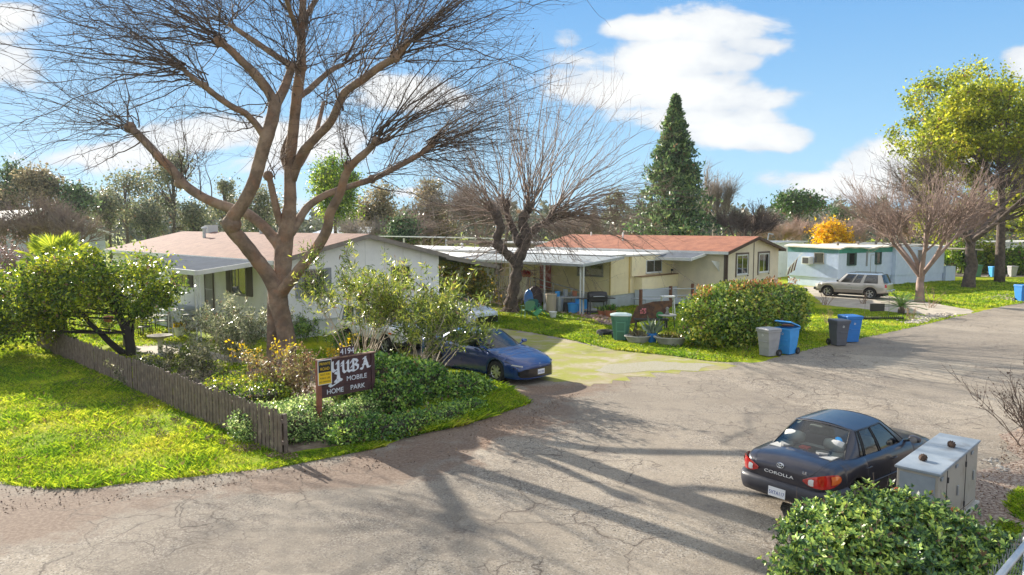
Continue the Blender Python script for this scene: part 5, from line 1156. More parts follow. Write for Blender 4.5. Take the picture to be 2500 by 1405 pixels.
def front_patch(cd_,name,pts,m,e=.012,rear=False,thick=.02):
    """pts (y,z) outline on the nose; curved to follow the plan shape"""
    xs_,wv_=cd_['xs'],cd_['wv']; s=-1 if rear else 1
    def X(y,z):
        k=[i for i in range(len(xs_)) if wv_[i]>=abs(y) and xs_[i]*s>0]
        if not k: return s*1.9
        xi_=max(k,key=lambda i:xs_[i]*s); x=xs_[xi_]*s
        kz=[i for i in range(len(xs_)) if cd_['zs'][i]*.5+cd_['zc'][i]*.5>=z and xs_[i]*s>0]; 
        if kz: x=min(x,max(xs_[i]*s for i in kz))
        return s*x
    we=wv_[-1] if not rear else wv_[0]; X0=X; X=lambda y,z: X0(y,z)+s*.036*max(0,1-(abs(y)/we)**2)
    ys_=[q[0] for q in pts]; ya,yb=min(ys_),max(ys_); NY=22; mb=MB(); vs=[]; n=len(pts)
    for k in range(NY+1):
        y=ya+(yb-ya)*(k/NY)*.998+.001*(yb-ya); zz=[]
        for a in range(n):
            (y0,z0),(y1,z1)=pts[a],pts[(a+1)%n]
            if (y0-y)*(y1-y)<=0 and y0!=y1: zz.append(z0+(z1-z0)*(y-y0)/(y1-y0))
        lo,hi=min(zz),max(zz)
        for t in (0,.5,1): z=lo+(hi-lo)*t; vs.append((X(y,z)+s*e,y,z))
    mb.add(vs,[(k*3+t,(k+1)*3+t,(k+1)*3+t+1,k*3+t+1) for k in range(NY) for t in (0,1)]); return mb.build(name,m,cd_['root'])
gl_blk=mat('gloss_black',(.012,.012,.014),rough=.2,coat=.6)
front_patch(cb,'grille',[(-.72,.22),(.72,.22),(.82,.40),(.58,.50),(-.58,.50),(-.82,.40)],gl_blk,.03)
front_patch(cb,'bumper_lip',[(-.80,.20),(.80,.20),(.80,.235),(-.80,.235)],blue,.045)
for s in (1,-1):
    fl=cb['flank']; mb=MB(); pts=[]
    for x,dz in ((1.62,.0),(1.80,-.005),(2.0,-.01),(2.16,-.015),(2.27,-.02),(2.34,-.03)):
        w_=float(np.interp(x,cb['xs'],cb['wv'])); z=float(np.interp(x,cb['xs'],cb['zs'])); pts.append(Vector((x,s*(w_*.965+.006),z-.105+dz)))
    n=len(pts); up=[p_+Vector((.0,-s*.05,.085)) for p_ in pts]; mb.add(pts+up,[(i,i+1,n+i+1,n+i) for i in range(n-1)]); h=mb.build('headlight',lampw,r,smooth=True)
    MB().tube([p_+Vector((0,s*.004,.03)) for p_ in pts],.010,5).build('lamp_strip',mat('lamp_dark',(.05,.05,.06),rough=.2),h)
    front_patch(cb,'bumper_vent',[(s*.74,.30),(s*.87,.34),(s*.87,.52),(s*.80,.56)],gl_blk,.008)
    front_patch(cb,'turn_lamp',[(s*.64,.555),(s*.86,.60),(s*.85,.635),(s*.66,.60)],lampw,.012)
emblem(r,(2.455,0,.575),(1,0,.25),(-.25,0,1),.07)
plate(r,(2.50,0,.375),(1,0,0),'8NC2981')
m=MB(); m.box(-2.0,-1.2,-.02,.02,1.40,1.45); 
# --- dark sedan, tail toward us
pD=dict(L=4.40,W=1.69,xr=-1.28,xf=1.20,wr=.30,ww=.19,gap=.05,spokes=7,sill=.2,
 w=[(-2.20,.66),(-2.12,.745),(-1.95,.80),(-1.4,.84),(0,.845),(1.1,.84),(1.8,.80),(2.05,.72),(2.20,.55)],
 zs=[(-2.20,.80),(-2.12,.86),(-1.9,.90),(-1.3,.915),(-.5,.90),(.7,.86),(1.3,.80),(1.9,.68),(2.20,.52)],
 zc=[(-2.20,.86),(-2.12,.93),(-1.95,.97),(-1.45,.985),(-.5,.95),(.7,.94),(1.3,.88),(1.9,.76),(2.20,.60)],
 zb=[(-2.20,.32),(-2.0,.26),(-1.6,.20),(1.6,.19),(2.20,.24)],
 g=dict(bf=1.02,br=-1.62,tf=.20,tr=-.92,wb=.725,wt=.535,zt=1.315,crown=.055,cf=.22,cr=.22,bulge=.02,
   side=[(.05,.03,'p'),(.11,.09,'g1'),(.28,.28,'g1'),(.47,.48,'p'),(.50,.52,'g2'),(.64,.72,'g2'),(.715,.86,'p'),(.735,.90,'g3'),(.79,.955,'p'),(.93,.985,'p')]),
 seams=[[(.95,.12),(1.0,.5),(.95,.98)],[(-.14,.05),(-.13,.5),(-.16,1.)],[(-.86,.45),(-1.02,.7),(-1.10,1.)],[(-.8,.06),(0,.03),(.9,.06)]],handles=[.02,-.92],hmat=None)
darkp=paint('faded_dark_violet_paint',(.018,.017,.030),.36,.6,.25); pD['hmat']=darkp; pD['mirror']=darkp
hd=Vector((math.cos(R(38.5)),math.sin(R(38.5)),0)); cD=Vector((6.18,12.93,0))
cdk=car('parked_car','old dark violet sedan seen from behind, parked beside the metal utility cabinet',cD,(hd.x,hd.y),pD,darkp); r=cdk['root']
# rear lamps wrap round the corners
def wrap_patch(cd_,name,ys,zlo,zhi,m,e=.012,side=1,parent=None):
    """ribbon round the tail: ys = list of (arc parameter), 0 at the centre of the tail to 1 well along the flank"""
    xs_,wv_=cd_['xs'],cd_['wv']; idx=[i for i in range(len(xs_)) if xs_[i]<-1.2]; path=[Vector((xs_[0]-.030,0,0)),Vector((xs_[0]-.02,wv_[0]*.8,0))]+[Vector((xs_[i],wv_[i]*.995,0)) for i in idx]
    cum=[0]; 
    for a,b_ in zip(path,path[1:]): cum.append(cum[-1]+(b_-a).length)
    def at(s): return Vector((float(np.interp(s,cum,[q.x for q in path])),float(np.interp(s,cum,[q.y for q in path])),0))
    vs=[];n=len(ys)
    for s,a,b_ in zip(ys,zlo,zhi):
        q=at(s); t=(at(s+.02)-at(s-.02)).normalized(); nr=Vector((-t.y,t.x,0)); nr=nr if nr.dot(q)>0 else -nr
        for z in (a,(a+b_)/2,b_):
            k=.03*max(0,(z-.62)/.25); w=q+nr*(e+(.012 if z==(a+b_)/2 else 0)-k*.6); vs.append((w.x,w.y*side,z))
    f=[]
    for i in range(n-1):
        for j in range(2): f.append((i*3+j,(i+1)*3+j,(i+1)*3+j+1,i*3+j+1))
    mb=MB(); mb.add(vs,f); return mb.build(name,m,parent or cd_['root'],smooth=True)
for s in (1,-1):
    t=wrap_patch(cdk,'taillight',[.40,.50,.60,.70,.80,.90,1.0,1.08],[.70,.655,.64,.635,.64,.655,.68,.71],[.735,.79,.825,.85,.86,.855,.84,.80],lampr,.02,s)
    wrap_patch(cdk,'reverse_lamp',[.50,.54,.58],[.675,.665,.67],[.755,.775,.77],lampw,.036,s,t); wrap_patch(cdk,'turn_lamp',[.84,.92,1.0,1.05],[.70,.70,.71,.73],[.835,.835,.825,.80],lampo,.036,s,t)
# bumper with a ledge
mb=MB(); xs_,wv_=cdk['xs'],cdk['wv']; path=[(x,w) for x,w in zip(xs_,wv_) if x<-1.62]; prof=[(.0,.27),(.05,.30),(.085,.40),(.09,.50),(.06,.545),(.0,.56)]
half=[Vector((x,w,0)) for x,w in path[::-1]]+[Vector((xs_[0]-.02,wv_[0]*.8,0)),Vector((xs_[0]-.032,wv_[0]*.4,0)),Vector((xs_[0]-.036,0,0))]; full=half+[Vector((q.x,-q.y,0)) for q in half[::-1][1:]]; vs=[];n=len(full)
for i,q in enumerate(full):
    t=(full[min(i+1,n-1)]-full[max(i-1,0)]).normalized(); nr=Vector((t.y,-t.x,0)); nr=nr if nr.dot(q-Vector((-1.2,0,0)))>0 else -nr
    for e,z in prof: w=q+nr*(e*.8+.003); vs.append((w.x,w.y,z+.03))
k=len(prof); mb.add(vs,[(i*k+j,(i+1)*k+j,(i+1)*k+j+1,i*k+j+1) for i in range(n-1) for j in range(k-1)]); mb.build('rear_bumper',paint('dull_dark_bumper',(.03,.03,.04),.5,.1,.0),r,smooth=True)
emblem(r,(-2.235,.0,.86),(-1,0,.15),(.15,0,1),.062)
textmesh('lettering','COROLLA',.068,mat('white_letter',(.75,.75,.75),rough=.4),r,frame_m((-2.252,.02,.715),(0,-1,0),(.03,0,1)),.002,1.7)
textmesh('badge','LE',.062,chrome,r,frame_m((-2.242,-.43,.845),(0,-1,.0),(.12,0,1)),.003,1.2); textmesh('badge','VE',.055,chrome,r,frame_m((-2.238,.47,.85),(0,-1,.0),(.12,0,1)),.003,1.2)
plate(r,(-2.32,.0,.42),(-1,0,.05),'5XTA117')
# trunk seam, rear shelf with clutter
MB().tube([(-1.72,.60,.985),(-2.05,.62,.955),(-2.17,.60,.90),(-2.225,.50,.80)],.004,4).build('trunk_seam',blk,r); MB().tube([(-1.72,-.60,.985),(-2.05,-.62,.955),(-2.17,-.60,.90),(-2.225,-.50,.80)],.004,4).build('trunk_seam',blk,r)
sh_=MB().box(-1.66,-1.20,-.56,.56,.955,.975).build('parcel_shelf',mat('shelf_grey',(.40,.40,.38),rough=.9),r)
MB().box(-1.5,-1.38,-.06,.10,.976,1.02).build('brake_lamp',mat('lamp_red_bright',(.9,.05,.05),rough=.3),sh_)
for y in (.35,-.3): MB().lathe([(0,0),(.12,.0),(.11,.03),(0,.035)],12,(-1.45,y,.976)).build('speaker_cover',mat('mid_plastic',(.25,.25,.24)),sh_)
MB().lathe([(0,-.005),(.07,0),(0,.005)],10,(-1.16,-.42,1.17),'x').build('window_sticker',lbluep,r)
for s in (1,-1): MB().tube([(x,s*(cdk['flank'](x,.42)[0]+.012),cdk['flank'](x,.42)[1]) for x in np.linspace(-.95,1.,9)],.016,5).build('side_moulding',darkp,r,smooth=True)
# --- silver station wagon / suv on the far drive
pS=dict(L=4.60,W=1.72,xr=-1.32,xf=1.40,wr=.36,ww=.24,gap=.075,spokes=5,sill=.36,two_z=.50,tint=True,
 w=[(-2.30,.74),(-2.22,.80),(-1.9,.84),(0,.86),(1.5,.86),(2.0,.82),(2.2,.76),(2.30,.62)],
 zs=[(-2.30,1.02),(-2.2,1.06),(-1,1.06),(.8,1.02),(1.2,1.0),(1.8,.94),(2.15,.86),(2.30,.72)],
 zc=[(-2.30,1.04),(-2.2,1.08),(-1,1.08),(.8,1.06),(1.2,1.07),(1.8,1.0),(2.15,.90),(2.30,.76)],
 zb=[(-2.30,.44),(-2.0,.40),(-1.6,.36),(1.6,.34),(2.30,.38)],
 g=dict(bf=1.02,br=-2.22,tf=.30,tr=-1.98,wb=.80,wt=.66,zt=1.60,crown=.05,cf=.2,cr=.10,bulge=.01,glass_t=(1,7),
   side=[(.04,.02,'p'),(.09,.06,'g1'),(.2,.18,'g1'),(.325,.30,'p'),(.365,.345,'g2'),(.52,.52,'p'),(.58,.58,'p'),(.60,.60,'g3'),(.75,.75,'g3'),(.90,.90,'p')]),
 seams=[[(.85,.1),(.88,.5),(.85,1.)],[(-.18,.05),(-.18,.5),(-.2,1.)],[(-.85,.4),(-1.1,.7),(-1.15,1.)],[(-.8,.04),(0,.02),(.8,.04)]],handles=[0.,-.98],hmat=blk,mirror=blk)
silv=paint('champagne_silver',(.46,.44,.40),.3,.8,.5)
xw=G(2123,731); cS=Vector((xw.x,xw.y,0))+U*1.32+V*.80
cs_=car('parked_car','champagne silver station wagon parked on the drive before the teal banded home',cS,(U.x,U.y),pS,silv,twotone=mat('warm_grey_cladding',(.25,.22,.19),rough=.6)); r=cs_['root']
for s in (1,-1):
    MB().tube([(-1.7,s*.52,1.66),(-1.6,s*.52,1.71),(.0,s*.52,1.71),(.1,s*.52,1.66)],.015,5).build('roof_rail',blk,r)
    wrap_patch(cs_,'taillight',[.68,.74,.80,.86],[.78,.78,.78,.78],[1.0,1.0,1.0,1.0],lampr,.012,s)
    MB().tube([(x,s*(cs_['flank'](x,.30)[0]+.01),.60) for x in np.linspace(-.9,.95,7)],.03,5).build('side_moulding',silv,r,smooth=True)
    w_=MB(); w_.prism([(2.05,s*.80,.70),(2.26,s*.66,.70),(2.26,s*.66,.84),(2.05,s*.80,.86)],(0,s*.02,0)); w_.build('headlight',lampw,r)
MB().box(-2.40,-2.26,-.80,.80,.46,.62).build('rear_bumper',silv,r,bevel=.03); MB().box(2.24,2.36,-.78,.78,.44,.62).build('front_bumper',dgrey,r,bevel=.03)
plate(r,(-2.405,.0,.54),(-1,0,0),'4KXR320')
# --- white suv under the oleander and pale car in the carport
pW=dict(pS); pW.update(L=4.25,W=1.80,xr=-1.25,xf=1.33,wr=.35,twin=False,spokes=6,two_z=.52,
 w=[(-2.12,.76),(-2.0,.84),(0,.90),(1.5,.90),(1.9,.86),(2.05,.78),(2.12,.64)],
 zs=[(-2.12,1.04),(-1,1.08),(.8,1.05),(1.5,1.03),(1.95,.98),(2.12,.82)],zc=[(-2.12,1.06),(-1,1.1),(.8,1.12),(1.5,1.10),(1.95,1.02),(2.12,.84)],
 zb=[(-2.12,.42),(-1.6,.32),(1.6,.32),(2.12,.36)],seams=[[(.75,.1),(.78,.5),(.75,1.)],[(-.18,.05),(-.18,.5),(-.2,1.)]],handles=[0.,-.9])
pW['g']=dict(pS['g']); pW['g'].update(bf=1.02,br=-2.05,tf=.42,tr=-1.85,wb=.82,wt=.68,zt=1.64)
whitep=paint('white_car_paint',(.72,.72,.70),.25,1.,.0)
gw=G(940,866); cW=Vector((gw.x,gw.y,0))-HU*1.33+V*.86
cw=car('parked_car','white compact suv half hidden behind the tall oleander bush',cW,(HU.x,HU.y),pW,whitep,twotone=mat('dark_cladding',(.05,.05,.052),rough=.6)); r=cw['root']
front_patch(cw,'grille',[(-.55,.72),(.55,.72),(.55,.86),(-.55,.86)],gl_blk,.03); front_patch(cw,'lower_grille',[(-.6,.38),(.6,.38),(.6,.55),(-.6,.55)],blk,.03)
for s in (1,-1):
    MB().lathe([(0,.03),(.08,.02),(.085,-.04)],16,(2.06,s*.68,.80),'x').build('headlight',lampw,r); MB().box(1.62,1.78,s*.895-.012,s*.895+.012,.80,.86).build('side_marker',lampo,r)
gw=G(1192,792); pW2=dict(pB); pW2['W']=1.78; pW2['L']=4.6; pW2['seal']=blk
pal=paint('pale_blue_white_paint',(.60,.66,.74),.25,1.,.1); pW2['hmat']=pal
cw2=car('parked_car','pale silver white sedan under the carport awning, behind the blue sedan',Vector((gw.x,gw.y,0))-HU*1.9-V*.9+Vector((.3,0,0)),(HU.x,HU.y),pW2,pal); r=cw2['root']
front_patch(cw2,'grille',[(-.72,.22),(.72,.22),(.80,.42),(.6,.52),(-.6,.52),(-.80,.42)],gl_blk,.02)
for s in (1,-1): front_patch(cw2,'headlight',[(s*.55,.60),(s*.82,.62),(s*.84,.70),(s*.60,.67)],lampw,.015)
# ================================================================ picket fence along the left lawn
F0=G(685,1112)
def picket_run(label,start,n,sp_,hgt):
    o=thing('picket_fence',label,'fence',start,VA,'weathered picket fence along the lawn')
    for k in range(n):
        y=k*sp_; h=hgt*random.uniform(.95,1.05); w=.065; tl=random.gauss(0,.012); x=random.gauss(0,.004)
        m=MB(); m.prism([(x-.012,y-w,.0),(x-.012,y+w,0),(x-.012,y+w+tl,h-.06),(x-.012,y+w*.4+tl,h),(x-.012,y-w*.4+tl,h),(x-.012,y-w+tl,h-.06)],(.022,0,0)); m.build('picket',pick,o)
    for z in (.22,.68): MB().box(.02,.06,-.05,(n-1)*sp_+.05,z,z+.08).build('rail',pick,o)
    for k in range(0,n,12): MB().box(.062,.15,k*sp_-.045,k*sp_+.045,0,hgt*.93).build('post',pick,o)
picket_run('near half of the weathered picket fence, ending beside the sign bushes',F0,50,.176,.93)
picket_run('far half of the weathered picket fence, running under the citrus tree',F0+U*8.86,62,.176,.90)
# ================================================================ park sign
SG=G(781,1052); sg=thing('park_sign','brown wooden mobile home park sign with white lettering on two posts','sign',SG,VA)
sgm=mat('sign_brown_board',(.075,.028,.030),(.05,.02,.024),scale=3,rough=.6,dirt=((.16,.12,.10),3,.6,.75)); sw=mat('sign_white_letter',(.74,.76,.82),(.62,.65,.72),scale=9,rough=.6)
for x,mm_ in ((0,woodr),(1.50,sgm)): MB().box(x-.05,x+.05,-.045,.055,-.1,1.66).build('post',mm_,sg,bevel=.006)
bd=MB()
for z0,z1 in ((1.235,1.66),(1.02,1.23),(.76,1.015)): bd.box(.055,1.445,-.02,.02,z0,z1)
board=bd.build('board',sgm,sg,bevel=.004); MB().box(-.06,1.56,-.06,.06,1.662,1.69).build('cap_rail',mat('worn_cap',(.30,.19,.13),(.16,.08,.06),scale=9,rough=.8),sg)
def nib(name,parent,strokes,x0,z0,w,h,nw=.085,ang=38,y=-.026,m=sw):
    mb=MB(); nv=Vector((math.cos(R(ang)),0,math.sin(R(ang))))*nw*h*.5; tn=Vector((-nv.z,0,nv.x))*.35
    for st in strokes:
        pts=[Vector((x0+a*w,y,z0+b_*h)) for a,b_ in st]
        for a,b_ in zip(pts,pts[1:]):
            hull=[a-nv,a-tn,b_-tn,b_+nv,b_+tn,a+tn] if (b_-a).x>0 or 1 else []
            cs=[a-nv,a+nv,a+tn,a-tn,b_-nv,b_+nv,b_+tn,b_-tn]; c=sum(cs,Vector())/8
            P_=sorted(set((round(q.x,5),round(q.z,5)) for q in cs)); 
            def half(pl):
                o=[]
                for q in pl:
                    while len(o)>=2 and (o[-1][0]-o[-2][0])*(q[1]-o[-2][1])-(o[-1][1]-o[-2][1])*(q[0]-o[-2][0])<=0: o.pop()
                    o.append(q)
                return o
            lo=half(P_); up_=half(P_[::-1]); hu=lo[:-1]+up_[:-1]; dd=random.uniform(0,.002); mb.prism([(q[0],y-dd,q[1]) for q in hu],(0,.006,0))
    return mb.build(name,m,parent)
nib('letter_y',board,[[(.05,.82),(.22,.98),(.22,.45),(.38,.30),(.66,.42)],[(.62,.85),(.80,1.0),(.80,.10),(.72,-.25),(.45,-.42)],[(.80,.2),(.86,-.30),(1.12,-.42)],[(.45,-.42),(.85,-.50),(.1,-.75),(-.12,-.62)],[(.5,.2),(.8,.1)]],.30,1.255,.27,.33,.25)
nib('letter_u',board,[[(.0,.80),(.22,.98),(.22,.2),(.42,.02),(.74,.22)],[(.62,.80),(.80,.98),(.78,.15),(1.0,.02)],[(.0,.62),(.16,.7)]],.60,1.285,.24,.29,.24)
nib('letter_b',board,[[(.0,.72),(.25,.98),(.62,.92),(.80,.75),(.5,.56),(.85,.40),(.82,.14),(.45,.0),(.0,.10)],[(.30,.95),(.32,.12)],[(.05,.32),(.22,.5)]],.86,1.295,.25,.29,.24)
nib('letter_a',board,[[(-.05,.08),(.16,.0),(.52,.98)],[(.44,.98),(.80,.08),(1.05,.12)],[(.2,.38),(.75,.38)],[(.25,.86),(.5,.98)]],1.16,1.305,.25,.29,.24)
textmesh('word','MOBILE',.165,sw,board,frame_m((1.03,-.026,1.125),(1,0,0),(0,0,1)),.003,1.05)
textmesh('word','HOME',.165,sw,board,frame_m((.42,-.026,.885),(1,0,0),(0,0,1)),.003,1.0); textmesh('word','PARK',.165,sw,board,frame_m((1.05,-.026,.890),(1,0,0),(0,0,1)),.003,1.05)
o=MB().box(.58,.98,-.012,.012,1.692,1.90).build('number_plate',sgm,sg)
textmesh('house_number','4194',.20,sw,o,frame_m((.78,-.018,1.795),(1,0,0),(0,0,1)),.003,1.0)
# yellow and black private road notice
ys=thing('road_notice','yellow and black private road notice on the left corner of the park sign','sign',SG+V*-.06-U*.066,VA)
yel=mat('notice_yellow',(.80,.52,.01),rough=.4); yw=mat('notice_white',(.75,.75,.72),rough=.4)
MB().box(.0,.37,-.004,.004,1.09,1.68).build('plate',yw,ys,bevel=.01); MB().box(.018,.352,-.0075,-.0045,1.108,1.385).build('yellow_panel',yel,ys); MB().box(.018,.352,-.0075,-.0045,1.387,1.662).build('black_panel',blk,ys)
for t_,z,s_,m_ in (('PRIVATE',1.585,.088,yel),('ROAD',1.465,.10,yel),('NOT FOR',1.33,.066,blk),('PUBLIC USE',1.245,.060,blk),('NO PARKING',1.160,.060,blk)): textmesh('notice_text',t_,s_,m_,ys,frame_m((.185,-.010,z),(1,0,0),(0,0,1)),.001,.86)
# ================================================================ utility cabinet by the old sedan
uc=thing('utility_cabinet','pale grey metal utility cabinet beside the old dark sedan','cabinet',Vector((6.36,10.36,0)),R(45))
um=mat('cabinet_paint_and_shade',(.27,.31,.35),(.22,.26,.30),scale=3,rough=.5,dirt=((.16,.16,.16),2.5,.5,.75)); us=mat('cabinet_side_warm_bounce',(.36,.34,.30),(.31,.295,.26),scale=2,rough=.55,dirt=((.22,.18,.14),2.2,.5,.75))  # side colour holds warm ground bounce; blue tone doubles as end face shade
MB().box(0.03,2.40,.03,.60,0,1.08).build('body',us,uc,bevel=.008); MB().box(.0,1.63,.0,.63,1.082,1.125).build('lid',um,uc,bevel=.008); MB().box(1.645,2.43,.0,.63,1.082,1.125).build('lid',um,uc,bevel=.008)
MB().box(.02,.029,.07,.56,.08,1.04).build('end_panel',um,uc)  # bluish shade put into the colour of the end face
for x in (.50,1.62): MB().box(x-.006,x+.006,.022,.029,.05,1.05).build('panel_seam',dgrey,uc)
for x in (.12,.95,1.9): MB().box(x,x+.12,.008,.028,.98,1.03).build('latch',um,uc,bevel=.004)
for x in (.53,1.59):
    for z in (.18,.85): MB().lathe([(.012,z),(.012,z+.09)],8,(x,.018,0)).build('hinge',dgrey,uc)
for x in (1.1,2.1): MB().box(x,x+.035,.0,.028,.50,.66).build('door_handle',steel,uc,bevel=.005)
for k in range(6): MB().box(.70,1.05,.018,.029,.14+k*.03,.15+k*.03).build('vent_slot',dgrey,uc)
MB().box(-.03,2.46,-.03,.66,.0,.05).build('base_pad',concp,uc,bevel=.008)
def cone(label,loc,rz):
    t=thing('pine_cone',label,'pine cone',loc,rz,'pine cones on the cabinet lid'); m=MB(); m.lathe([(0,-.075),(.03,-.06),(.045,-.02),(.042,.03),(.02,.065),(0,.075)],10,(0,0,.045),'x')
    for i in range(46):
        a=i*2.4; x=-.065+.13*i/46; r=.040*math.sin(math.pi*(i+3)/52)+.006; c=Vector((x,r*math.cos(a),.045+r*math.sin(a))); dr=Vector((.3,math.cos(a),math.sin(a))).normalized()*.020; sd=Vector((0,-math.sin(a),math.cos(a)))*.013
        m.add([c-sd,c+sd,c+sd*.6+dr,c-sd*.6+dr,c+dr*.4+Vector((.008,0,0))],[(0,1,2,3),(0,1,4),(2,3,4)])
    m.build('scales',mat('cone_brown',(.10,.06,.04),(.05,.03,.02),scale=20,rough=.8),t)
cone('dark pine cone lying on the near part of the cabinet lid',uc.location+V*.52+U*.37+Vector((0,0,1.125)),.6)
cone('brown pine cone on the lid joint near the cabinet middle',uc.location+V*1.62+U*.22+Vector((0,0,1.125)),1.4)
# ================================================================ chain link fence bottom right
cl=thing('chain_link_fence','galvanised chain link fence corner with a thick top rail, bottom right','fence',Vector((3.52,5.30,0)),math.atan2(.95,1.02))
MB().tube([(-1.5,0,1.8),(5.5,0,1.8)],.030,12).build('top_rail',steel,cl,smooth=True)
for x in (1.95,4.6): MB().tube([(x,.0,0),(x,.0,1.77)],.035,12).build('post',steel,cl,smooth=True); MB().lathe([(.042,-.05),(.048,-.03),(.048,.03),(.042,.05)],12,(x,0,1.8),'x').build('rail_clamp',steel,cl,smooth=True)
m=MB(); s_=.075
for i in range(-20,74):
    for j in range(0,24):
        x=i*s_; z=j*s_; 
        if (i+j)%2==0: m.bar((x,.035,z),(x+s_,.035,z+s_),.0035,.0035); m.bar((x+s_,.035,z),(x,.035,z+s_),.0035,.0035)
for i in range(-10,37): x=i*2*s_; m.bar((x,.035,1.80),(x-.02,.045,1.90),.005,.005); m.bar((x,.035,1.80),(x+.025,.03,1.89),.005,.005)
m.build('mesh',mat('dull_wire',(.20,.22,.23),rough=.5,metal=.4),cl)
# ================================================================ bins
def recycle(parent,c,s,m):
    mb=MB()
    for k in range(3):
        a=math.pi/2+k*2.094; a2=a+2.094; p0=Vector((math.cos(a),0,math.sin(a)))*s; p1=Vector((math.cos(a2),0,math.sin(a2)))*s; q0=p0.lerp(p1,.12); q1=p0.lerp(p1,.78); mb.bar(Vector(c)+q0,Vector(c)+q1,s*.32,.004,up=(0,1,0))
    mb.build('recycling_mark',m,parent)
def bin_(label,loc,rz,m,H=1.02,w=.52,d=.60,lid=None,open_=False,mark=True,group=None,ang=.0,stuff_=None):
    t=thing('wheelie_bin',label,'wheelie bin',loc,rz,group); b0,b1=.80,1.; mb=MB(); zb,zt=.03,H-.06
    def ring(k,z,e=0): return [(-w/2*k-e,-d/2*k*(.9 if k<1 else 1)-e,z),(w/2*k+e,-d/2*k*(.9 if k<1 else 1)-e,z),(w/2*k+e,d/2*k+e,z),(-w/2*k-e,d/2*k+e,z)]
    R_=[ring(.78,zb),ring(.83,.30),ring(.86,.34),ring(.93,.62),ring(.95,.64),ring(1.,zt-.08),ring(1.,zt-.08,.022),ring(1.,zt,.026)]
    vs=[q for r_ in R_ for q in r_]; mb.add(vs,[(i*4+k,i*4+(k+1)%4,(i+1)*4+(k+1)%4,(i+1)*4+k) for i in range(len(R_)-1) for k in range(4)]+[(3,2,1,0)]); bd=mb.build('body',m,t,bevel=.018)
    MB().add(ring(.9,zt-.05),[(0,1,2,3)]) 
    mb=MB(); L=[(-w/2-.035,-d/2-.05,0),(w/2+.035,-d/2-.05,0),(w/2+.035,d/2+.02,0),(-w/2-.035,d/2+.02,0)]; T_=[(x*.9,y*.9,.06) for x,y,z in L]; 
    ca,sa=math.cos(ang),math.sin(ang)
    def tr(q): y=q[1]-d/2; z=q[2]+.0; return (q[0],d/2+y*ca-z*sa*-1*0+ (z*sa),zt+.004+(-y)*sa+z*ca)
    mb.add([tr(q) for q in L+[(x,y,.025) for x,y,z in L]+T_],[(3,2,1,0),(0,1,5,4),(1,2,6,5),(2,3,7,6),(3,0,4,7),(4,5,9,8),(5,6,10,9),(6,7,11,10),(7,4,8,11),(8,9,10,11)]); mb.build('lid',lid or m,t,bevel=.012)
    MB().tube([(-w/2+.04,d/2+.03,zt-.02),(-w/2+.06,d/2+.11,zt),(w/2-.06,d/2+.11,zt),(w/2-.04,d/2+.03,zt-.02)],.016,8).build('handle',m,t,smooth=True)
    for s in (1,-1): 
        o=MB().lathe([(.05,-.03),(.12,-.03),(.13,-.015),(.13,.015),(.12,.03),(.05,.03)],18,(s*(w/2-.01),d/2*.86,.13),'x').build('wheel',blk,t,smooth=True,auto=40); MB().lathe([(0,-.033),(.05,-.033),(.05,.033),(0,.033)],12,(s*(w/2-.01),d/2*.86,.13),'x').build('hub',dgreyp,o)
    MB().tube([(-w*.28,-d/2*.90,.58),(-w*.28,-d/2-.03,.57),(w*.28,-d/2-.03,.57),(w*.28,-d/2*.90,.58)],.013,6).build('grab_bar',m,t)
    if mark: recycle(bd,(0,-d/2*.985-.012,.80),.055,wht)
    return t
GBn='wheelie bins along the road edge'
bin_('light grey wheelie bin standing at the front corner of the clipped hedge',G(1880,872)+Vector((0,.2,0)),R(-62)+math.pi*.0,greyp,1.05,.56,.62,group=GBn)
b2=bin_('sky blue wheelie bin with its lid propped open by cardboard, beside the light grey one',G(1920,868)+Vector((.12,.3,0)),R(-50),lbluep,1.08,.60,.68,ang=.30,group=GBn)
cb_=thing('cardboard','red brown cardboard flaps sticking out of the open sky blue bin','cardboard',b2.location+Vector((0,0,1.05)),R(-50)); card=mat('cardboard_red',(.42,.16,.10),(.50,.30,.20),scale=5,rough=.9)
MB().bar((-.1,.0,-.02),(.25,-.45,.14),.30,.01).build('flap',card,cb_); MB().bar((.05,.1,-.02),(.3,-.30,.10),.22,.01).build('flap',card,cb_)
bin_('dark slate grey wheelie bin with a white recycling mark, beside the road',G(2052,846)+Vector((0,.2,0)),R(10),dgreyp,1.06,.55,.60,group=GBn)
bin_('deep blue wheelie bin directly behind the slate grey one',G(2076,838)+Vector((.1,.3,0)),R(8),bluep,1.12,.66,.66,group=GBn)
bin_('bright blue wheelie bin at the right edge, beside the raked branches',G(2495,738),R(5),bluep,1.1,.64,.66,group=GBn)
bin_('dark green wheelie bin on the far road behind the forked bare tree',G(2384,677),R(0),greenp,1.15,.64,.66,group=GBn,mark=False)
bin_('small sky blue wheelie bin on the far road left of the dark trunk',G(2424,677),R(0),lbluep,1.0,.55,.6,group=GBn,mark=False)
bin_('pale grey wheelie bin on the far road right of the dark trunk',G(2471,677),R(0),greyp,1.05,.6,.6,group=GBn,mark=False)
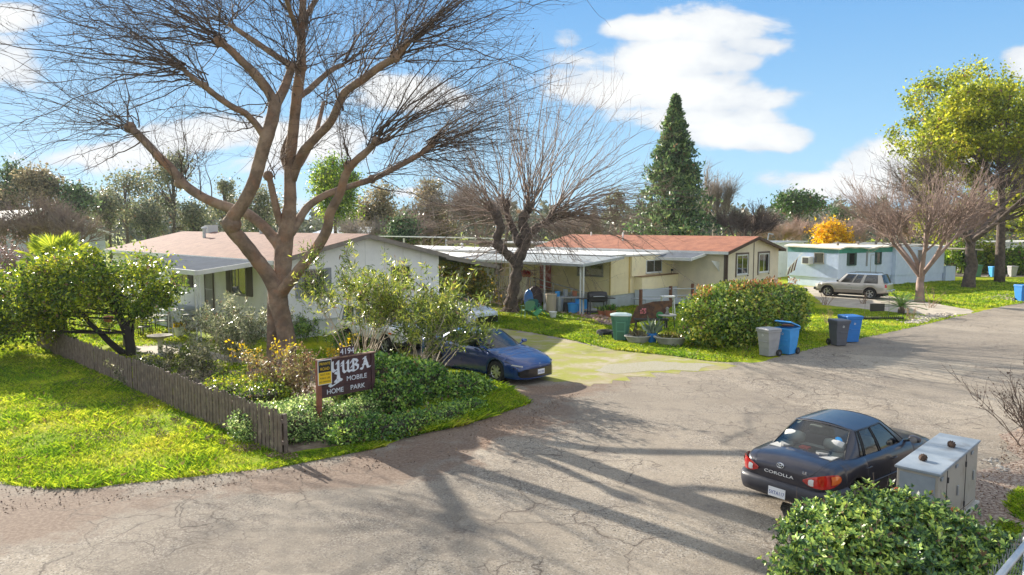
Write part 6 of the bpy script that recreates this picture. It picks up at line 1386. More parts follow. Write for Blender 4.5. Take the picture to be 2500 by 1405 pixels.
# big green cart with moulded ladder
gb=thing('garbage_cart','large dull green garbage cart with a pale lid on the lawn','garbage cart',G(1517,833)+Vector((0,.2,0)),R(-8)); H=1.12
m=MB(); oc=lambda k,z,w=.42,d=.40,c=.13: [(x*k,y*k,z) for x,y in ((-w+c,-d),(w-c,-d),(w,-d+c),(w,d-c),(w-c,d),(-w+c,d),(-w,d-c),(-w,-d+c))]
R_=[oc(.70,.02),oc(.78,.4),oc(.80,.42),oc(.92,.85),oc(.96,.87),oc(1.,1.05)]; m.add([q for r_ in R_ for q in r_],[(i*8+k,i*8+(k+1)%8,(i+1)*8+(k+1)%8,(i+1)*8+k) for i in range(5) for k in range(8)]+[tuple(range(7,-1,-1))]); m.build('body',greenp,gb,bevel=.01)
m=MB(); R_=[oc(1.06,1.052),oc(1.07,1.09),oc(.6,1.15)]; m.add([q for r_ in R_ for q in r_],[(i*8+k,i*8+(k+1)%8,(i+1)*8+(k+1)%8,(i+1)*8+k) for i in range(2) for k in range(8)]+[tuple(range(7,-1,-1)),tuple(range(16,24))]); m.build('lid',mat('pale_green_lid',(.42,.52,.50),rough=.5),gb,bevel=.01)
m=MB(); f=lambda x,z: (x,-.40*(.70+.30*z/1.05)-.02,z)
for a,b_ in ((f(-.17,.05),f(-.19,.84)),(f(.15,.05),f(.17,.84)),(f(-.18,.42),f(.16,.42)),(f(-.19,.80),f(.17,.80))): m.bar(a,b_,.05,.03,up=(0,1,0))
m.build('moulded_ladder',mat('green_plastic_edge',(.11,.29,.22),rough=.45),gb)
for s in (1,-1): MB().lathe([(.05,-.04),(.14,-.04),(.14,.04),(.05,.04)],16,(s*.34,.34,.14),'x').build('wheel',blk,gb)
# ================================================================ bushes and planting
def rosettes(name,label,base,blobs,n,ls,lm,cat='shrub',k=8,core=None,seed=1,group=None,lump=.12,jit=.35):
    global RNG
    old=RNG; RNG=np.random.default_rng(seed); t=thing(name,label,cat,base,0,group); out=[]
    tot=sum(b_[3]*b_[4]+b_[3]*b_[5]+b_[4]*b_[5] for b_ in blobs)
    for b_ in blobs:
        c=np.array(b_[:3]); r=np.array(b_[3:6]); m_=int(n*(b_[3]*b_[4]+b_[3]*b_[5]+b_[4]*b_[5])/tot); d=unit(RNG.normal(size=(m_,3))); lum=1+lump*(np.sin(d[:,0]*9+b_[0]*5)*np.sin(d[:,1]*8+1)*np.sin(d[:,2]*9+b_[1])+.5*np.sin(d[:,0]*21)*np.sin(d[:,2]*19+d[:,1]*17))
        q=(1-.42*RNG.random(m_)**1.6); p=c+d*r*(lum*q)[:,None]; nn=unit(d/r*r.mean()+RNG.normal(size=d.shape)*jit+np.array([0,0,.35])); g3=np.sin(p[:,0]*7.3+1)*np.sin(p[:,1]*6.1+2)*np.sin(p[:,2]*8.2)+.6*np.sin(p[:,0]*15+p[:,2]*9)*np.sin(p[:,1]*13-p[:,2]*11); keep=(p[:,2]>.05)&(g3>-.28-.5*RNG.random(m_)); p=p[keep];nn=nn[keep]
        out.append((p,nn))
    p=np.concatenate([o[0] for o in out]); nn=np.concatenate([o[1] for o in out]); N=len(p)
    a=np.cross(nn,RNG.normal(size=nn.shape)); a=unit(a); b2_=np.cross(nn,a); L=[]
    for j in range(k):
        an=j*2*np.pi/k+RNG.random(N)*.7; el=.25+.6*RNG.random(N); s_=ls*(.45+1.0*RNG.random(N))[:,None]
        d=unit((a*np.cos(an)[:,None]+b2_*np.sin(an)[:,None])*np.cos(el)[:,None]+nn*np.sin(el)[:,None]); w=np.cross(d,nn); w=unit(w)*s_*.21; tip=p+d*s_; mid=p+d*s_*.55+nn*s_*.10
        L.append(np.stack([p,mid+w,tip,mid-w],1))
    npmesh('foliage',np.concatenate(L),4,lm,t)
    T=TW(); o=np.zeros((60,3)); o[:,:2]=RNG.normal(size=(60,2))*.12*blobs[0][3]; bi=RNG.integers(0,len(blobs),60); tg=np.array([blobs[i][:3] for i in bi])+RNG.normal(size=(60,3))*np.array([blobs[i][3:6] for i in bi])*.4; tg[:,2]=np.abs(tg[:,2]); d=tg-o; l=np.linalg.norm(d,axis=1); Pa,Ra=shoots(o,unit(d),l,np.full(60,.018*blobs[0][5]+.006),7,(0,0,0),.1,.3); T.paths(Pa,Ra,4); Pb,Rb=side_twigs(Pa,6,(.2*l.mean(),.5*l.mean()),.006,.7,.1,.3); T.paths(Pb,Rb,3); T.build('stems',twigm,t)
    RNG=old; return t
pitt=leafmat('rosette_leaf',[(0.038,0.104,0.046),(0.096,0.209,0.061),(0.244,0.383,0.078),(0.470,0.574,0.122)],scale=2.2,tr=.22,rough=.38,isl=.6,spec=.5)
rosettes('shrub','large dense green shrub in the near right corner, before the dark sedan and cabinet',Vector((4.72,8.55,0)),[(0,0,.66,1.25,1.0,.78),(-.70,-.1,.6,.78,.8,.78),(.75,-.25,.50,.85,.85,.70),(.1,.35,.80,.95,.6,.62),(1.25,-.3,.35,.55,.7,.52),(-.2,-.6,.5,1.,.6,.68)],16500,.066,pitt,seed=3,lump=.20,jit=.55)
sb_=[q for q in bpy.data.objects if q.get('label','').startswith('large dense green shrub in')][0]
for (x,y,z,s_) in ((.75,.05,1.30,.04),(.2,.35,1.44,.04)): MB().lathe([(0,-s_),(s_*.8,-s_*.4),(s_,0),(s_*.7,s_*.7),(0,s_)],8,(x,y,z)).build('dead_bloom',mat('rusty_bloom',(.45,.12,.04),rough=.8),sb_)
def mass(name,label,base,rz,boxes,n,ls,lm,cat,asp=.55,seed=1,core=None,group=None,up=(0,0,.3),sh=.30,pw=4.):
    """leafy superellipsoid masses: boxes (cx,cy,cz,rx,ry,rz)"""
    global RNG
    old=RNG; RNG=np.random.default_rng(seed); t=thing(name,label,cat,base,rz,group); L=[]; tot=sum(b_[3]*b_[4]+b_[3]*b_[5]+b_[4]*b_[5] for b_ in boxes)
    for b_ in boxes:
        k=int(n*(b_[3]*b_[4]+b_[3]*b_[5]+b_[4]*b_[5])/tot); d=RNG.normal(size=(k,3)); d=d/(np.sum(np.abs(d)**pw,axis=1,keepdims=True)**(1/pw)); lum=1+.05*np.sin(d[:,0]*b_[3]*5)*np.sin(d[:,2]*b_[5]*5+d[:,1]*b_[4]*4); q=1-sh*RNG.random(k)**1.5/np.minimum(1,1)
        p=np.array(b_[:3])+d*np.array(b_[3:6])*(lum*q)[:,None]+RNG.normal(size=(k,3))*.04; L.append(p[p[:,2]>.03])
    p=np.concatenate(L); npmesh('foliage',leaf_quads(p,ls,ls*asp,up=up,spread=1.),4,lm,t)
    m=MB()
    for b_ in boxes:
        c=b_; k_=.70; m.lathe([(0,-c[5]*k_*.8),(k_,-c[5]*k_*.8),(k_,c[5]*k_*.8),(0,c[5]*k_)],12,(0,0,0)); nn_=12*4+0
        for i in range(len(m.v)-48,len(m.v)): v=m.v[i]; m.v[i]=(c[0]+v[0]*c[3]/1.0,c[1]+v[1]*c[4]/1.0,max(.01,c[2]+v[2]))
    m.build('inner_dark_core',mat('dark_core_fill',(.035,.04,.018),(.06,.045,.03),scale=9,rough=.95,bump=1),t)  # solid dark core added inside the leaves to block the view through
    RNG=old; return t
phot=leafmat('hedge_leaf',[(0.065,0.143,0.026),(0.130,0.247,0.033),(0.286,0.390,0.052),(0.494,0.468,0.078)],scale=1.3,tr=.3,rough=.33,isl=.55,spec=.6)
hg=mass('hedge','big rounded box hedge with reddish new growth between the bins and the beige home',Vector((8.25,26.9,0)),VA,[(3.8,1.15,1.02,4.0,1.5,1.12),(3.2,1.3,1.5,2.6,1.0,.88),(5.9,1.2,1.15,1.9,1.3,1.0)],52000,.125,phot,'hedge',.6,5)
pr_=RNG.random((2600,3)); p=np.stack([.4+pr_[:,0]*7.2,.5+pr_[:,1]*1.6,1.95+pr_[:,2]*.45],1); k=vnoise(p[:,0]+5,p[:,1]+3,.9,4)>.62; npmesh('new_growth',leaf_quads(p[k],.13,.05,up=(0,0,1.2),spread=.6),4,leafmat('red_new_leaf',[(.30,.12,.04),(.45,.20,.06),(.40,.30,.08)],scale=2,tr=.4),hg)
# citrus tree over the fence
cit=leafmat('citrus_leaf',[(0.039,0.091,0.016),(0.091,0.182,0.019),(0.234,0.312,0.023),(0.429,0.455,0.026)],scale=.8,tr=.35,rough=.35,isl=.5,spec=.5)
cb0=G(318,868); ct=leafy_tree('citrus_tree','low wide leafy tree with dark leaning trunks, spreading over the picket fence',cb0,3.9,[(-1.6,-.2,2.5,2.2,1.9,1.2),(-3.4,-.4,2.2,1.7,1.7,1.05),(.2,.2,2.6,1.35,1.5,1.15),(-2.0,0,3.2,1.6,1.4,.75),(-5.0,-.2,1.9,1.3,1.4,.95),(1.0,.1,2.0,.7,1.1,.7),(-3.6,-.6,1.2,1.6,1.2,.6),(-5.6,.6,1.2,1.,1.2,.7)],42000,.125,cit,r0=.07,trunk_top=.55,ncl=230,cs=.27,seed=7,asp=.5,shell=.35,barkm=mat('black_bark',(.035,.03,.028),rough=.9,bump=1))
m=MB(); q=lambda px,py,dd=0: P(px,py,cb0.y+dd)-cb0
m.tube(smooth_path([q(318,872),q(318,840),q(305,800),q(290,770),q(285,735),q(270,700)],3),list(np.linspace(.19,.09,16)),10); m.tube(smooth_path([q(308,868),q(270,838),q(240,808),q(215,785),q(190,740)],3),list(np.linspace(.13,.06,13)),9); m.tube(smooth_path([q(305,800),q(335,760),q(350,720),q(345,680)],3),list(np.linspace(.08,.04,10)),8); m.build('leaning_trunk',MC['black_bark'],ct,smooth=True)
# fan palm behind it
pm=thing('fan_palm','yellow green fan palm rising behind the low citrus tree','palm',G(150,815)); pml=leafmat('palm_leaf',[(.14,.22,.02),(.26,.36,.03),(.42,.46,.04)],scale=.8,tr=.45,rough=.4)
m=MB(); m.tube([(0,0,0),(0,0,3.0)],[.26,.22],10); m.build('trunk',bark2,pm)
cz=Vector((0,0,3.0))
for k in range(26):
    a=k*2.4; el=1.25-1.65*(k/26); st=Vector((math.cos(a)*math.cos(el),math.sin(a)*math.cos(el),math.sin(el))); L_2=random.uniform(.8,1.1); hub=cz+st*L_2; nrm=Vector((0,0,1))-st*st.z; nrm=nrm.normalized() if nrm.length>.1 else Vector((1,0,0)); sd=st.cross(nrm).normalized(); m=MB(); m.bar(cz,hub,.03,.015)
    vs=[];fs=[]; nseg=26
    for j in range(nseg):
        b_=(-1+2*(j+.5)/nseg)*1.75; d=st*math.cos(b_)+sd*math.sin(b_); l=.85*(.75+.25*math.cos(b_))*random.uniform(.92,1.05); s2=d.cross(nrm).normalized()*.045; tip=hub+d*l+Vector((0,0,-.10*l)); mid=hub+d*l*.6; n0=len(vs); vs+=[hub,mid+s2+nrm*.02,tip,mid-s2-nrm*.02]; fs.append((n0,n0+1,n0+2,n0+3))
    m.add(vs,fs); o=m.build('frond',pml,pm,fixn=False)
# oleander behind the sign
ole=leafmat('oleander_leaf',[(0.065,0.117,0.026),(0.143,0.221,0.036),(0.286,0.377,0.052),(0.468,0.468,0.078)],scale=.9,tr=.35,rough=.35,isl=.55,spec=.5); pst=mat('pale_stem',(.55,.48,.38),(.40,.34,.26),scale=4,rough=.8)
def leggy(name,label,base,n,spread,L,nl,ls,lm,stem,seed,asp=.2,dirb=(0,0,1.),cat='shrub',lo=.42,cl=.10,group=None,r0=.024,org=.35,up=.5,per=7,tw=(.4,1.1)):
    global RNG
    old=RNG; RNG=np.random.default_rng(seed); t=thing(name,label,cat,base,0,group); T=TW(); o=np.zeros((n,3)); o[:,:2]=RNG.normal(size=(n,2))*org; d=unit(np.array(dirb)+RNG.normal(size=(n,3))*np.array(spread)); d[:,2]=np.abs(d[:,2])+.1; Pa,Ra=shoots(o,unit(d),RNG.uniform(L[0],L[1],n),np.full(n,r0),10,(0,0,-.06),.10,.25); T.paths(Pa,Ra,4)
    Pb,Rb=side_twigs(Pa,per,tw,.008,.5,.25,lo,.12,6); T.paths(Pb,Rb,3); T.build('stems',stem,t)
    q=Pb[:,2:].reshape(-1,3); q=q[RNG.integers(0,len(q),nl)]+RNG.normal(size=(nl,3))*cl*.6; dd=np.array([0,0,up]); npmesh('foliage',leaf_quads(q,ls,ls*asp,up=dd,spread=.8),4,lm,t); RNG=old; return t
leggy('oleander_bush','tall loose oleander bush with pale bare stems, rising behind the park sign',G(880,905),24,(.45,.35,.05),(2.6,4.1),6500,.17,ole,pst,11,lo=.5,cl=.14,org=.30)
leggy('oleander_bush','right hand half of the tall oleander, leaning over the roof of the blue sedan',G(1020,925),24,(.45,.35,.05),(2.0,3.3),6500,.17,ole,pst,12,lo=.45,cl=.15,dirb=(.25,0,1),org=.35)
gl_=leafmat('glossy_green_leaf',[(0.040,0.118,0.023),(0.078,0.203,0.031),(0.187,0.343,0.047),(0.390,0.515,0.094)],scale=1.6,tr=.3,rough=.28,isl=.55,spec=.7)
prv=leafmat('pale_green_leaf',[(0.078,0.172,0.047),(0.172,0.312,0.078),(0.374,0.515,0.156),(0.655,0.749,0.312)],scale=2,tr=.3,rough=.35,isl=.6,spec=.5)
mass('shrub','dark glossy green shrub mound between the park sign and the blue sedan',G(1015,1000),VA-.2,[(.2,.5,.45,1.1,.8,.72),(-.9,.9,.55,1.0,.9,.92),(1.5,.5,.20,1.1,.8,.46),(-.7,-.1,.35,.9,.6,.62),(.6,1.3,.35,1.1,.8,.66),(-.2,.9,.8,.6,.6,.5)],42000,.085,gl_,'shrub',.6,13,sh=.35,pw=2.2)
mass('shrub','pale green leafed shrub mound below the park sign, beside the end of the fence',G(800,1062),VA,[(-.75,.35,.25,.62,.62,.48),(.55,.15,.18,.62,.5,.40),(-.1,.0,.05,.8,.5,.24),(1.1,.3,.22,.55,.5,.42),(-1.1,1.0,.25,.7,.7,.5),(-.1,.9,.25,.9,.6,.5)],30000,.055,prv,'shrub',.6,14,sh=.4,pw=2.2)
mass('shrub','low dark green ground cover shrub along the verge right of the park sign',G(985,1062),VA,[(0,.1,.12,1.1,.45,.34),(1.3,.2,.1,.9,.5,.30),(-.9,.4,.15,.8,.5,.40),(2.3,.5,.08,.7,.45,.22)],20000,.06,gl_,'shrub',.6,23,sh=.45,pw=2.2)
mass('shrub','yellow green garden shrubs behind the fence, left of the park sign',G(640,1010),VA,[(0,0,.30,.8,.8,.5),(-.4,1.2,.30,.7,.9,.5),(.6,.9,.3,.7,.8,.5)],15000,.07,cit,'shrub',.5,15,sh=.5,pw=2.2)
leggy('rose_bush','leggy reddish brown rose bush in front of the base of the big trunk',G(700,985),26,(.35,.35,.05),(.9,1.5),4200,.07,leafmat('reddish_leaf',[(.16,.09,.05),(.28,.17,.09),(.22,.24,.06),(.42,.34,.20)],scale=3,tr=.3),bark,16,asp=.5,lo=.2,cl=.06,org=.35,per=6,tw=(.2,.5),r0=.008)
leggy('rose_bush','thorny dull green rose bush behind the fence, below the bird bath',G(470,945),26,(.5,.5,.05),(.7,1.2),3600,.07,leafmat('dull_leaf',[(.07,.09,.04),(.14,.15,.07),(.28,.26,.16)],scale=3,tr=.3,rough=.3),twigm,17,asp=.5,lo=.2,cl=.07,org=.5,per=6,tw=(.2,.5),r0=.008)
leggy('oleander_bush','dusty grey green leafy bush before the window wall of the white home',G(570,880),44,(.45,.45,.05),(1.2,2.1),9500,.11,leafmat('dusty_leaf',[(0.091,0.130,0.065),(0.169,0.221,0.104),(0.338,0.364,0.195),(0.520,0.520,0.325)],scale=1.5,tr=.25,rough=.3,isl=.6,spec=.7),pst,18,asp=.26,lo=.15,cl=.10,org=.5,per=6,tw=(.3,.7),r0=.01)
vy=leggy('flowering_vine','thin stemmed plant with yellow leaves and flowers beside the big trunk',G(652,935),9,(.5,.4,.05),(1.1,1.6),210,.10,leafmat('yellow_leaf',[(.25,.30,.02),(.55,.42,.01),(.70,.50,.02)],scale=2,tr=.4),pst,19,asp=.6,lo=.5,cl=.10,org=.3,per=4,tw=(.2,.5),r0=.010,cat='plant')
leggy('flowering_vine','small yellow flowering plant left of the park sign top',G(850,935),7,(.3,.3,.05),(.9,1.5),260,.09,MC['yellow_leaf'],pst,20,asp=.5,lo=.5,org=.15,per=4,tw=(.15,.35),r0=.008,cat='plant')
for i,(px,py,w,h,l) in enumerate(((740,835,1.0,.9,'dark low bush against the skirting right of the big trunk'),(850,850,1.6,.5,'low green border plants under the gable wall'),(430,895,1.0,.5,'low plants inside the fence left of the bird bath'),(560,960,1.0,.5,'low leafy plants inside the fence near its middle'),(250,812,1.4,.8,'pale leafy plants at the far end of the picket fence'))):
    leggy('garden_plant',l,G(px,py),20,(.6,.6,.05),(h*.7,h*1.2),2600,.08,gl_ if i<2 else cit,twigm,30+i,asp=.4,lo=.1,cl=.08,org=w*.35,per=5,tw=(.1,.4),r0=.006,cat='plant')
orange=leafmat('orange_leaf',[(.10,.14,.03),(.22,.22,.04),(.45,.26,.04)],scale=1,tr=.4)
leafy_tree('shrub','green and orange leafed tall shrub behind the carport posts of the white home',G(1130,772),3.0,[(0,0,1.7,1.5,.9,1.1),(-.6,0,.9,1.3,.9,.8),(1,.3,1.2,.8,.8,1.)],6500,.15,orange,r0=.05,ncl=70,cs=.25,seed=44,cat='shrub')
leggy('bare_shrub','dark bare shrub with tiny buds at the right edge, above the bark bed',G(2520,1090),24,(.5,.5,.05),(1.0,1.9),1500,.025,MC['dry_bud'],twigm,45,asp=.9,lo=.3,cl=.01,org=.15,per=8,tw=(.2,.6),r0=.011,dirb=(-.25,0,1))
# cycad, roses, rocks, black board on a wire frame
cy=thing('cycad','green cycad with stiff arching fronds on the right lawn','plant',G(2200,768)); cym=leafmat('cycad_leaf',[(.03,.09,.02),(.07,.17,.03),(.16,.27,.05)],scale=2,tr=.25,rough=.3)
MB().lathe([(0,0),(.16,0),(.18,.2),(.10,.42),(0,.45)],10).build('trunk',bark2,cy)
for k in range(38):
    a=k*2.4; el=1.35-1.3*(k/38); d=Vector((math.cos(a)*math.cos(el),math.sin(a)*math.cos(el),math.sin(el))); h_=Vector((math.cos(a),math.sin(a),0)); L2=1.15; pts=[Vector((0,0,.4))+d*L2*t+Vector((0,0,-.35*t*t)) +h_*.25*t*t for t in np.linspace(0,1,9)]; sd=Vector((-math.sin(a),math.cos(a),0)); vs=[];fs=[]
    for i in range(1,9):
        for s in (1,-1):
            for e in (0,.5):
                c=pts[i-1].lerp(pts[i],.5+e); l=.20*math.sin(math.pi*min(1,(i+e+1)/10.5)); n0=len(vs); tv=(pts[i]-pts[i-1]).normalized()*.018; vs+=[c-tv,c+tv,c+sd*s*l+(pts[i]-pts[i-1]).normalized()*l*.6+Vector((0,0,.03))]; fs.append((n0,n0+1,n0+2))
    m=MB(); m.tube(pts,.012,3); m.add(vs,fs); m.build('frond',cym,cy,fixn=False)
for i,(px,py,h,l) in enumerate(((2272,752,1.5,'pruned leafless rose canes right of the pink trunked tree'),(2225,782,.7,'stubby pruned rose canes below the cycad'),(2022,790,.7,'low pruned rose stump right of the clipped hedge'),(2015,745,1.0,'twisted pale canes before the front wheel of the silver wagon'),(2110,742,.7,'single thin rose cane on the lawn before the silver wagon'))):
    leggy('rose_bush',l,G(px,py),9,(.45,.45,.05),(h*.6,h),60,.05,MC['reddish_leaf'],mat('rose_cane',(.30,.20,.13),(.22,.13,.09),scale=5,rough=.8),60+i,asp=.6,lo=.5,org=.12,per=3,tw=(.1,.3),r0=.016)
wb_=thing('wire_planter','black board hung in a thin wire frame on the right lawn','garden frame',G(2140,778),R(8))
for x in (-.68,.68): MB().tube([(x,0,0),(x,0,1.1)],.008,5).build('wire_leg',dgrey,wb_)
MB().tube([(-.68,0,1.1),(.68,0,1.1)],.008,5).build('wire_top',dgrey,wb_); MB().box(-.40,.42,-.015,.015,.38,.78).build('board',blk,wb_)
tg=thing('garden_edging','low black trellis edging lying on the right lawn','edging',G(2135,781),R(0))
m=MB(); m.box(-1.3,1.5,-.03,.03,.0,.12)
for k in range(28): m.box(-1.3+k*.1,-1.27+k*.1,-.032,.032,.12,.18)
m.build('panel',blk,tg)
def rocks(name,label,pts_px,n,sz,m,cat='stones'):
    mb=MB(); 
    for i in range(n):
        t=random.random()*(len(pts_px)-1); j=min(int(t),len(pts_px)-2); a=Vector(pts_px[j]+(0,)).lerp(Vector(pts_px[j+1]+(0,)),t-j); g=G(a.x+random.gauss(0,14),a.y+random.gauss(0,3.2)); s=sz*random.uniform(.5,1.3); mb.lathe([(0,-s*.3),(s*random.uniform(.7,1),-s*.1),(s*random.uniform(.6,.9),s*.35),(0,s*.6)],6,(g.x,g.y,s*.15),sx=random.uniform(.7,1.2),sy=random.uniform(.7,1.2))
    o=mb.build(name,m); return tag(o,label,cat,kind='stuff')
rocks('river_stones','bank of pale round stones along the road edge by the cycad',[(2225,788),(2270,775),(2310,770)],420,.09,mat('pale_stone',(.50,.44,.36),(.34,.30,.26),scale=1.4,rough=.9,island=.5))
rocks('rubble','reddish stones and rubble at the foot of the awning posts',[(1385,765),(1430,772),(1480,778)],110,.13,mat('reddish_stone',(.36,.22,.16),(.24,.17,.14),scale=1.4,rough=.9,island=.5))
rocks('wood_chunks','dark chopped wood and bark on the lawn before the awning',[(1420,783),(1480,790),(1520,795)],160,.10,mat('dark_chunk',(.13,.09,.08),(.22,.16,.13),scale=2,rough=.95,island=.5),'wood chips')
rocks('dead_branches','pale raked branches beside the blue bin at the right edge',[(2410,728),(2470,725),(2485,735)],120,.09,mat('pale_branch',(.44,.38,.26),(.28,.24,.17),scale=3,rough=.9),'branches')
rocks('garden_stones','mixed stones lining the garden bed near the verge',[(2410,1120),(2450,1150)],30,.05,stone)
# ================================================================ yard clutter
def pot(label,loc,r,h,m,plant=None,nleaf=160,ls=.2,oval=1.,seed=1,name='flower_pot'):
    t=thing(name,label,'flower pot',loc); MB().lathe([(r*.7,0),(r,h*.9),(r*1.08,h*.9),(r*1.08,h),(r*.92,h),(r*.9,h*.85),(0,h*.84)],20,sx=oval).build('pot',m,t,smooth=True,auto=40)
    if plant is not None:
        c=np.zeros((nleaf,3)); c[:,:2]=RNG.normal(size=(nleaf,2))*r*.35*np.array([oval,1]); c[:,2]=h*.85; npmesh('plant',leaf_quads(c,ls,ls*.2,up=(0,0,1.0),spread=.55),4,plant,t)
    return t
agm=leafmat('agave_leaf',[(.12,.18,.12),(.22,.28,.2),(.35,.4,.3)],scale=2,tr=.1)
pot('low white oval planter right of the green garbage cart',G(1557,838),.42,.32,concp,olive,70,.3,1.25,1); pot('bright blue glazed pot with spiky agave leaves, between two white planters',G(1592,838),.22,.42,bluep,agm,34,.55,1.,2)
pot('low white oval planter with yellow green succulents, beside the clipped hedge',G(1637,842),.50,.34,concp,MC['orange_leaf'],260,.18,1.3,3); pot('small grey pot with a bare stick, left of the green garbage cart',G(1468,826)+Vector((0,.2,0)),.10,.2,dgreyp)
pot('plain white bucket on the lawn before the porch deck',G(1350,778),.20,.36,wht); pot('terracotta pot by the dark grill',G(1470,772),.24,.3,terra,gl_,80,.25); pot('white pot of yellow flowers beside the porch stairs',G(438,822),.22,.42,wht,MC['yellow_leaf'],220,.22)
pot('green potted plant on the lawn behind the garbage cart',G(1490,776),.3,.4,terra,gl_,240,.3)
ty=thing('old_tyre','worn black tyre lying flat left of the green garbage cart','tyre',G(1477,818)); m=MB(); m.lathe([(.20,.02),(.34,.0),(.38,.06),(.38,.16),(.34,.21),(.20,.19),(.18,.10)],26); m.build('tyre',rub,ty,smooth=True)
# overturned rusty board / settee with flowers
st=thing('garden_settee','tilted rusty brown board over a dark bench, right of the green garbage cart','bench',G(1590,806)+Vector((0,.6,0)),R(-6)); rust=mat('rusty_brown',(.16,.08,.04),(.07,.04,.03),scale=5,rough=.9,bump=.6)
m=MB(); m.prism([(-.95,.1,.15),(.75,.1,.55),(1.15,.35,1.28),(.2,.35,1.22),(-.55,.35,1.0)],(.02,.06,0)); m.build('board',rust,st); MB().box(-.7,.9,-.25,.35,.38,.45).build('seat',dgrey,st)
for x in (-.6,.8): MB().box(x-.04,x+.04,-.2,.25,0,.38).build('leg',dgrey,st)
fl=MB(); 
for k in range(16): a=k*.9; fl.lathe([(0,-.03),(.05,0),(0,.03)],6,(-.28+.11*math.cos(a),-.02,.80+.11*math.sin(a*1.3)))
fl.build('pink_flowers',mat('pink_petal',(.75,.25,.28),rough=.7),st); MB().lathe([(0,-.03),(.17,-.02),(.17,.02),(0,.03)],18,(.5,-.02,.62),'y').build('green_disc',gchair,st)
wb=thing('side_table','small round pale table with ornaments beside the clipped hedge','table',G(1634,806)+Vector((0,.5,0))); MB().lathe([(0,.60),(.42,.60),(.44,.63),(.42,.66),(0,.66)],22).build('top',concp,wb); 
for k in range(3): a=k*2.094; MB().tube([(.3*math.cos(a),.3*math.sin(a),.6),(.36*math.cos(a),.36*math.sin(a),0)],.02,6).build('leg',dgrey,wb)
sv=thing('garden_ornament','small grey stone ornament on the round side table','ornament',wb.location+Vector((0,0,.662))); MB().lathe([(0,0),(.12,0),(.09,.08),(.05,.2),(.09,.28),(.05,.34),(0,.36)],12).build('figure',stone,sv,smooth=True)
bb=thing('ladder_stool','white folding step stool leaning by the clipped hedge','stool',G(1655,790)+Vector((-.2,1.5,0))); m=MB()
MB().box(-.35,.35,-.2,.2,1.15,1.22).build('top',wht,bb)
for s in (-1,1): MB().bar((s*.3,-.1,1.15),(s*.34,-.3,0),.05,.03).build('leg',wht,bb); MB().bar((s*.3,.1,1.15),(s*.34,.3,0),.05,.03).build('leg',wht,bb)
# black grill
bq=thing('barbecue_grill','black barbecue grill with a side shelf under the awning posts','grill',G(1459,772)+Vector((0,.3,0)),R(10))
MB().lathe([(0,-.5),(.26,-.5),(.30,-.3),(.30,.3),(.26,.5),(0,.5)],14,(0,0,1.0),'x').build('hood',blk,bq,smooth=True,auto=40); MB().box(-.5,.5,-.28,.28,.80,.95).build('firebox',blk,bq); MB().box(.52,.95,-.25,.25,.90,.94).build('side_shelf',dgrey,bq); MB().box(-.95,-.52,-.25,.25,.90,.94).build('side_shelf',dgrey,bq)
for x in (-.45,.45):
    for y in (-.24,.24): MB().box(x-.03,x+.03,y-.03,y+.03,0,.80).build('leg',dgrey,bq)
MB().box(-.42,.42,-.24,.24,.18,.22).build('bottom_shelf',dgrey,bq); MB().tube([(-.3,-.34,1.05),(.3,-.34,1.05)],.02,6).build('handle',steel,bq)
def chair(label,loc,rz,m,group='plastic lawn chairs'):
    t=thing('lawn_chair',label,'chair',loc,rz,group); MB().box(-.25,.25,-.25,.25,.40,.44).build('seat',m,t,bevel=.012)
    q=MB(); q.prism([(-.25,.25,.44),(.25,.25,.44),(.28,.36,.88),(.15,.39,.95),(-.15,.39,.95),(-.28,.36,.88)],(0,.025,0)); q.build('backrest',m,t)
    for s in (-1,1):
        MB().bar((s*.22,-.22,.40),(s*.27,-.28,0),.05,.03).build('leg',m,t); MB().bar((s*.22,.22,.40),(s*.27,.30,0),.05,.03).build('leg',m,t)
        q=MB(); q.bar((s*.27,-.24,.66),(s*.27,.30,.68),.05,.03); q.bar((s*.25,-.22,.42),(s*.27,-.24,.66),.04,.03); q.build('armrest',m,t)
    return t
chair('pale green plastic lawn chair on the grass right of the pollarded tree',G(1288,778)+Vector((0,.1,0)),R(200),mat('faded_green_plastic',(.16,.33,.20),rough=.45)); c2=chair('bright green plastic lawn chair tipped back on the grass',G(1322,784),R(120),gchair); c2.rotation_euler=(R(-38),0,R(120)); c2.location.z=.12
chair('dark plastic chair half hidden behind the fallen green one',G(1304,772),R(170),mat('teal_plastic',(.03,.13,.16),rough=.5))
sl_=thing('plastic_slide','curved blue and dark plastic toy shell behind the lawn chairs','toy',G(1302,764)+Vector((0,.5,0)))
MB().lathe([(0,-.05),(.5,-.05),(.55,.05),(0,.06)],20,(.1,0,.75),'y',sx=.8,sy=1.3).build('dark_shell',mat('maroon_black',(.03,.012,.015),rough=.5),sl_); MB().lathe([(0,-.06),(.4,-.06),(.42,.0),(0,.02)],20,(-.25,-.08,.72),'y',sx=.62,sy=1.3).build('blue_shell',bluep,sl_)
tp=thing('tarp','pale beige tarp hanging over the porch railing','tarp',A2+V*-2.06+U*5.2,VA); vs=[];fs=[]; 
for i in range(9):
    for j in range(8): vs.append((-.06-.05*math.sin(i*1.9+j*.4)-.03*j*math.sin(i),-.6+i*.15*(1-.04*j),1.74-j*.20-.03*math.sin(i*2)))
for i in range(8):
    for j in range(7): fs.append((i*8+j,(i+1)*8+j,(i+1)*8+j+1,i*8+j+1))
m=MB(); m.add(vs,fs); o=m.build('cloth',mat('tarp_cloth',(.62,.58,.50),(.52,.48,.42),scale=3,rough=.8),tp,smooth=True); sd_=o.modifiers.new('s','SOLIDIFY'); sd_.thickness=.01
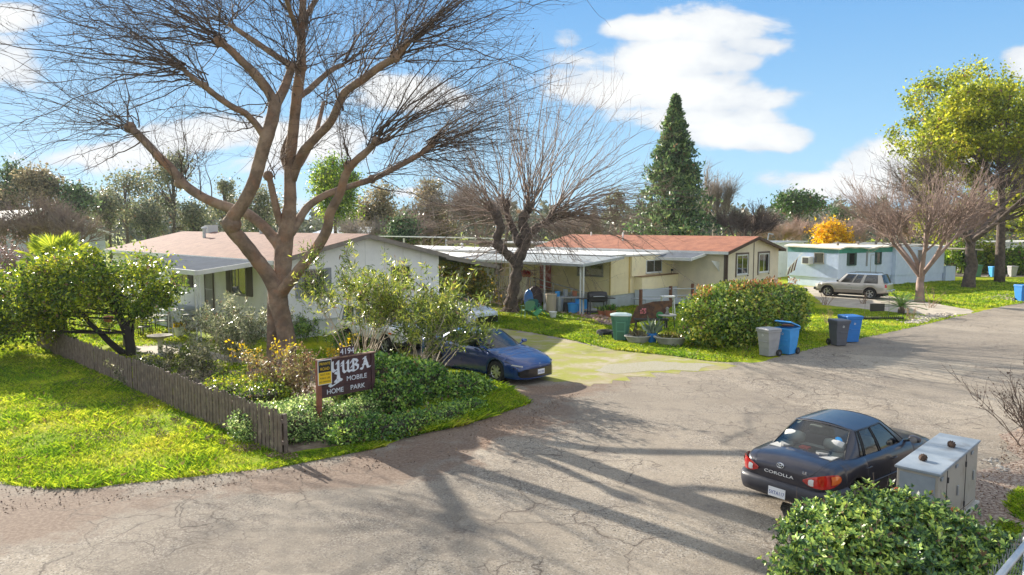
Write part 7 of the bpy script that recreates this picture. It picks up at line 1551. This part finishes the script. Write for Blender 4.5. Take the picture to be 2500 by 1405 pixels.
fb_=pot('flower box of red and orange blossoms on the porch railing',A2+V*-1.97+U*5.0+Vector((0,0,1.69)),.18,.18,terra,leafmat('red_petal',[(.30,.02,.01),(.6,.06,.03),(.7,.2,.12)],scale=4,tr=.2),420,.22,3.2,4,'flower_box'); fb_.rotation_euler=(0,0,VA+math.pi/2)
for i,(px,py,w,h,m_,l) in enumerate(((1402,768,.32,.55,lbluep,'pale blue plastic bucket standing left of the grill'),(1422,767,.36,.75,lbluep,'tall blue water drum standing beside the awning post'),(1347,770,.30,1.1,mat('tan_box',(.42,.36,.27)),'upright tan cabinet under the awning'),(1366,766,.28,.9,steel,'grey metal can beside the awning post'))):
    t=thing('storage_bucket',l,'container',G(px,py)+Vector((0,.6,0))); MB().lathe([(0,0),(w*.85,0),(w,h*.95),(w*1.06,h*.96),(w*1.05,h),(w*.9,h),(w*.88,h*.5),(0,h*.5)],16).build('body',m_,t,smooth=True,auto=40)
tb=thing('work_table','cluttered dark work table under the awning of the cream home','table',G(1388,768)+Vector((0,1.2,0)),VA-.6); MB().box(-.9,.9,-.4,.4,.80,.86).build('top',mat('table_top',(.35,.35,.33)),tb)
for x in (-.82,.82):
    for y in (-.33,.33): MB().box(x-.03,x+.03,y-.03,y+.03,0,.8).build('leg',dgrey,tb)
rng=random.Random(4)
for i,(l,w,h,c) in enumerate((('black crate under the cluttered work table',.5,.45,blk),('dark bin bag lump under the cluttered work table',.45,.5,dgrey),('brown carton under the right end of the work table',.4,.5,card))):
    t=thing('storage_crate',l,'crate',tb.location+Vector((-.5+i*.55,-.1,0)),rng.random()); 
    m=MB(); m.prism([(-w/2,-w/2,0),(w/2,-w/2,0),(w/2,w/2,0),(-w/2,w/2,0)],(0,0,h)); m.build('body',c,t,bevel=.04 if i==1 else .01); MB().box(-w/2-.01,w/2+.01,-w/2-.01,w/2+.01,h+.002,h+.04).build('lid',c,t,bevel=.01)
for i,(dx,h,c,l) in enumerate(((-.6,.3,lbluep,'small blue tub on the work table'),(-.1,.4,steel,'steel pot on the work table'),(.5,.28,terra,'clay pot on the work table'))):
    t=thing('pot',l,'pot',tb.location+Vector((dx*.9,dx*.35,.862))); MB().lathe([(0,0),(.12,0),(.15,h*.9),(.16,h),(.13,h),(.12,.05),(0,.05)],14).build('body',c,t,smooth=True,auto=40)
# hanging wind chime
wc=thing('wind_chime','dark wind chime hanging from the awning edge, right of the red door','wind chime',A2+U*3.0+V*-3.3+Vector((0,0,2.15)))
MB().tube([(0,0,.55),(0,0,-.5)],.008,4).build('cord',blk,wc)
for k in range(4): MB().lathe([(0,-.04),(.13-.02*k,-.02),(.13-.02*k,.02),(0,.04)],12,(0,0,.1-.22*k)).build('disc',rust,wc)
# flag beside the teal banded home
fg=thing('flag','dark red and white striped flag hanging on a slanted pole beside the teal banded home','flag',Vector((21.2,55.0,0)),-.3); MB().tube([(0,0,1.5),(1.0,0,2.75)],.02,6).build('pole',wht,fg)
for k in range(6): x0=.05+k*.11; MB().prism([(x0,0,1.55+x0*1.25),(x0+.10,0,1.67+x0*1.25),(x0-.10,.05,.95+x0*.75),(x0-.20,.05,.90+x0*.75)],(0,.012,0)).build('stripe',mat('flag_dark',(.12,.03,.04),rough=.9) if k%2 else wht,fg)
# bird bath, patio set
bh=thing('bird_bath','grey stone bird bath on the garden path behind the picket fence','bird bath',G(392,868)); MB().lathe([(0,0),(.22,0),(.2,.06),(.09,.12),(.08,.55),(.14,.62),(0,.62)],18).build('pedestal',concp,bh,smooth=True,auto=50); MB().lathe([(0,.622),(.2,.63),(.42,.72),(.44,.76),(.40,.76),(.2,.68),(0,.67)],24).build('bowl',stone,bh,smooth=True,auto=50)
pt_=thing('patio_table','dark rectangular patio table on the lawn beside the porch posts','table',G(365,812),VA+.4); MB().box(-.75,.75,-.45,.45,.70,.73).build('top',dgrey,pt_,bevel=.01)
for x in (-.68,.68):
    for y in (-.38,.38): MB().box(x-.02,x+.02,y-.02,y+.02,0,.70).build('leg',dgrey,pt_)
for i,(px,py,a,l) in enumerate(((355,822,.3,'dark metal patio chair in front of the patio table'),(400,806,2.2,'dark metal patio chair right of the patio table'),(345,800,3.6,'dark metal patio chair behind the patio table'))):
    t=thing('patio_chair',l,'chair',G(px,py),a,'metal patio chairs'); MB().box(-.24,.24,-.24,.24,.42,.45).build('seat',dgrey,t)
    q=MB(); q.tube([(-.23,.23,0),(-.23,.24,.9),(.23,.24,.9),(.23,.23,0)],.015,6); 
    q.build('back_frame',dgrey,t)
    for k in range(4): MB().box(-.22,.22,.225,.24,.52+k*.1,.56+k*.1).build('back_slat',dgrey,t)
    q=MB(); q.tube([(-.23,-.23,0),(-.23,-.23,.65),(-.23,.22,.65)],.013,6); q.build('side_frame',dgrey,t); q=MB(); q.tube([(.23,-.23,0),(.23,-.23,.65),(.23,.22,.65)],.013,6); q.build('side_frame',dgrey,t)
fw=MB(); 
wf=thing('white_garden_fence','low white picket garden fence behind the patio table','fence',G(300,790)+Vector((0,2,0)),R(-4))
for k in range(24): MB().box(k*.18,k*.18+.09,-.01,.01,0,.85).build('picket',wht,wf)
for z in (.25,.62): MB().box(0,4.3,.012,.04,z,z+.06).build('rail',wht,wf)
gs=thing('garden_stake','black solar light stake in the grass beside the blue sedan','garden light',G(1197,950)); MB().tube([(0,0,0),(0,0,.35)],.012,6).build('stake',steel,gs); MB().lathe([(0,.35),(.05,.36),(.07,.42),(0,.46)],10).build('lamp',blk,gs)
ft=thing('feeder_pole','thin pole with a hanging basket inside the picket fence by the leaning trunk','plant hanger',G(268,842)); MB().tube([(0,0,0),(0,0,1.1)],.015,6).build('pole',dgrey,ft); MB().lathe([(0,.9),(.15,.95),(.2,1.15),(0,1.2)],10).build('basket',terra,ft)
lt=thing('stone_lantern','small grey stone lantern on the garden path near the leaning trunk','lantern',G(292,850)+Vector((0,.6,0))); MB().lathe([(0,0),(.18,0),(.16,.45),(.22,.5),(.05,.68),(0,.7)],8).build('lantern_body',stone,lt)
lg=thing('fallen_stick','pale fallen stick lying on the verge below the sign shrubs','stick',G(1060,1050)); MB().tube([(-.25,-.05,.03),(0,0,.05),(.3,.05,.03)],[.008,.012,.006],5).build('wood',pst,lg)
uj=thing('propane_cylinder','small white propane cylinder by the porch of the cream home','gas cylinder',G(1335,768)+Vector((0,1.,0))); MB().lathe([(0,0),(.14,.0),(.16,.05),(.16,.38),(.1,.46),(.04,.48),(.04,.54),(0,.55)],14).build('tank',wht,uj,smooth=True,auto=40)
print('OBJS',len(bpy.data.objects),'FACES',sum(len(m.polygons) for m in bpy.data.meshes))
